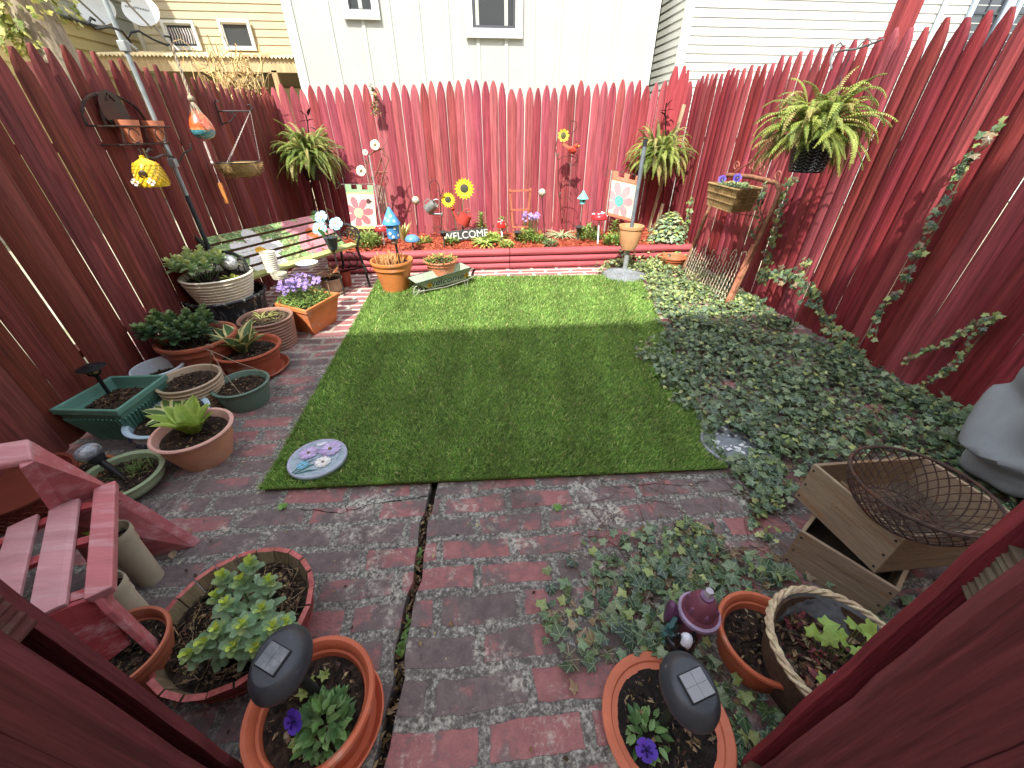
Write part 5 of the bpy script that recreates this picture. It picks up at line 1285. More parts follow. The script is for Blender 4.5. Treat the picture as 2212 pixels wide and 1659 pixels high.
starplant('variegated_sedge','arching white striped sedge left of the third solar lantern','ornamental grass',P(1213,512,ZB)[:2],ZB,.2,80,[(150,170,120),(120,146,92)],.24,.014,.8,(.25,1.2),edge=(216,220,180))
lowplant('ground_plant','rounded green bush right of the third solar lantern','small plant',P(1270,516,ZB)[:2],ZB,.14,420,[(132,164,84),(104,138,66),(168,186,110)],L=.045,hh=.12,up=1)
starplant('variegated_leaves','upright yellow striped leaves behind the blue birdhouse','ornamental plant',base(873,5.0)[:2],ZB,.1,22,[(170,176,96),(206,200,130)],.26,.035,.15,(1.8,4))
lowplant('ground_plant','low weeds and seedlings in front of the umbrella stand end of the bed','small plant',P(1330,520,ZB)[:2],ZB,.1,120,GR,L=.04,hh=.06)
lowplant('ground_plant','green leafy clump between the ladder trellis and the right mosaic globe','small plant',P(1165,524,ZB)[:2],ZB,.08,140,GR,L=.04,hh=.06)
lowplant('ground_plant','grey green clump between the lavender phlox and the striped sedge','small plant',P(1190,530,ZB)[:2],ZB,.07,120,[(140,160,110),(120,140,96)],L=.04,hh=.05)
lowplant('ground_plant','yellow green clump left of the small cone ornament near the front edge','small plant',P(1094,533,ZB)[:2],ZB,.07,120,[(176,190,96),(150,170,84)],L=.04,hh=.05)
lowplant('ground_plant','ragged green clump right of the large spotted mushroom in the bed','small plant',P(1322,528,ZB)[:2],ZB,.1,180,GR,L=.045,hh=.09)
# mushrooms
def mushroom(label,cap,foot,R,capc,dotc=None,stemc=(216,214,206),cone=False):
    cap=Vector(cap);foot=Vector(foot); t=thing('mushroom_ornament',label,'garden ornament',foot); d=cap-foot
    m=MB(stemc); m.tube([(0,0,-.03),d*.5,d],[.012,.009,.008],8); m.build('stem',paint,t,smooth=True)
    hC=R*(1.5 if cone else .75); pr=[(.001,-.004),(R*.9,-.004),(R,.004)]+[((R*math.cos(k/7*math.pi/2)**(1.3 if cone else .8)),.004+hC*math.sin(k/7*math.pi/2)) for k in range(1,7)]+[(.001,hC+.005)]
    m=MB(capc); m.lathe(pr,26,c=d); m.build('cap',ceramic,t,smooth=True)
    if dotc:
        for k in range(11):
            a=k*2.4; q=.25+.6*((k*.37)%1); ph=q*math.pi/2; r=R*math.cos(ph)**(1.3 if cone else .8); m=MB(dotc); m.ball(d+Vector((r*math.cos(a),r*math.sin(a),.004+hC*math.sin(ph))),R*.14,n=8,sc=(1,1,.5)); m.build('spot',ceramic,t,smooth=True)
Y=4.85; mushroom('small red mushroom ornament with white spots between flag and blue birdhouse',at(824,497,Y),base(830,Y),.075,(196,50,50),(240,238,230))
Y=4.62; mushroom('blue glazed mushroom ornament with pale rim right of the orange pot',at(891,520,Y),base(891,Y),.082,(90,142,190),stemc=(150,150,140))
Y=4.95; mushroom('red pointed cone ornament with tiny white spots on a thin white stake',at(1083,491,Y),base(1086,4.9),.055,(206,40,36),(246,240,232),cone=True)
Y=4.85; mushroom('large red mushroom ornament with big white spots beside the right flag',at(1294,473,Y),base(1291,4.72),.098,(176,44,52),(240,236,230))
# globe stakes
def globestake(label,g,Yg):
    c=at(*g,Yg); f=base(g[0]+6,Yg); t=thing('mosaic_globe',label,'globe light',f); d=c-f
    m=MB((50,44,42)); m.tube([(0,0,-.03),d-Vector((0,0,.03))],.005,6); m.lathe([(.005,-.05),(.02,-.035),(.028,-.02)],12,c=d); m.build('stake',metal,t)
    m=MB((226,226,212)); m.ball(d,.043,n=18); m.build('globe',ceramic,t,smooth=True)
    m=MB()
    for k in range(60):
        a=k*2.4; z=-1+2*(k+.5)/60; r=math.sqrt(1-z*z); nn_=Vector((r*math.cos(a),r*math.sin(a),z)); flower5(m,d+nn_*.0435,nn_,.0085,random.choice([(120,130,110),(190,170,60),(90,100,110),(170,80,80)]),n=4,cc=(90,90,80))
    m.build('mosaic',petalm,t)
    m=MB((60,60,60)); m.lathe([(.001,0),(.026,.0),(.028,.008),(.001,.012)],14,c=(0,0,.03)); m.build('solar_cap',plastic,t)
globestake('white mosaic globe on a thin stake left of the hanging watering can',(898,433),4.95)
globestake('white mosaic globe on a thin stake right of the ladder trellis',(1171,416),4.95)
# solar lanterns round cap
for (px,py,bx,Y,lab) in ((955,497,960,4.72,'round capped black solar lantern at the left end of the welcome sign'),(1115,498,1117,4.85,'round capped black solar lantern in front of the ladder trellis'),(1246,486,1247,4.85,'round capped black solar lantern beneath the turquoise birdhouse')):
    b=base(bx,Y); topz=at(px,py,Y).z; lantern(lab,b,topz-ZB,.95,col=(64,62,62),glow=(120,116,106),group='small solar lanterns along the flower bed')
# blue birdhouse on black stake in orange pot
c,R,hh,zs=OT; b=Vector((c.x+R*.35,c.y+.02,zs)); Yb=b.y; zt=at(842,447,Yb).z; ze=at(846,482,Yb).z; zb_=at(850,514,Yb).z
t=thing('blue_birdhouse','blue metal birdhouse with cone roof and painted daisies on a stake in the orange pot','birdhouse',b); ox=at(849,500,Yb).x-b.x
m=MB((34,34,34)); m.tube([(0,0,-.04),(ox*.6,0,(zb_-zs)*.8),(ox,0,zb_-zs)],.011,8); m.build('stake',plastic,t)
m=MB((150,120,100)); m.ball((ox,0,zb_-zs-.03),.035,n=12); m.build('amber_ball',MATS['crackled_glass'],t,smooth=True)
m=MB((66,136,196)); m.lathe([(.001,zb_-zs),(.056,zb_-zs),(.062,ze-zs),(.001,ze-zs)],28,c=(ox,0,0)); m.build('body',paint,t,smooth=True)
m=MB((76,146,206)); m.lathe([(.001,ze-zs-.002),(.082,ze-zs-.008),(.08,ze-zs+.004),(.05,ze-zs+(zt-ze)*.45),(.02,zt-zs-.02),(.006,zt-zs),(.001,zt-zs)],28,c=(ox-.004,0,0)); m.build('roof',paint,t,smooth=True)
m=MB((120,110,110)); m.tube([(ox+.014*math.cos(q*.6),0,zt-zs+.012+.014*math.sin(q*.6)) for q in range(11)],.0025,4); m.build('hanger',metal,t)
for k,(u_,v_,r_) in enumerate(((-.3,.35,.016),(.5,.7,.015),(.9,.2,.014),(-.8,.75,.015),(.1,.12,.014))):
    a=-math.pi/2+u_; z=zb_+(ze-zb_)*v_-zs; nn_=Vector((math.cos(a),math.sin(a),.1)); m=MB(); flower5(m,Vector((ox,0,z))+nn_*.061,nn_,r_,(236,228,210),n=6,cc=(220,150,60)); m.build('painted_daisy',petalm,t)
for k,(u_,v_) in enumerate(((-.2,.25),(.6,.2),(.2,.5),(-.7,.35))):
    a=-math.pi/2+u_; z=ze+(zt-ze)*v_-zs; nn_=Vector((math.cos(a),math.sin(a),.5)); m=MB(); flower5(m,Vector((ox-.004,0,z))+Vector((math.cos(a),math.sin(a),0))*(.078*(1-v_)**.9+.004),nn_,.014,(236,228,210),n=6,cc=(220,150,60)); m.build('painted_daisy',petalm,t)
# flags
def flag(label,corn,Y,petal,centre,top,hook,pole_b):
    """corn: TL,TR,BR,BL in photo pixels on plane Y"""
    q=[at(x,y,Y) for x,y in corn]; f=base(pole_b,Y); t=thing('garden_flag',label,'garden flag',f)
    L=[p-f for p in q]; m=MB(); nx,ny=44,60; vs=[];fs=[];cs=[]; W=(L[1]-L[0]).length;Hh=(L[3]-L[0]).length
    def pc(u,v):
        x=u*W;y=v*Hh
        if v<.17: return jit((150,186,140),8) if top=='g' else jit((206,130,100),10)
        if v<.2 or v>.93: return jit((206,206,130),8) if top=='g' else jit((206,120,90),10)
        dx=x-W*.36;dy=y-Hh*.62;r=math.hypot(dx,dy);a=math.atan2(dy,dx);R=W*.56
        if r<R*.3: return centre if (int(x/.011)+int(y/.011))%2 else tuple(min(255,k+50) for k in centre)
        if r<R*(.28+.72*abs(math.cos(a*3.5+.3))**.6): return jit(petal,6)
        if u>.6 and .3<v<.42 and abs((u-.78)*1.3)+abs(v-.36)*2<.16 and top=='g': return jit((90,60,60),10)
        return jit((222,216,190),6)
    for j in range(ny+1):
        for i in range(nx+1):
            u,v=i/nx,j/ny; p=(L[0]*(1-u)+L[1]*u)*(1-v)+(L[3]*(1-u)+L[2]*u)*v; vs.append(p+Vector((0,.006*math.sin(u*6+v*3)-.004,0)))
    for j in range(ny):
        for i in range(nx):
            u,v=(i+.5)/nx,(j+.5)/ny
            if v<.1 and (int(u*5)%2==1): continue
            k=j*(nx+1)+i; fs.append((k,k+nx+1,k+nx+2,k+1)); cs.append(pc(u,v))
    n0=len(vs); vs2=[p+Vector((0,.0015,0)) for p in vs]; m.add(vs,fs,cs); m.add(vs2,[tuple(reversed(f)) for f in fs],cs); m.build('cloth_panel',cloth,t)
    m=MB((84,80,76)); A=L[0]+Vector((-.05,0,.0));B=L[1]+Vector((.01,0,.0))
    pole=L[1] if hook=='r' else L[0]; px_=pole.x+(.012 if hook=='r' else -.012)
    m.tube([(px_,.01,-.02),(px_,.01,max(A.z,B.z)+(.28 if hook=='r' else 0))],.008,7,(176,176,168)); m.tube([(px_,.01,max(A.z,B.z)-.01),(px_,.01,max(A.z,B.z)),((L[0].x+L[1].x)/2,.01,(A.z+B.z)/2+.002),A if hook=='r' else B],.004,6)
    cc=A+Vector((-.035,0,-.0)) if hook=='r' else L[0]+Vector((-.06,0,-.02)); m.tube([cc+Vector((.04*(1-k/20)*math.cos(k*.42),0,-.02+.045*(1-k/20)*math.sin(k*.42))) for k in range(19)],.0035,5)
    m.build('flag_stand',metal,t)
flag('pale garden flag with a pink daisy and green tabs at the left of the bed',[(745,398),(806,400),(815,494),(760,494)],5.0,(206,116,124),(226,190,120),'g','r',812)
flag('pale garden flag with pink daisy and orange borders at the right of the bed',[(1324,368),(1386,382),(1362,478),(1313,465)],5.05,(214,150,156),(70,150,140),'o','l',1316)
# flower stake with metal blossoms and wheel
t=thing('flower_stake','tall bent iron stake with cream metal blossoms beside the left flag','garden stake',base(822,5.1)); lo=t.location; Y=5.1
def rel(x,y,dy=0): q=at(x,y,Y+dy); return q-lo
m=MB((136,92,78)); m.tube([(0,0,-.02),rel(812,470),rel(799,400),rel(793,360),rel(797,335),rel(812,325),rel(830,320)],.009,6); m.tube([rel(812,470),rel(826,380),rel(840,345),rel(826,322)],.008,5); m.tube([rel(799,400),rel(815,372),rel(824,340)],.007,5); m.tube([rel(808,372),rel(838,372)],.006,5); m.tube([rel(793,360),rel(780,372)],.004,5); m.tube([rel(797,335),rel(790,330)],.004,5); m.tube([rel(812,325),rel(810,314)],.004,5); m.tube([rel(825,322),rel(838,300)],.004,5)
m.build('stem',rust,t,smooth=True)
for (x,y,r) in ((780,369,.055),(810,313,.052),(789,329,.03)):
    m=MB(); flower5(m,rel(x,y,-.02),(-.1,-1,.3),r,(222,220,190),n=5,cc=(120,110,60),wid=1.1); flower5(m,rel(x,y,-.027),(-.1,-1,.3),r*.5,(110,110,80),n=5,cc=(190,170,80),wid=.3); m.build('metal_blossom',petalm,t)
for (x,y) in ((787,345),(822,340),(806,352),(826,330),(802,380)):
    m=MB((96,84,60)); blade(m,rel(x,y),(random.uniform(-1,1),-.3,-1),.05,.025,(106,90,64)); m.build('metal_leaf',petalm,t)
# wind chime with wheel
Y=5.15; t=thing('wind_chime','weathered wooden wind chime with small spoked wheel near the left flag','wind chime',(at(822,372,Y).x,Y,at(822,470,Y).z)); lo=t.location
m=MB((176,110,86)); a=rel(808,372);b=rel(834,372); m.box((a+b)/2,((b-a).length,.03,.012)); m.build('top_bar',wood,t)
m=MB((140,84,72)); c_=rel(827,388); m.tube([c_+Vector((.06*math.cos(k*.5236),0,.06*math.sin(k*.5236))) for k in range(12)],.005,5,closed=True)
for k in range(3): a_=k*math.pi/3; m.tube([c_+Vector((.06*math.cos(a_),0,.06*math.sin(a_))),c_-Vector((.06*math.cos(a_),0,.06*math.sin(a_)))],.003,4)
m.build('wheel',rust,t)
for k,x in enumerate((814,819,824,829)):
    m=MB((160,140,126)); p_=rel(x,398+k*2); m.tube([p_,p_-Vector((0,0,.32-.03*k))],.010,8); m.build('chime_tube',wood,t)
    
# galvanised watering can on shepherd hook
Y=5.0; f=base(955,Y); t=thing('shepherd_hook','thin black shepherd hook holding the grey watering can','shepherd hook',f); lo=f
m=MB((44,40,40)); m.tube([(0,0,-.03),rel(951,430),rel(948,400),rel(940,388),rel(930,392),rel(927,404),rel(930,412)],.005,6); m.tube([rel(951,425),rel(958,408)],.004,5); m.build('hook_rod',metal,t)
m=MB((60,60,50)); blade(m,rel(951,425),(1,-.2,.8),.06,.03,(70,66,60)); blade(m,rel(950,415),(-1,-.2,.8),.05,.03,(70,66,60)); blade(m,rel(952,440),(1,-.2,-.2),.05,.03,(70,66,60)); m.build('metal_leaf',petalm,t)
def can(name,label,c,R,h,col,mat,tilt,yaw_,sq=1,ph=1):
    t=thing(name,label,'watering can',c); M=Euler((0,tilt,0)).to_matrix().to_4x4(); M=Matrix.Rotation(yaw_,4,'Z')@M
    m=MB(col); m.M=M; m.lathe([(.001,-h/2),(R*.95,-h/2),(R,-h/2+.005),(R*.9,h/2-.005),(R*.92,h/2),(R*.85,h/2),(R*.85,-h/2+.02),(.001,-h/2+.02)],28,sq=sq); m.build('can_body',mat,t,smooth=True)
    m=MB(col); m.M=M; m.tube([(R*.85,0,-h*.35),(R*1.5,0,-h*.05),(R*2.05,0,h*.32)],[.018,.012,.01],10); m.lathe([(.01,0),(.028,.03),(.001,.034)],16,M=Matrix.Translation((R*2.0,0,h*.28))@Matrix.Rotation(.8,4,'Y')); m.build('spout',mat,t,smooth=True)
    m=MB(col); m.M=M; m.tube([(R*.6*math.cos(q),0,h/2+R*.9*math.sin(q)) for q in [i*math.pi/12 for i in range(13)]],.005,6); m.tube([(-R*.9,0,h*.3),(-R*1.5,0,h*.2),(-R*1.4,0,-h*.25),(-R*.95,0,-h*.35)],.005,6); m.build('handle',mat,t,smooth=True)
can('watering_can','galvanised watering can hanging from the black hook above the bed',at(931,447,4.95),.06,.13,(150,154,150),galv,.95,-.1)
can('watering_can','red metal watering can tipped over the welcome sign',at(1003,474,4.95),.075,.12,(196,66,56),paint,-.45,math.pi-.0,.75)
t=thing('can_stand','curled thin wire stand under the red watering can','ornament stand',base(1003,4.95)); m=MB((70,64,60)); z1=at(1003,490,4.95).z-ZB; m.tube([(0,0,-.02),(0,0,z1)],.004,5); m.tube([(.03+.025*math.cos(k*.5),0,z1-.03+.025*math.sin(k*.5)) for k in range(10)],.003,4); m.build('stand_rod',metal,t)
# welcome sign
Y=4.88; a=at(966,520,Y);b=at(1046,511,Y); 
t=thing('welcome_sign','weathered dark grey sign lettered WELCOME standing in the flower bed','sign',((a.x+b.x)/2,Y,ZB)); wv=b-a; ang=math.atan2(wv.z,wv.x); M=Matrix.Translation((0,0,(a.z+b.z)/2-ZB+.045))@Matrix.Rotation(-ang,4,'Y')
m=MB((64,66,66)); m.M=M; m.box((0,0,0),(wv.length+.02,.015,.115)); m.build('board',surf('slate_paint',rough=.8,var=.2,scale=10,bump=.4,dirt=(96,96,92),dscale=10),t,bevel=.003)
textmesh('WELCOME',.115,.001,paint,'lettering',t,M@Matrix.Translation((0,-.0095,-.004))@Matrix.Rotation(math.pi/2,4,'X')@Matrix.Diagonal((.98,1,1,1)),(226,226,220))
m=MB((60,56,54)); m.beam((-.15,.01,-.02),(-.15,.01,.15),.01,.01); m.beam((.15,.01,-.02),(.15,.01,.15),.01,.01); m.build('leg',wood,t)
# sunflowers
for (x,y,r,Y,lab,bx) in ((968,432,.088,5.02,'smaller metal sunflower on a stake beside the galvanised can',990),(1003,408,.12,5.06,'largest metal sunflower with bright yellow petals above the red watering can',1000)):
    f=base(bx,Y); t=thing('sunflower_ornament',lab,'garden ornament',f); lo=f; c_=rel(x,y); m=MB((96,116,84)); m.tube([(0,0,-.02),(c_.x*.2,0,c_.z*.5),c_],.006,6); m.build('stem',metal,t)
    for off,s_ in ((0,1.0),(.12,.82)):
        m=MB(); d_=Vector((0,-1,.12)); Mf=frame(d_); n=18
        for i in range(n):
            a_=2*math.pi*(i+off*4)/n; u_=Mf@Vector((.1,math.cos(a_),math.sin(a_))); v_=Mf@Vector((0,-math.sin(a_),math.cos(a_))); w_=r*.15; o_=c_+Vector((0,-off*.05,0))
            m.add([o_+u_*r*.35-v_*w_*.6,o_+u_*r*.7*s_-v_*w_,o_+u_*r*s_,o_+u_*r*.7*s_+v_*w_,o_+u_*r*.35+v_*w_*.6],[(0,1,2,3,4)],jit((236,206,36) if off==0 else (240,216,50),8))
        m.build('petals',petalm,t)
    m=MB((74,74,60)); m.ball(c_+Vector((0,-.006,0)),r*.43,n=20,sc=(1,.3,1)); m.build('seed_head',surf('seed_head',rough=.8,var=.4,scale=120,bump=1,bscale=200),t,smooth=True)
    if r>.1:
        for dx,dz,sg in ((-.07,-.26,-1),(.07,-.25,1)): m=MB(); blade(m,(c_.x*.6,-.01,c_.z+dz-.03),(sg*.9,-.4,.8),.1,.055,(96,140,112),seg=4); m.build('metal_leaf',petalm,t)
# ladder trellis
Y=5.0; t=thing('ladder_trellis','small reddish brown wooden ladder trellis standing in the bed','trellis',base(1124,Y)); lo=t.location
m=MB((176,96,70)); 
A,B_,C_,D_=rel(1101,408),rel(1146,406),rel(1136,512),rel(1110,512)
for p_,q_ in ((A,D_),(B_,C_)): m=MB((176,96,70)); m.beam(q_-Vector((0,0,.02)),p_,.022,.022,up=(0,1,0)); m.build('rail',wood,t)
for v_ in (.04,.42,.78): m=MB((180,100,74)); m.beam(A.lerp(D_,v_)+Vector((-.012,-.013,0)),B_.lerp(C_,v_)+Vector((.012,-.013,0)),.02,.01,up=(0,1,0)); m.build('rung',wood,t)
# bird and sunflower stake
Y=5.2; t=thing('bird_stake','tall curled iron stake with small sunflower and red metal bird','garden stake',base(1226,Y)); lo=t.location
m=MB((96,56,50)); m.tube([(0,0,-.02),rel(1222,480),rel(1208,430),rel(1205,390),rel(1206,350),rel(1200,320),rel(1204,300),rel(1215,292)],.006,6)
m.tube([rel(1220,288),rel(1236,288),rel(1246,276),rel(1245,264),rel(1236,260),rel(1230,268)],.005,6); m.tube([rel(1206,345),rel(1216,338),rel(1230,336),rel(1243,340),rel(1248,352),rel(1244,360),rel(1240,354)],.005,6)
m.tube([rel(1206,395),rel(1222,390),rel(1240,396),rel(1248,412),rel(1242,418)],.004,5); m.tube([rel(1208,430),rel(1226,424),rel(1236,436)],.004,5)
m.build('stem',MATS['rusty_iron'],t,smooth=True)
m=MB(); flower5(m,rel(1217,293,-.02),(0,-1,.2),.068,(226,190,60),n=9,cc=(90,96,56),wid=.9); m.build('petals',petalm,t); m=MB((92,96,60)); m.ball(rel(1217,293,-.03),.033,n=14,sc=(.9,.3,1.1)); m.build('seed_head',MATS['seed_head'],t,smooth=True)
m=MB(); 
for (x,y,dx) in ((1229,270,.3),(1210,330,-1),(1228,350,.4),(1213,395,.5),(1212,415,-.6)): blade(m,rel(x,y,-.01),(dx,-.3,-.8),.05,.028,(84,86,66))
m.build('metal_leaf',petalm,t)
bq=rel(1236,324,-.03); m=MB((190,66,44)); m.ball(bq,.045,n=14,sc=(1.15,.5,.85),M=Euler((0,.35,0)).to_matrix().to_4x4()); m.ball(bq+Vector((.045,0,.04)),.026,(190,66,44),10,sc=(1,.7,1)); m.poly([(-.03,0),(-.12,.05),(-.11,.075),(-.02,.03)],.008,(170,110,80),M=Matrix.Translation(bq)); m.poly([(.03,.055),(.038,.1),(.055,.06)],.008,(96,60,56),M=Matrix.Translation(bq)); m.poly([(.064,.05),(.09,.045),(.066,.03)],.01,(220,190,90),M=Matrix.Translation(bq)); m.poly([(-.04,.01),(.01,.02),(.03,-.01),(-.01,-.02)],.05,(170,50,38),M=Matrix.Translation(bq)); m.build('metal_bird',paint,t,smooth=True)
# turquoise birdhouse
Y=4.95; f=base(1250,Y); t=thing('turquoise_birdhouse','small turquoise birdhouse with a cone roof on a thin pole','birdhouse',f); lo=f; zt=rel(1250,411).z;ze=rel(1250,427).z;zb_=rel(1250,440).z
m=MB((70,60,56)); m.tube([(0,0,-.02),(0,0,zb_)],.005,6); m.build('pole',metal,t); m=MB((110,206,206)); m.lathe([(.001,zb_),(.036,zb_),(.036,ze),(.001,ze)],20); m.build('body',paint,t,smooth=True)
m=MB((110,210,204)); m.lathe([(.001,ze-.004),(.068,ze-.01),(.001,zt)],20); m.build('roof',paint,t); m=MB((40,60,60)); m.lathe([(.001,0),(.011,0)],12,M=Matrix.Translation((0,-.0375,zb_+.03))@Matrix.Rotation(math.pi/2,4,'X')); m.tube([(.0,-.036,zb_+.012),(0,-.055,zb_+.012)],.003,5,(110,206,206)); m.build('entrance',plastic,t)
# ---------------- ferns ----------------
def fern(label,c,n,L,hang,cols,asym=(0,0)):
    t=thing('fern_plant',label,'hanging fern',c); m=MB()
    for k in range(n):
        az=k*2.399+random.uniform(-.2,.2); el_=random.uniform(-.5,1.35); l=L*random.uniform(.6,1.12); d=Vector((math.cos(az)*math.cos(el_),math.sin(az)*math.cos(el_),math.sin(el_)))
        p=Vector((math.cos(az)*.05,math.sin(az)*.05,0)); seg=15; cl=random.choice(cols); pts=[p.copy()]; g=random.uniform(.5,2.3)*(1.3 if el_>.6 else .9); tw=random.uniform(-.09,.09)
        for i in range(seg):
            d=(d+Vector((-d.y*tw,d.x*tw,-g*.085*(i/6)))).normalized(); p=p+d*l/seg; pts.append(p.copy())
        m.tube(pts,[.0022]*len(pts),3,(130,130,60))
        for i in range(1,seg+1):
            q=i/seg; w_=.030*math.sin(math.pi*min(1,.12+q*.86))**.7*(1 if L>.3 else .85); tt=(pts[i]-pts[i-1]).normalized(); sd=tt.cross(Vector((0,0,1))); sd=sd.normalized() if sd.length>.1 else Vector((1,0,0)); up=sd.cross(tt)
            for sub_ in (0,.5):
                b=pts[i-1].lerp(pts[i],sub_); hw=l/seg*.17
                for s_ in (-1,1):
                    e=b+sd*s_*w_+tt*w_*.25-up*.006+Vector((0,0,-.004)); cc=jit(cl,14)
                    m.add([b-tt*hw,b+sd*s_*w_*.55-tt*hw*.9,e,b+sd*s_*w_*.55+tt*hw*1.2,b+tt*hw],[(0,1,2,3,4)],cc)
    m.build('fronds',leafm,t); return t
FC=[(130,150,66),(156,172,80),(96,120,52),(112,132,58),(170,160,96)]
def basket(label,c,R,h,col,mat,name='hanging_pot'):
    t=thing(name,label,'hanging pot',c); m=MB(col); m.lathe([(.001,-h),(R*.7,-h),(R,0),(R*1.04,0),(R*1.04,.012),(R*.94,.012),(R*.9,-.02),(.001,-.02)],28); m.build('pot_body',mat,t,smooth=True); return t
def hookpole(label,pts,leaves,Y,foot):
    f=base(foot,Y); t=thing('plant_hook',label,'plant hook',f); m=MB((34,30,30)); L=[at(x,y,Y)-f for x,y in pts]; m.tube([(0,0,-.05)]+L,.007,6); m.build('hook_rod',metal,t,smooth=True); m=MB()
    for x,y,dx,dz in leaves: blade(m,at(x,y,Y)-f,(dx,-.3,dz),.09,.045,(40,36,36),seg=3)
    m.build('metal_leaf',metal,t)
YFn=5.12
hookpole('black leafy iron plant hook carrying the left fern',[(672,400),(668,300),(664,262),(660,248)],[(664,262,-1,.2),(664,262,1,.5),(662,252,-.6,1),(668,275,.9,-.1),(662,282,-1,-.3),(666,250,.5,1.2)],5.3,690)
c_=at(668,342,YFn); basket('dark hanging pot hidden inside the left fern',(c_.x,YFn,c_.z-.05),.12,.16,(60,40,36),plastic); fern('bushy hanging fern with yellow green fronds at the left end of the back fence',(c_.x,YFn,c_.z+.03),210,.40,0,FC)
hookpole('black leafy iron plant hook carrying the right fern',[(1440,330),(1438,280),(1437,240),(1440,222)],[(1438,240,-1,.3),(1438,240,1,.5),(1440,232,.4,1.2),(1441,262,1,.2),(1446,256,1,-.6),(1436,250,-1,.8)],5.3,1420)
c_=at(1424,335,YFn); basket('dark hanging pot hidden inside the right rear fern',(c_.x,YFn,c_.z-.05),.12,.16,(60,40,36),plastic); fern('bushy hanging fern in the right rear corner behind the umbrella stand',(c_.x,YFn,c_.z),220,.42,0,FC)
# dried vine on back fence, wooden stakes
t=thing('dry_vine','short dried vine sprig hooked over the top of the back fence','vine',at(808,205,5.4)); m=MB()
for k in range(46): blade(m,(random.uniform(-.03,.03),-.03+random.uniform(-.02,.01),random.uniform(-.17,.09)),(random.uniform(-1,1),random.uniform(-1,0),random.uniform(-1,.6)),.05,.028,jit(random.choice([(150,140,70),(96,80,50),(176,170,100)])))
m.build('leaves',leafm,t)
for lab,p0,p1,Y in (('weathered pale wooden pole leaning in the right rear corner',(1462,282),(1478,226),5.3),('thin grey wooden stake below the right rear fern',(1416,492),(1432,440),5.2)):
    a=at(*p0,Y);b=at(*p1,Y); f=Vector((a.x-(b.x-a.x)/(b.z-a.z)*(a.z-ZB),Y,ZB)); t=thing('wooden_stake',lab,'wooden stake',f); m=MB((170,150,120)); m.beam((0,0,0),b-f,.035,.03); m.build('stake_body',wood,t,bevel=.003)
# ================= RIGHT SIDE =================
# umbrella stand
B=P(1347,598,0); t=thing('umbrella_stand','grey umbrella stand pole rising from a ribbed round concrete coloured base','umbrella stand',(B.x,B.y,0)); R=(P(1393,598,.02)-P(1301,598,.02)).length/2
m=MB((122,128,132)); m.lathe([(.001,0),(R,0),(R,.02),(R*.93,.035),(R*.5,.06),(R*.2,.085),(.04,.09),(.001,.09)],40)
for k in range(40): a=k*math.pi/20; m.tube([(R*.93*math.cos(a),R*.93*math.sin(a),.036),(R*.5*math.cos(a),R*.5*math.sin(a),.061),(R*.22*math.cos(a),R*.22*math.sin(a),.083)],.003,4)
m.build('base_plate',surf('grey_resin',rough=.7,var=.2,scale=30,bump=.3,dirt=(100,100,96),dscale=12),t,smooth=True)
hz_=PY(1392,300,B.y).z
m=MB((150,156,156)); m.tube([(0,0,.08),(0,0,.34)],.026,16); m.build('socket',metal,t,smooth=True); m=MB((118,128,136)); m.tube([(0,0,.3),(0,0,hz_-.06)],.019,14); m.build('pole',metal,t,smooth=True); m=MB((50,54,58)); m.tube([(0,0,hz_-.06),(0,0,hz_)],.02,14); m.build('cap',plastic,t,smooth=True)
zr=PY(1362,489,B.y-.05).z; zb_=PY(1362,540,B.y-.05).z
t=thing('pole_planter','tan terracotta pot threaded on the umbrella pole like a collar','plant pot',(B.x+.0,B.y-.0,zb_)); hp_=zr-zb_; m=MB((206,152,104)); Rp=.122; m.lathe([(.022,0),(Rp*.6,0),(Rp*.82,hp_*.3),(Rp*.93,hp_*.7),(Rp*.95,hp_*.86),(Rp*1.02,hp_*.88),(Rp*1.04,hp_),(Rp*.94,hp_),(Rp*.86,hp_*.8),(Rp*.6,hp_*.4),(.03,hp_*.35),(.022,0)],36); m.build('pot_body',terra,t,smooth=True)
# corner pots, ivy bush
t,c,R,hh,zs=pot('empty terracotta pot in the ivy by the leaning iron gate',1424,1482,553,588,.68,'rim',(196,104,66),soil=.25,hmax=.34,bits=False)
# leaning iron gate
A=P(1470,596,0);Bq=P(1568,671,0); TL=PX(1563,376,2.5);TR=PX(1694,398,2.52)
t=thing('iron_gate','old rusty tubular garden gate leaning on the right fence with woven wire below','iron gate',((A.x+Bq.x)/2,(A.y+Bq.y)/2,0)); lo=t.location
A-=lo;Bq-=lo;TL-=lo;TR-=lo
m=MB((140,96,70)); ml=A.lerp(TL,.86); mr=Bq.lerp(TR,.86)
m.tube([A,A.lerp(TL,.45),ml,A.lerp(TL,.95)+(TR-TL)*.03,TL+(TR-TL)*.1,TL.lerp(TR,.5)+Vector((0,0,.015)),TR-(TR-TL)*.1,Bq.lerp(TR,.95)-(TR-TL)*.02,mr,Bq.lerp(TR,.45),Bq],.019,10); m.build('frame_tube',rust,t,smooth=True)
m=MB((176,112,84)); m.beam(Bq+Vector((-.02,0,.01)),Bq.lerp(TR,.55)+Vector((-.02,0,0)),.035,.03); m.build('side_bar',rust,t,bevel=.003)
m=MB((186,172,150)); nw=19
def gp(u,v): return A.lerp(Bq,u).lerp(TL.lerp(TR,u),v)
for k in range(nw):
    u=.04+.92*k/nw; top=.30+.12*u+.04*math.sin(k*1.7); pts=[gp(u+.008*math.sin(q*3.1+k),.03+(top-.03)*q/16)+Vector((-.012,0,.004*math.sin(q*2))) for q in range(17)]; m.tube(pts,.0045,4)
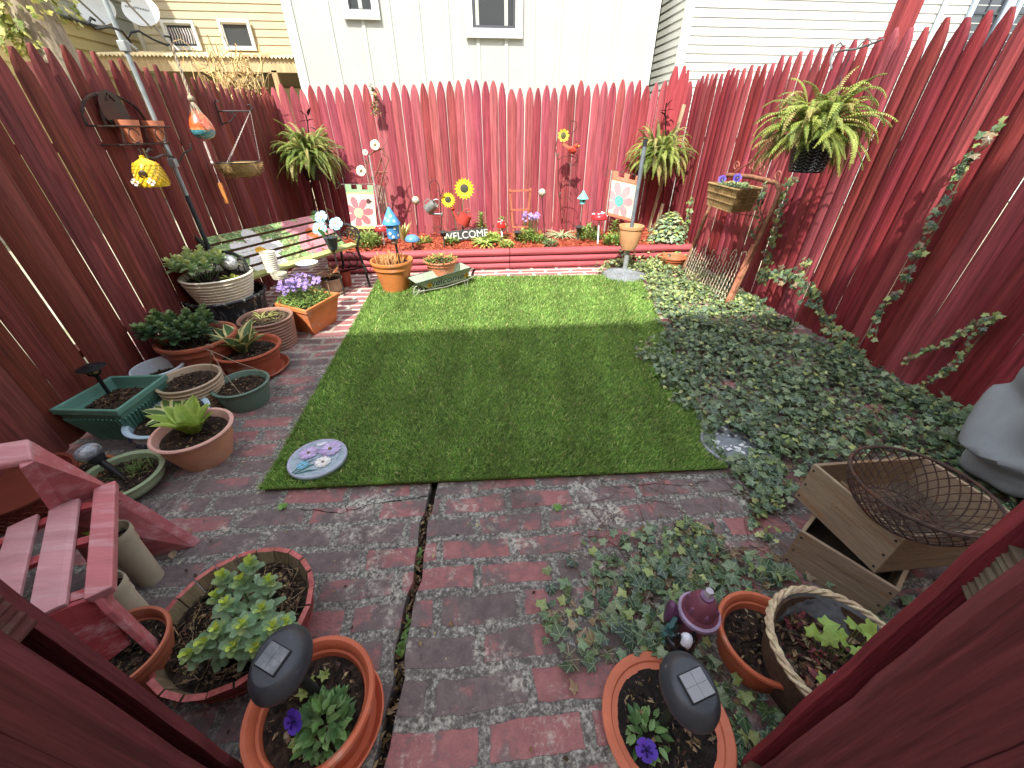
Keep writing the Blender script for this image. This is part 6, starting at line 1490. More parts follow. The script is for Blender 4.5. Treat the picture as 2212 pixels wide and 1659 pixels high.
for k in (11,14,17):
    u=.04+.92*k/nw; top=.30+.12*u; u2=u+.92/nw*1.6; m.tube([gp(u+(u2-u)*(1-math.cos(q*math.pi/10))/2,top+.07*math.sin(q*math.pi/10)) for q in range(11)],.0035,5)
for v0,v1 in ((.1,.12),(.24,.28),(.33,.4),(.62,.58),(.74,.73)): m.tube([gp(u,v0+(v1-v0)*u+.012*math.sin(u*9))+Vector((-.01,0,0)) for u in [i/14 for i in range(15)]],.0035,5,(110,74,56))
m.build('woven_wire',rust,t,smooth=True)
m=MB((176,112,92)); c0=TL.lerp(TR,.52)
def curl(cx,cz,r,s): return [c0+(TR-TL).normalized()*(cx+s*r*(1-q/24)*math.cos(q*.4))+Vector((0,0,cz+r*(1-q/24)*math.sin(q*.4))) for q in range(20)]
for s_ in ((.0,.09,.06,1),(-.07,.1,.05,-1),(.09,.07,.05,-1),(-.28,.08,.045,1),(.3,.05,.04,1),(.04,.14,.05,-1)): m.tube(curl(*s_),.006,5,flat=.5)
m.tube([c0+(TR-TL).normalized()*-.28+Vector((0,0,.03)),c0+(TR-TL).normalized()*-.05+Vector((0,0,.14))],.006,5); m.build('scroll_crest',rust,t,smooth=True)
# wicker basket with pansies
Fc=PX(1594,409,2.16); zr=Fc.z; Al=PX(1530,397,2.2); Cr=PY(1648,404,Fc.y+.06)
p0=Vector((Fc.x,Fc.y,0)); p1=Vector((Al.x,Al.y,0)); p3=Vector((Cr.x,Cr.y,0)); p2=p1+(p3-p0)
zb_=PX(1588,462,2.18).z
t=thing('wicker_basket','rectangular brown wicker basket of purple pansies hanging on the iron gate','basket',(p0.x,p0.y,zb_)); q=[p0,p1,p2,p3]; ce=(p0+p1+p2+p3)/4; hb=zr-zb_; m=MB((150,120,76)); lo=Vector((p0.x,p0.y,0))
def rp(i,k,z): v=ce+(q[i]-ce)*k-lo; return Vector((v.x,v.y,z))
for i in range(4):
    j=(i+1)%4; n=int((q[j]-q[i]).length/.0125)
    for s_ in range(n):
        u=(s_+.5)/n; m.tube([rp(i,.84,0).lerp(rp(j,.84,0),u),rp(i,1,hb).lerp(rp(j,1,hb),u)],.0042,4,jit((150,120,76),14))
for v_ in (0,.33,.64,.98): m.tube([rp(i,.84+.17*v_,hb*v_) for i in range(4)],.007,5,(170,140,92),closed=True)
m.build('weave',straw,t)
m=MB((58,52,34)); m.add([rp(i,.82,.005) for i in range(4)]+[rp(i,.95,hb*.92) for i in range(4)],[(0,1,2,3),(0,1,5,4),(1,2,6,5),(2,3,7,6),(3,0,4,7),(4,5,6,7)]); m.build('liner',soilm,t)
cb=ce; lowplant('pansy_leaves','grey green pansy foliage in the wicker basket on the gate','small plant',(cb.x,cb.y),zr-.02,.13,160,[(120,146,100),(150,170,120)],L=.045,hh=.04)
for k,(x,y,lab) in enumerate(((1560,387,'left purple pansy bloom above the wicker basket'),(1593,384,'right purple pansy bloom above the wicker basket'))):
    f=PX(x,y,2.25); t=thing('pansy_bloom',lab,'flower',f); m=MB(); flower5(m,(0,0,0),(-.5,-.9,.4),.034,(96,76,190),n=5,cc=(220,190,80),wid=1.0); flower5(m,(-.004,-.008,0),(-.5,-.9,.4),.018,(44,26,110),n=5,cc=(220,190,80),wid=1.0); m.build('petals',petalm,t); m=MB((110,140,80)); m.tube([(0,0,0),(.01,.01,-.07)],.0018,4); m.build('stalk',leafm,t)
# large fern at right
q=PX(1755,290,2.22); CF=Vector((2.22,q.y,q.z)); 
t=thing('hanging_pot','black plastic hanging pot with a white feather pattern under the large right fern','hanging pot',(2.26,q.y,PX(1752,300,2.26).z)); zz=t.location.z; zbp=PX(1745,392*.95,2.26).z-zz; Rr=.135
m=MB((38,38,42)); m.lathe([(.001,zbp),(Rr*.72,zbp),(Rr,0),(Rr*1.03,0),(Rr*.94,-.01),(.001,-.015)],36); m.build('pot_body',plastic,t,smooth=True)
m=MB((176,178,184))
for side in range(5):
    a0=math.pi*1.05+side*.55
    for k in range(9):
        v0=.92-k*.1
        for s_ in (-1,1):
            P0=[];
            for j in range(4):
                a=a0+s_*(.03+.075*j); v=max(.02,v0-.0-.05*j+.03*j*j*.3); r=Rr*(.72+.28*v)+.0015; P0.append(Vector((r*math.cos(a),r*math.sin(a),zbp*(1-v))))
            m.tube(P0,[.003,.006,.005,.001],4,flat=.25)
m.build('feather_pattern',plastic,t)
m=MB((60,60,62)); hk=PX(1797,112,2.55)-Vector(t.location); 
for a in (.5,2.6,4.7): m.tube([(Rr*math.cos(a),Rr*math.sin(a),0),(0.01,0,.33)],.002,4)
m.tube([(.01,0,.33),(.02,0,.42)],.003,5); m.build('hanger',metal,t)
CF=CF+Vector((0,0,.04))
fern('largest hanging fern with long drooping fronds beside the right fence',CF,220,.36,0,FC+[(160,176,80)])
t=thing('scroll_bracket','thin grey wire scroll bracket hooked over the top of the right fence','wall bracket',PX(1800,100,2.6)); lo=t.location; m=MB((110,110,110)); o_=Vector((0,0,0))
def rx(x,y,X=2.6): return PX(x,y,X)-lo
m.tube([rx(1796,150,2.3),rx(1794,132,2.35),rx(1798,116,2.45),rx(1812,110,2.55),rx(1850,106),rx(1890,92),rx(1908,84)],.006,6)
m.tube([rx(1800,118,2.45),rx(1806,100,2.5),rx(1815,92,2.5),rx(1822,100,2.5)],.005,5); m.tube([rx(1850,106),rx(1862,92),rx(1876,84),rx(1884,92),rx(1876,100),rx(1866,98)],.004,5); m.build('wire_scroll',metal,t,smooth=True)
# ---------------- stepping stones ----------------
def stone(label,c,R,z,paintfn,rot=0,base_c=(150,166,176)):
    t=thing('stepping_stone',label,'stepping stone',(c.x,c.y,z),rot); m=MB(base_c); m.lathe([(.001,0),(R*.97,0),(R,.008),(R,.018),(R*.97,.023),(R*.94,.0235),(R*.92,.0205),(.001,.0205)],48,col=[base_c]*4+[(176,170,196)]*2+[base_c]); m.build('disc',stonem,t,smooth=True); paintfn(t,R); return t
def daisies(t,R):
    z=.022
    m=MB((110,130,146)); random.seed(5)
    for k in range(26):
        a=random.uniform(0,6.3);r=R*.8*random.random(); b=a+random.uniform(.4,1.2); r2=min(R*.88,r+R*.4); m.tube([(r*math.cos(a),r*math.sin(a),z-.001),(r2*math.cos(b),r2*math.sin(b),z-.001)],.0008,3)
    m.build('mosaic_lines',paint,t)
    for (x,y,r,c,n) in ((-.38*R,.2*R,.34*R,(196,176,216),13),(.32*R,.38*R,.4*R,(190,172,214),14),(.3*R,-.28*R,.28*R,(232,230,226),12),(-.35*R,-.42*R,.2*R,(120,186,214),9)):
        m=MB(); flower5(m,(x,y,z+.001),(0,0,1),r,c,n=n,cc=(150,140,90),wid=1.1); flower5(m,(x,y,z+.0035),(0,0,1),r*.75,tuple(min(255,k+14) for k in c),n=n,cc=(150,140,90),wid=.8); m.build('raised_daisy',petalm,t)
    m=MB((70,128,120))
    for a,b in (((-.6,-.75),(-.1,-.1)),((-.5,-.78),(.1,-.3)),((-.45,-.8),(.25,-.62)),((-.55,-.75),(-.35,-.1))): m.tube([(a[0]*R,a[1]*R,z+.001),((a[0]*.4+b[0]*.6)*R,(a[1]*.4+b[1]*.6)*R+.006,z+.002),(b[0]*R,b[1]*R,z+.001)],[.002,.005,.001],4)
    m.build('raised_stems',paint,t)
    m=MB((214,206,220)); m.ball((-.0*R,.72*R,z+.001),.012,n=8,sc=(1.6,.8,.2)); m.ball((-.16*R,.66*R,z+.001),.012,n=8,sc=(1.4,.8,.2)); m.build('raised_butterfly',paint,t)
c=(P(629,996,.02)+P(749,996,.02))/2; stone('round blue grey stepping stone with raised pink and white daisies on the turf corner',c,(P(629,996,.02)-P(749,996,.02)).length/2,.024,daisies,-.05)
def mosaic(t,R):
    random.seed(9)
    for k in range(40):
        m=MB(); a=random.uniform(0,6.3);r=R*.86*math.sqrt(random.random()); M=Matrix.Translation((r*math.cos(a),r*math.sin(a),.023+k*.0002))@Matrix.Rotation(random.uniform(0,6),4,'Z'); m.M=M; s_=random.uniform(.006,.022); m.add([(-s_,-s_*.4,0),(s_,-s_*.5,0),(s_*.8,s_*.4,0),(-s_*.7,s_*.5,0)],[(0,1,2,3)],random.choice([(190,196,200),(110,120,128),(70,74,80),(214,216,218)]))
        m.build('glass_shard',ceramic,t)
c=(P(1522,962,.02)+P(1652,962,.02))/2; stone('round grey mosaic stepping stone half covered by ivy at the edge of the turf',c,.165,.008,mosaic,0,(120,128,134))
# ---------------- crates ----------------
def crate(name,label,c,ex,ey,h,z,tp=.012):
    """c near-left corner, ex/ey edge vectors (world)"""
    t=thing(name,label,'wooden crate',(c.x,c.y,z)); ex=Vector((ex.x,ex.y,0));ey=Vector((ey.x,ey.y,0))
    def panel(a,d,L,n,nm,col=(150,130,106),lines=True):
        m=MB(col); M=Matrix((d,n,Vector((0,0,1)))).transposed().to_4x4(); M=Matrix.Translation(a)@M; m.M=M; h2=h*.42
        m.box((L/2,tp/2,h2/2),(L,tp,h2-.0015)); m.box((L/2,tp/2,h2+(h-h2)/2),(L,tp,h-h2),jit(col,4)); m.build(nm,woodx if False else crw,t,bevel=.0015); return M
    dx=ex.normalized();dy=ey.normalized();Lx=ex.length;Ly=ey.length
    nx=Vector((-dx.y,dx.x,0)); nx=nx if nx.dot(dy)>0 else -nx; ny=Vector((-dy.y,dy.x,0)); ny=ny if ny.dot(dx)>0 else -ny
    o=Vector((0,0,0)); M1=panel(o,dx,Lx,nx,'side'); panel(ey-nx*tp,dx,Lx,nx,'side'); M2=panel(o+nx*tp+ny*.0,dy,Ly-2*tp,ny,'end',(138,118,94)); panel(ex+nx*tp-ny*tp,dy,Ly-2*tp,ny,'end',(138,118,94))
    m=MB((84,72,60)); m.add([o+Vector((0,0,.05)),ex+Vector((0,0,.05)),ex+ey+Vector((0,0,.05)),ey+Vector((0,0,.05)),o,ex,ex+ey,ey],[(0,1,2,3),(7,6,5,4)]); m.build('bottom',crw,t)
    m=MB((52,44,38))
    for M,L in ((M1,Lx),):
        for x in (.012,L-.012):
            for zz in (.02,.08,.15):
                if zz<h: p=M@Vector((x,-.001,zz)); m.ball(p,.004,n=6)
    m.build('nail',metal,t); return t,M1,M2
crw=surf('crate_wood',rough=.75,var=.22,scale=5,bump=.35,bscale=12,stretch=(3,3,22),dirt=(140,100,66),dscale=1.2,dlo=.5,dhi=.7)
z1=.175
NR=P(1953,1167,.35);TLc=P(1757,1003,.35);TRc=P(1997,986,.35)
L=P(1725,1145,z1);Lb=P(1687,1211,0);Nb=P(1879,1342,0); L=Lb
ex=(L-Nb); ex.z=0; perp=Vector((-ex.y,ex.x,0)); perp=perp if perp.x>0 else -perp; ey=perp.normalized()*.42
tL,M1,M2=crate('wooden_crate','lower grey brown wooden crate under the tilted one, partly filled with shade',Nb,ex,ey,z1,0.004)
def print_marks(t,M,L,h,rows,col=(92,70,56)):
    m=MB(col); random.seed(3)
    for (x0,x1,z,s) in rows:
        x=x0
        while x<x1:
            w_=random.uniform(.4,1)*s; m.add([(x,-.0012,z),(x+w_,-.0012,z),(x+w_,-.0012,z+s*1.1),(x,-.0012,z+s*1.1)],[(0,1,2,3)],M=M); x+=w_+s*.5
    m.build('stamped_print',paint,t)
print_marks(tL,M1,.27,z1,[(.07,.2,.12,.0035)],(96,76,64))
ex=(TLc-NR);ex.z=0; ey=(TRc-TLc);ey.z=0; ey=ey*1.0
tU,M1,M2=crate('wooden_crate','upper honey coloured wooden crate set askew on the lower crate holding the wire basket',NR,ex,ey,.172,z1+.005)
m=MB()
for k in range(120):
    u,v=random.random(),random.random(); q=NR+ex*(.3+.4*u)+ey*(.25+.5*v); L_=random.uniform(.02,.07); a=random.uniform(0,6.3); m.tube([(q.x,q.y,z1+.06+random.uniform(0,.03)),(q.x+L_*math.cos(a),q.y+L_*math.sin(a),z1+.06+random.uniform(0,.04))],.0016,3,jit(random.choice([(70,54,44),(110,86,64),(40,32,28),(140,120,96)])))
tag(m.build('twig_litter',wood),'dark twigs and leaf litter filling the upper wooden crate','twig litter',kind='stuff')
print_marks(tU,M1,.3,.17,[(.1,.2,.09,.010),(.12,.19,.075,.005),(.06,.11,.05,.006)],(146,112,84))
m=MB((176,170,156)); Mt=M2; m.M=Mt; 
m.add([(.02,-.0015,.02),(.15,-.0015,.02),(.15,-.0015,.05),(.02,-.0015,.05)],[(0,3,2,1)]); m.add([(.02,-.0015,.02),(.15,-.0015,.02),(.15,-.0015,.05),(.02,-.0015,.05)],[(0,1,2,3)]); 
# wire basket
bl_=P(1823,1015,.48);br_=P(2170,1100,.48);bt_=P(1930,965,.48);bb_=P(2080,1150,.48); c=(bl_+br_+bt_+bb_)/4; Rb=(bl_-br_).length/2*.93
t=thing('wire_basket','round rusty wire egg basket resting in the upper wooden crate','wire basket',(c.x,c.y,.36)); m=MB((74,58,52)); hB=.12
def bpnt(a,v): r=Rb*(.60+.40*math.sin(v*math.pi/2)**.8); return Vector((r*math.cos(a),r*math.sin(a),hB*v))
for v,r_ in ((1,.0048),(0,.003)): m.tube([bpnt(k*math.pi/24,v) for k in range(48)],r_,6,closed=True)
n=34
for k in range(n):
    for s_ in (-1,1): m.tube([bpnt(2*math.pi*k/n+s_*.62*q,q) for q in [i/7 for i in range(8)]],.0019,4)
for i in range(-4,5):
    y=i*Rb*.12; xr=math.sqrt(max(0,(Rb*.6)**2-y*y)); m.tube([(-xr,y,0),(xr,y,0)],.002,4); m.tube([(y,-xr,.003),(y,xr,.003)],.002,4)
m.build('wire_mesh',rust,t,smooth=True)
m=MB((140,118,90)); m.tube([(-.1,.12,.10),(-.02,0,.05),(.04,-.09,.03)],.004,5); tag(m.build('dry_twig',wood),'pale dry twig lying inside the wire basket','twig').location=(c.x,c.y,.28)
# ---------------- front right pots ----------------
t,c,R,hh,zs=pot('terracotta pot of black soil under the lower right solar spot light',1303,1578,1560,1720,.78,'rim',(196,106,76),soil=.78,soilcol=(34,28,26),hmax=.32)
q=P(1400,1580,zs+.02); petunia('straggly petunia with a closed violet bloom in the lower right terracotta pot',(q.x,q.y),zs,fl=((-.02,-.035,.03),),n=50,r=.045,L=.03)
mushlight('dark oval solar spot light leaning over the lower right terracotta pot',P(1489,1490,.34),P(1432,1560,zs),.073,(.12,-.1,1),pc=(128,130,134),pr_=.25)
c,R,h_=potfit(1560,1752,1372,1505,.78,hmax=.32)
t,c,R,hh,zs=pot('terracotta pot of dead roots between the hydrant statue and the lined wicker basket',1558,1754,1372,1505,.78,'rim',(190,96,64),soil=.66,hmax=.32)
# lined wicker basket
c=P(1822,1412,.22); R=(P(1682,1412,.22)-P(1962,1412,.22)).length/2
t=thing('lined_basket','round seagrass basket lined with clear plastic and filled with dead leaves','basket',(c.x,c.y,0)); hB=.22
m=MB((86,66,52)); m.lathe([(.001,0),(R*.72,0),(R*.9,hB*.5),(R*.98,hB-.01),(R*.9,hB-.01),(R*.8,hB*.4),(.001,hB*.3)],36); m.build('basket_body',straw,t,smooth=True)
m=MB((190,170,136))
for k in range(3): m.tube([((R+.006*math.cos(q*1.1+k*2.1))*math.cos(q*math.pi/30),(R+.006*math.cos(q*1.1+k*2.1))*math.sin(q*math.pi/30),hB+.008*math.sin(q*1.1+k*2.1)) for q in range(60)],.0058,6,jit((190,170,136),10),closed=True)
m.build('braided_rim',straw,t,smooth=True)
m=MB((120,126,132)); m.lathe([(R*.93,hB+.002),(R*.86,hB*.75),(R*.8,hB*.5)],60,wob=.02); m.build('plastic_liner',surf('clear_plastic',rough=.15,var=.4,scale=20,bump=1,bscale=30,spec=.9,dirt=(70,72,74),dscale=14),t,smooth=True)
m=MB((60,46,34)); m.lathe([(.001,hB*.62),(R*.86,hB*.55)],30); chips(m,(0,0),R*.8,420,hB*.6,[(110,84,60),(60,46,36),(150,124,92),(90,66,48),(130,60,66)],size=(.012,.05),hz=.02); m.build('leaf_fill',soilm,t)
m=MB((190,194,200)); random.seed(21)
pts=[Vector((.02+.05*math.sin(k*.55)+.02*math.sin(k*1.7),-.06+.04*math.cos(k*.43),hB*.68+.012*math.sin(k*.9))) for k in range(34)]
for a,b in zip(pts[:-1],pts[1:]):
    cc=(a+b)/2; d=(b-a).normalized(); s_=d.orthogonal().normalized(); m.tube([cc+d*.009*math.cos(q*math.pi/4)+s_*.005*math.sin(q*math.pi/4) for q in range(8)],.0014,4,closed=True)
o=m.build('chain',galv); o.location=(c.x,c.y,0); tag(o,'silver link chain coiled on dead leaves in the lined basket','chain')
t=thing('vine_seedling','bright green lobed seedling leaves growing at the right of the lined basket','seedling',(c.x+.05,c.y+.02,hB*.6)); m=MB()
for (px,py,s_) in ((1780,1352,.04),(1812,1362,.034),(1850,1358,.036),(1757,1375,.034),(1792,1392,.036),(1815,1385,.026),(1870,1348,.04),(1770,1460,.03),(1850,1400,.03),(1885,1375,.036)):
    q=P(px,py,hB+.06)-Vector(t.location); ivyleaf(m,q,(random.uniform(-.4,.4),random.uniform(-.5,.1),1),random.uniform(0,6),s_,jit((146,176,80),10)); m.tube([q,Vector((q.x*.4,q.y*.4,0))],.0015,3,(130,150,80))
m.build('leaves',leafm,t)
# ---------------- hydrant and dog statue ----------------
def statue():
    capc=P(1516,1310,.255); b=Vector((capc.x,capc.y,0)); t=thing('hydrant_dog_statue','faded figurine of a black and white dog hugging a purple fire hydrant','statue',b); t.scale=(.78,.78,1.42)
    pm=surf('faded_glaze',rough=.4,var=.3,scale=16,bump=.3,bscale=50,dirt=(196,196,206),dscale=14,dlo=.6,dhi=.68)
    hx=.0
    m=MB((112,60,76)); m.lathe([(.001,0),(.062,0),(.062,.02),(.044,.03),(.042,.15),(.060,.152),(.062,.166),(.054,.172),(.051,.186),(.043,.198),(.028,.208),(.02,.212),(.001,.213)],32); m.build('hydrant_body',pm,t,smooth=True)
    m=MB((150,130,160)); m.lathe([(.055,.150),(.070,.152),(.071,.162),(.058,.165)],32); m.build('bonnet_flange',pm,t,smooth=True); m=MB(); m.lathe([(.001,.212),(.021,.212),(.021,.218),(.012,.219)],18,col=(120,86,120)); m.lathe([(.013,.218),(.013,.236),(.001,.237)],6,col=(170,166,176)); m.build('bonnet_cap',pm,t,smooth=True)
    m=MB((110,66,96))
    for k in range(6): a=k*math.pi/3+.3; m.ball((.047*math.cos(a),.047*math.sin(a),.182),.013,n=8,sc=(.7,.7,.9))
    m.build('bonnet_lug',pm,t,smooth=True)
    m=MB((96,56,90)); M=Matrix.Rotation(math.radians(150),4,'Z')@Matrix.Rotation(math.pi/2,4,'Y'); m.lathe([(.02,.03),(.028,.075),(.032,.078),(.032,.095),(.02,.1),(.001,.1)],16,c=(0,0,.12),M=M); m.build('side_outlet',pm,t,smooth=True)
    # dog : one continuous skinned body sitting in front, head pressed to the hydrant
    me=bpy.data.meshes.new('dog_body'); q_=P(1486,1385,.2)-b; f=Vector((q_.x/.78,q_.y/.78+.01,0))
    J=[(f.x,f.y-.02,.045,.036),(f.x+.005,f.y-.005,.085,.032),(f.x,f.y+.0,.118,.022),(f.x-.004,f.y-.0,.142,.029),(f.x-.012,f.y-.03,.138,.014),
       (f.x+.04,f.y+.01,.100,.013),(f.x+.075,f.y+.03,.095,.012),(f.x-.035,f.y+.01,.100,.013),(f.x-.035,f.y+.045,.095,.011),
       (f.x+.035,f.y-.03,.028,.02),(f.x+.05,f.y+.01,.012,.012),(f.x-.035,f.y-.03,.028,.02),(f.x-.05,f.y+.012,.012,.012),(f.x,f.y-.06,.02,.009),(f.x+.03,f.y-.085,.012,.005)]
    E=[(0,1),(1,2),(2,3),(3,4),(1,5),(5,6),(1,7),(7,8),(0,9),(9,10),(0,11),(11,12),(0,13),(13,14)]
    me.from_pydata([j[:3] for j in J],E,[]); o=bpy.data.objects.new('dog_body',me); COL.objects.link(o); o.parent=t
    sk=o.modifiers.new('skin','SKIN'); sk.use_smooth_shade=True
    for i,j in enumerate(J): v=me.skin_vertices[0].data[i]; v.radius=(j[3],j[3]); v.use_root=(i==0)
    ss=o.modifiers.new('s','SUBSURF'); ss.levels=ss.render_levels=2
    dm=bpy.data.materials.new('dog_glaze'); dm.use_nodes=True; nt=dm.node_tree; bb=nt.nodes['Principled BSDF']; bb.inputs['Roughness'].default_value=.35
    tc=N(nt,'ShaderNodeTexCoord'); n1=N(nt,'ShaderNodeTexNoise'); n1.inputs['Scale'].default_value=22; n1.inputs['Detail'].default_value=3; nt.links.new(tc.outputs['Object'],n1.inputs[0])
    sp=N(nt,'ShaderNodeSeparateXYZ'); nt.links.new(tc.outputs['Object'],sp.inputs[0]); ad=N(nt,'ShaderNodeMath',operation='MULTIPLY_ADD'); nt.links.new(n1.outputs[0],ad.inputs[0]); ad.inputs[1].default_value=.05; nt.links.new(sp.outputs[2],ad.inputs[2])
    r=N(nt,'ShaderNodeMapRange'); r.inputs[1].default_value=.160; r.inputs[2].default_value=.164; nt.links.new(ad.outputs[0],r.inputs[0]); mx=N(nt,'ShaderNodeMix',data_type='RGBA'); nt.links.new(r.outputs[0],mx.inputs[0]); mx.inputs[6].default_value=(.008,.009,.012,1); mx.inputs[7].default_value=(.62,.64,.7,1); nt.links.new(mx.outputs[2],bb.inputs['Base Color'])
    me.materials.append(dm)
    m=MB((14,14,18)); 
    for s_ in (-1,1): m=MB((14,14,18)); m.ball((f.x+s_*.028,f.y+.004,.135),.014,n=10,sc=(.5,.9,1.5)); m.build('ear',pm,t,smooth=True)
    m=MB((200,196,186)); m.ball((f.x-.055,f.y+.012,.012),.012,n=8); m.ball((f.x+.09,f.y+.045,.095),.014,(190,190,200),8); m.build('paw',pm,t,smooth=True)
    m=MB((70,110,110)); m.tube([(-.08+.012*math.sin(q*1.3),-.0+.012*math.cos(q*.9)+.0,.03+.1*q/20) for q in range(21)],.010,6); m.build('green_collar_trim',pm,t,smooth=True)
statue()
# ---------------- ivy ----------------
def veinleaf():
    m=bpy.data.materials.new('ivy_leaf'); m.use_nodes=True; nt=m.node_tree; L=nt.links.new; b=nt.nodes['Principled BSDF']; b.inputs['Roughness'].default_value=.42
    at_=N(nt,'ShaderNodeAttribute',attribute_name='Col'); lc=N(nt,'ShaderNodeAttribute',attribute_name='lc'); sp=N(nt,'ShaderNodeSeparateXYZ'); L(lc.outputs['Vector'],sp.inputs[0])
    def mth(op,a,c=None):
        x=N(nt,'ShaderNodeMath',operation=op)
        for s_,i in((a,0),(c,1)):
            if s_ is None: continue
            if isinstance(s_,(int,float)): x.inputs[i].default_value=s_
            else: L(s_,x.inputs[i])
        return x.outputs[0]
    X=mth('ABSOLUTE',sp.outputs[0]); Y_=sp.outputs[1]; ang=mth('ARCTAN2',X,Y_); rr=mth('SQRT',mth('ADD',mth('MULTIPLY',X,X),mth('MULTIPLY',Y_,Y_)))
    best=None
    for a0 in (0,.95,2.0):
        d=mth('MULTIPLY',mth('ABSOLUTE',mth('SUBTRACT',ang,a0)),rr); best=d if best is None else mth('MINIMUM',best,d)
    mr=N(nt,'ShaderNodeMapRange'); mr.inputs[1].default_value=.012; mr.inputs[2].default_value=.045; mr.inputs[3].default_value=1; mr.inputs[4].default_value=0; L(best,mr.inputs[0])
    tc=N(nt,'ShaderNodeTexCoord'); no=N(nt,'ShaderNodeTexNoise'); no.inputs['Scale'].default_value=40; L(tc.outputs['Object'],no.inputs['Vector'])
    sc=N(nt,'ShaderNodeVectorMath',operation='SCALE'); L(at_.outputs['Color'],sc.inputs[0]); L(mth('ADD',mth('MULTIPLY',no.outputs[0],.6),.7),sc.inputs['Scale'])
    mx=N(nt,'ShaderNodeMix',data_type='RGBA'); L(mth('MULTIPLY',mr.outputs[0],.42),mx.inputs[0]); L(sc.outputs[0],mx.inputs[6]); mx.inputs[7].default_value=(*lin((176,192,150)),1); L(mx.outputs[2],b.inputs['Base Color'])
    tr=N(nt,'ShaderNodeBsdfTranslucent'); L(mx.outputs[2],tr.inputs[0]); ms=N(nt,'ShaderNodeMixShader'); ms.inputs[0].default_value=.18; L(b.outputs[0],ms.inputs[1]); L(tr.outputs[0],ms.inputs[2]); L(ms.outputs[0],nt.nodes['Material Output'].inputs[0]); return m
ivm=veinleaf(); random.seed(77)
def inpoly(x,y,pl):
    r=False;j=len(pl)-1
    for i in range(len(pl)):
        if (pl[i][1]>y)!=(pl[j][1]>y) and x<(pl[j][0]-pl[i][0])*(y-pl[i][1])/(pl[j][1]-pl[i][1])+pl[i][0]: r=not r
        j=i
    return r
DK=[(70,96,70),(44,68,52),(92,118,84),(116,136,100),(76,98,58),(56,80,56)]; YG=[(136,154,82),(112,136,76),(160,170,100)]; BR=[(120,96,70),(146,120,88),(90,70,54)]
def ivymat(name,label,polyp,dens,size,thick,mix,edge=.12,holes=0.0,avoid=(),maxn=9000,kind='stuff'):
    pl=[tuple(P(*q)[:2]) for q in polyp]; xs=[p[0] for p in pl];ys=[p[1] for p in pl]; area=(max(xs)-min(xs))*(max(ys)-min(ys)); m=MB(); n=int(min(area*dens,maxn*6)); cnt=0
    for _ in range(n):
        x=random.uniform(min(xs),max(xs));y=random.uniform(min(ys),max(ys))
        jx=x+edge*.3*math.sin(y*23)+random.gauss(0,edge*.35);jy=y+random.gauss(0,edge*.35)
        if not inpoly(jx,jy,pl): continue
        if any((x-a)**2+(y-b)**2<r*r for a,b,r in avoid): continue
        hn=.5+.5*math.sin(x*7.3+1.7*math.sin(y*5.1))*math.sin(y*6.1+x*2)
        if random.random()<holes*(1-hn): continue
        rr=random.random(); yy=P(1500,640)[1]
        f=min(1,max(0,(y-2.6)/.8));  # sunlight put into leaf colour: more yellow-green past the shadow edge
        pal=DK if rr<mix[0]*(1-.65*f) else (YG if rr<mix[0]*(1-.65*f)+mix[1]+.6*f else BR)
        if pal is BR: z=random.uniform(.005,.03)
        else: z=random.uniform(.25,1)*thick*(.45+.75*hn)+.01
        s_=size*random.uniform(.55,1.15)*(1 if pal is not YG else .8)
        ivyleaf(m,(x,y,z),(random.gauss(0,.42),random.gauss(-.15,.42),1),random.uniform(0,6.3),s_,jit(random.choice(pal),13)); cnt+=1
        if cnt>=maxn: break
    o=m.build(name,ivm,smooth=True); tag(o,label,'ivy',kind=kind); print(name,cnt); return o
main=[(1300,584),(1390,560),(1436,548),(1490,560),(1600,640),(1700,720),(1850,800),(2000,880),(2150,960),(2300,1040),(2300,1200),(2150,1160),(1990,1000),(1760,1010),(1690,1060),(1640,1120),(1600,1060),(1560,1000),(1525,935),(1480,890),(1435,850),(1405,800),(1372,778),(1390,755),(1445,745),(1425,690),(1400,640),(1396,612),(1300,600)]
st=(P(1522,962,.02)+P(1652,962,.02))/2; um=P(1347,598)
ivymat('ivy_ground_cover','dense dark green ivy carpeting the ground along the right fence',main,6400,.034,.085,(.7,.1),holes=.75,avoid=[(st.x-.03,st.y,.09),(um.x,um.y,.24),(2.32,4.3,.16)],maxn=13000)
AV=[]
for nm in ('plant_pot','lined_basket'):
    for o_ in COL.objects:
        if o_.name.startswith(nm) and o_.parent is None and o_.location.x>.2 and o_.location.y<1: AV.append((o_.location.x,o_.location.y,(o_['R'] if 'R' in o_ else .15)*1.02))
low=[(1165,1300),(1200,1250),(1290,1210),(1300,1180),(1420,1160),(1480,1130),(1560,1150),(1600,1200),(1700,1240),(1800,1300),(1880,1360),(1990,1300),(2100,1250),(2300,1400),(1900,1900),(1560,1720),(1500,1560),(1350,1430),(1230,1480),(1170,1370)]
ivymat('ivy_ground_cover','sparser ivy with brown leaf litter around the hydrant statue and front right pots',low,3600,.038,.06,(.6,.14),holes=.85,maxn=4200,edge=.06,avoid=AV)
ivymat('ivy_ground_cover','narrow ivy runner with yellowing leaves trailing onto the bricks beside the crates',[(1590,1000),(1690,1010),(1700,1060),(1660,1110),(1665,1160),(1640,1190),(1620,1120),(1610,1060)],4200,.03,.05,(.3,.5),edge=.05,maxn=500)
ivymat('ivy_ground_cover','thin ivy runner with dead leaves across the bricks above the hydrant statue',[(1340,1200),(1400,1210),(1470,1150),(1530,1130),(1560,1180),(1480,1240),(1440,1290),(1330,1290)],2600,.028,.04,(.3,.35),edge=.05,maxn=260)
m=MB()
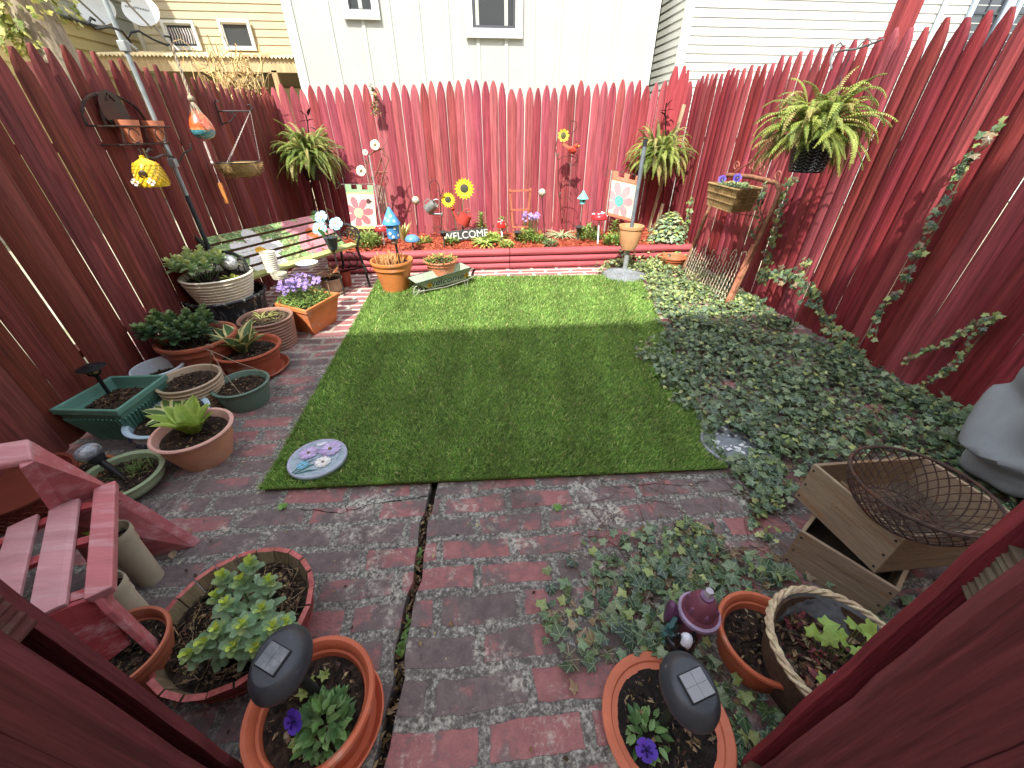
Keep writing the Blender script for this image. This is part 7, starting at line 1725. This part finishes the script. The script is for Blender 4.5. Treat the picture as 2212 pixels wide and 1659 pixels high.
for k in range(90):
    q=P(random.choice([random.uniform(1600,1720),random.uniform(1250,1560)]),random.uniform(1010,1300)); a=random.uniform(0,6.3); pts=[Vector((q.x,q.y,.015))]
    for i in range(5): a+=random.uniform(-.6,.6); pts.append(pts[-1]+Vector((math.cos(a)*.03,math.sin(a)*.03,random.uniform(-.004,.006))))
    m.tube(pts,.0014,3,jit((110,80,66)))
tag(m.build('ivy_runners',wood),'bare brown ivy runners creeping over the bricks','ivy stems',kind='stuff')
def climb(label,pts,X,wd,n,s,mix=(.7,.25),z0=None,name='climbing_ivy'):
    q=[PX(x,y,X) for x,y in pts]; t=thing(name,label,'climbing ivy',q[0]); lo=q[0]; m=MB((120,96,74)); m.tube([p-lo+Vector((.012,random.uniform(-.01,.01),0)) for p in q],.004,5); m.build('stem',wood,t)
    m=MB(); L=[(a,b,(b-a).length) for a,b in zip(q[:-1],q[1:])]; tot=sum(l[2] for l in L)
    for k in range(n):
        u=random.random()*tot
        for a,b,l in L:
            if u<=l: break
            u-=l
        p=a.lerp(b,u/l if l else 0); w_=wd*random.gauss(0,.5); w2=wd*random.gauss(0,.4); rr=random.random(); pal=DK if rr<mix[0] else (YG if rr<mix[0]+mix[1] else BR)
        ivyleaf(m,p-lo+Vector((-random.uniform(.0,.03)-wd*.15,w_,w2)),(-1,random.gauss(-.2,.4),random.gauss(.35,.3)),random.uniform(0,6.3),s*random.uniform(.6,1.15),jit(random.choice(pal),12))
    m.build('leaves',ivm,t,smooth=True)
climb('sunlit ivy strand climbing beside the right end of the iron gate',[(1640,610),(1660,570),(1672,520),(1685,470),(1692,430),(1705,400),(1722,386)],2.61,.055,150,.030,(.25,.65))
climb('thick ivy strand arching from the ground up to the iron gate',[(1860,760),(1800,710),(1765,650),(1735,610),(1690,585),(1650,600)],2.58,.08,190,.040,(.65,.3))
climb('short yellow ivy tip reaching up right of the thick ivy strand',[(1725,620),(1740,590),(1750,562)],2.61,.04,26,.034,(.2,.8))
climb('ivy strand hanging straight down the fence below the wicker basket',[(1655,395),(1652,420),(1640,450),(1645,480),(1625,520)],2.5,.03,50,.03,(.6,.2))
climb('longest ivy strand climbing high on the right fence toward the fence tops',[(1890,730),(1895,690),(1915,655),(1950,625),(1968,585),(1985,550),(2010,500),(2030,465),(2045,440),(2060,400),(2080,372),(2100,340),(2130,312),(2150,280),(2166,255)],2.6,.024,110,.034,(.6,.25))
climb('lower ivy strand reaching diagonally across the shaded right fence',[(1950,785),(2000,760),(2050,738),(2090,715),(2125,690),(2150,678)],2.61,.018,90,.022,(.35,.5))
climb('second lower ivy strand rising near the person on the right fence',[(1990,840),(2030,812),(2070,790),(2085,760),(2110,730),(2135,700),(2160,684)],2.61,.018,75,.023,(.4,.5))
climb('ivy bank heaped against the foot of the right fence',[(1560,610),(1700,720),(1800,780),(1900,830),(2000,880),(2100,930),(2180,960)],2.55,.11,620,.05,(.86,.08))
climb('pale ivy shoot climbing the fence in the right rear corner',[(1470,535),(1478,510),(1490,485),(1492,460),(1498,430)],2.62,.05,90,.035,(.1,.85))
c=P(1462,520,.1); t=thing('ivy_bush','bushy variegated grey green ivy mound in the right rear corner','ivy',(2.38,4.75,0)); m=MB()
for k in range(900):
    a=random.uniform(0,6.3);b=random.uniform(0,1.5);r=.26*random.uniform(.7,1.05); ivyleaf(m,(r*math.cos(a)*math.cos(b),r*math.sin(a)*math.cos(b),.12+.42*math.sin(b)*random.uniform(.7,1.05)),(math.cos(a)*math.cos(b),math.sin(a)*math.cos(b),.4+math.sin(b)),random.uniform(0,6.3),random.uniform(.025,.045),jit(random.choice([(130,156,120),(166,184,136),(100,128,92),(160,176,90)])))
m.build('leaves',ivm,t); m=MB((120,96,74)); 
for k in range(9): a=k*.7; m.tube([(0,0,0),(.08*math.cos(a),.08*math.sin(a),.2),(.2*math.cos(a),.2*math.sin(a),.4)],.005,4)
m.build('stem',wood,t)
ivymat('bed_edge_ivy','low yellow green ivy spilling over the right end of the raised bed',[(1380,540),(1460,540),(1500,580),(1400,600),(1330,590),(1340,575)],5200,.038,.2,(.2,.6),maxn=900,edge=.08,avoid=[(2.32,4.3,.17)])
m=MB(); t=thing('grass_sprigs','fine feathery weed sprigs poking from the ivy near the right fence','weeds',P(1790,690,.02))
for k in range(60): blade(m,(random.uniform(-.06,.06),random.uniform(-.06,.06),0),(random.uniform(-.6,.6),random.uniform(-.6,.6),1),random.uniform(.08,.17),.006,jit((116,136,76)),seg=2)
m.build('leaves',leafm,t)
# ---------------- person at the right edge ----------------
def person():
    o_=(2.25,0.98,0); t=thing('person','person crouching at the right edge of the view in loose grey trousers','person',o_)
    me=bpy.data.meshes.new('body')
    J=[(.03,.0,.36,.15),(.10,-.05,.50,.13),(.16,-.12,.66,.14),(.19,-.17,.80,.13),(.2,-.2,.9,.05),(.2,-.24,.97,.08),(.2,-.27,1.05,.07),
       (-.02,-.14,.34,.09),(.1,-.42,.42,.07),(.06,-.34,.22,.05),(.04,-.26,.06,.042),(.02,-.36,.035,.035),
       (.2,-.12,.34,.09),(.3,-.42,.42,.07),(.28,-.34,.22,.05),(.26,-.26,.06,.042),(.24,-.38,.035,.035),
       (.04,-.18,.82,.05),(.0,-.34,.62,.038),(.1,-.5,.48,.03),(.34,-.18,.82,.05),(.36,-.34,.62,.038),(.28,-.5,.48,.03)]
    E=[(0,1),(1,2),(2,3),(3,4),(4,5),(5,6),(0,7),(7,8),(8,9),(9,10),(10,11),(0,12),(12,13),(13,14),(14,15),(15,16),(3,17),(17,18),(18,19),(3,20),(20,21),(21,22)]
    me.from_pydata([j[:3] for j in J],E,[]); o=bpy.data.objects.new('body',me); COL.objects.link(o); o.parent=t
    sk=o.modifiers.new('skin','SKIN'); sk.use_smooth_shade=True
    for i,j in enumerate(J): v=me.skin_vertices[0].data[i]; v.radius=(j[3]*.9,j[3]*.9); v.use_root=(i==0)
    ss=o.modifiers.new('s','SUBSURF'); ss.levels=ss.render_levels=2
    me.materials.append(surf('skin',rough=.5,var=.1,scale=10,bump=.1))
    a=me.color_attributes.new('Col','FLOAT_COLOR','POINT'); a.data.foreach_set('color',np.array([[*lin((190,140,116)),1]]*len(J),np.float32).ravel())
    tm=surf('trouser_cloth',rough=.95,var=.14,scale=5,bump=.5,bscale=400)
    def sleeve(path,rad,name,col,n=36,fold=.02,sq=1.0):
        m=MB(col); vs=[];fs=[]; pts=[];rs=[]
        for k in range(len(path)-1):
            for i in range(10): u=i/10; pts.append(Vector(path[k]).lerp(Vector(path[k+1]),u)); rs.append(rad[k]*(1-u)+rad[k+1]*u)
        pts.append(Vector(path[-1])); rs.append(rad[-1])
        for _ in range(4): pts=[pts[0]]+[(pts[i-1]+pts[i]*2+pts[i+1])/4 for i in range(1,len(pts)-1)]+[pts[-1]]; rs=[rs[0]]+[(rs[i-1]+rs[i]*2+rs[i+1])/4 for i in range(1,len(rs)-1)]+[rs[-1]]
        nx=None
        for i,p in enumerate(pts):
            tt=(pts[min(i+1,len(pts)-1)]-pts[max(0,i-1)]).normalized(); nx=tt.orthogonal().normalized() if nx is None else (nx-tt*nx.dot(tt)).normalized(); ny=tt.cross(nx)
            for j in range(n):
                a=2*math.pi*j/n; r=rs[i]*(1+fold*1.6*math.sin(i*.5+a*2)+fold*.9*math.sin(a*3-i*.33)+fold*1.0*abs(math.sin(a*2.5+i*.21))-fold*.9*abs(math.sin(i*.42+1.7*math.sin(a)+.8))); vs.append(p+(nx*math.cos(a)+ny*math.sin(a))*r)
        for i in range(len(pts)-1):
            for j in range(n): j2=(j+1)%n; fs.append((i*n+j,i*n+j2,(i+1)*n+j2,(i+1)*n+j))
        fs+=[tuple(range(n-1,-1,-1)),tuple(len(pts)*n-n+j for j in range(n))]
        m.add(vs,fs); return m.build(name,tm,t,smooth=True)
    sleeve([(.12,-.07,.60),(.06,-.02,.48),(.02,.0,.34),(.04,-.04,.2),(.06,-.1,.12)],[.16,.205,.215,.2,.13],'trousers',(138,146,150),fold=.07)
    sleeve([(.0,-.06,.34),(.02,-.24,.38),(.1,-.42,.42),(.08,-.38,.3),(.04,-.27,.08)],[.16,.12,.1,.09,.075],'trouser_leg',(116,124,132))
    sleeve([(.2,-.06,.34),(.26,-.24,.38),(.3,-.42,.42),(.29,-.38,.3),(.26,-.27,.08)],[.15,.12,.1,.09,.075],'trouser_leg',(116,124,132))
    sleeve([(.11,-.06,.56),(.16,-.12,.68),(.2,-.18,.82),(.2,-.2,.88)],[.17,.17,.15,.07],'shirt',(70,80,96))
    m=MB((70,78,88)); m.tube([(.04+.186*math.cos(a),-.01+.186*math.sin(a),.44+.03*math.sin(a*2)) for a in [math.radians(d) for d in range(190,262,8)]],.003,5); m.build('pocket_seam',tm,t)
    m=MB((70,54,44)); m.ball((.2,-.25,1.03),.1,n=14,sc=(1,1.05,.95)); m.build('hair',cloth,t,smooth=True)
    for dx in (.03,.25): m=MB((60,60,64)); m.ball((dx,-.32,.05),.06,n=12,sc=(.75,1.8,.7)); m.build('shoe',plastic,t,smooth=True)
person()
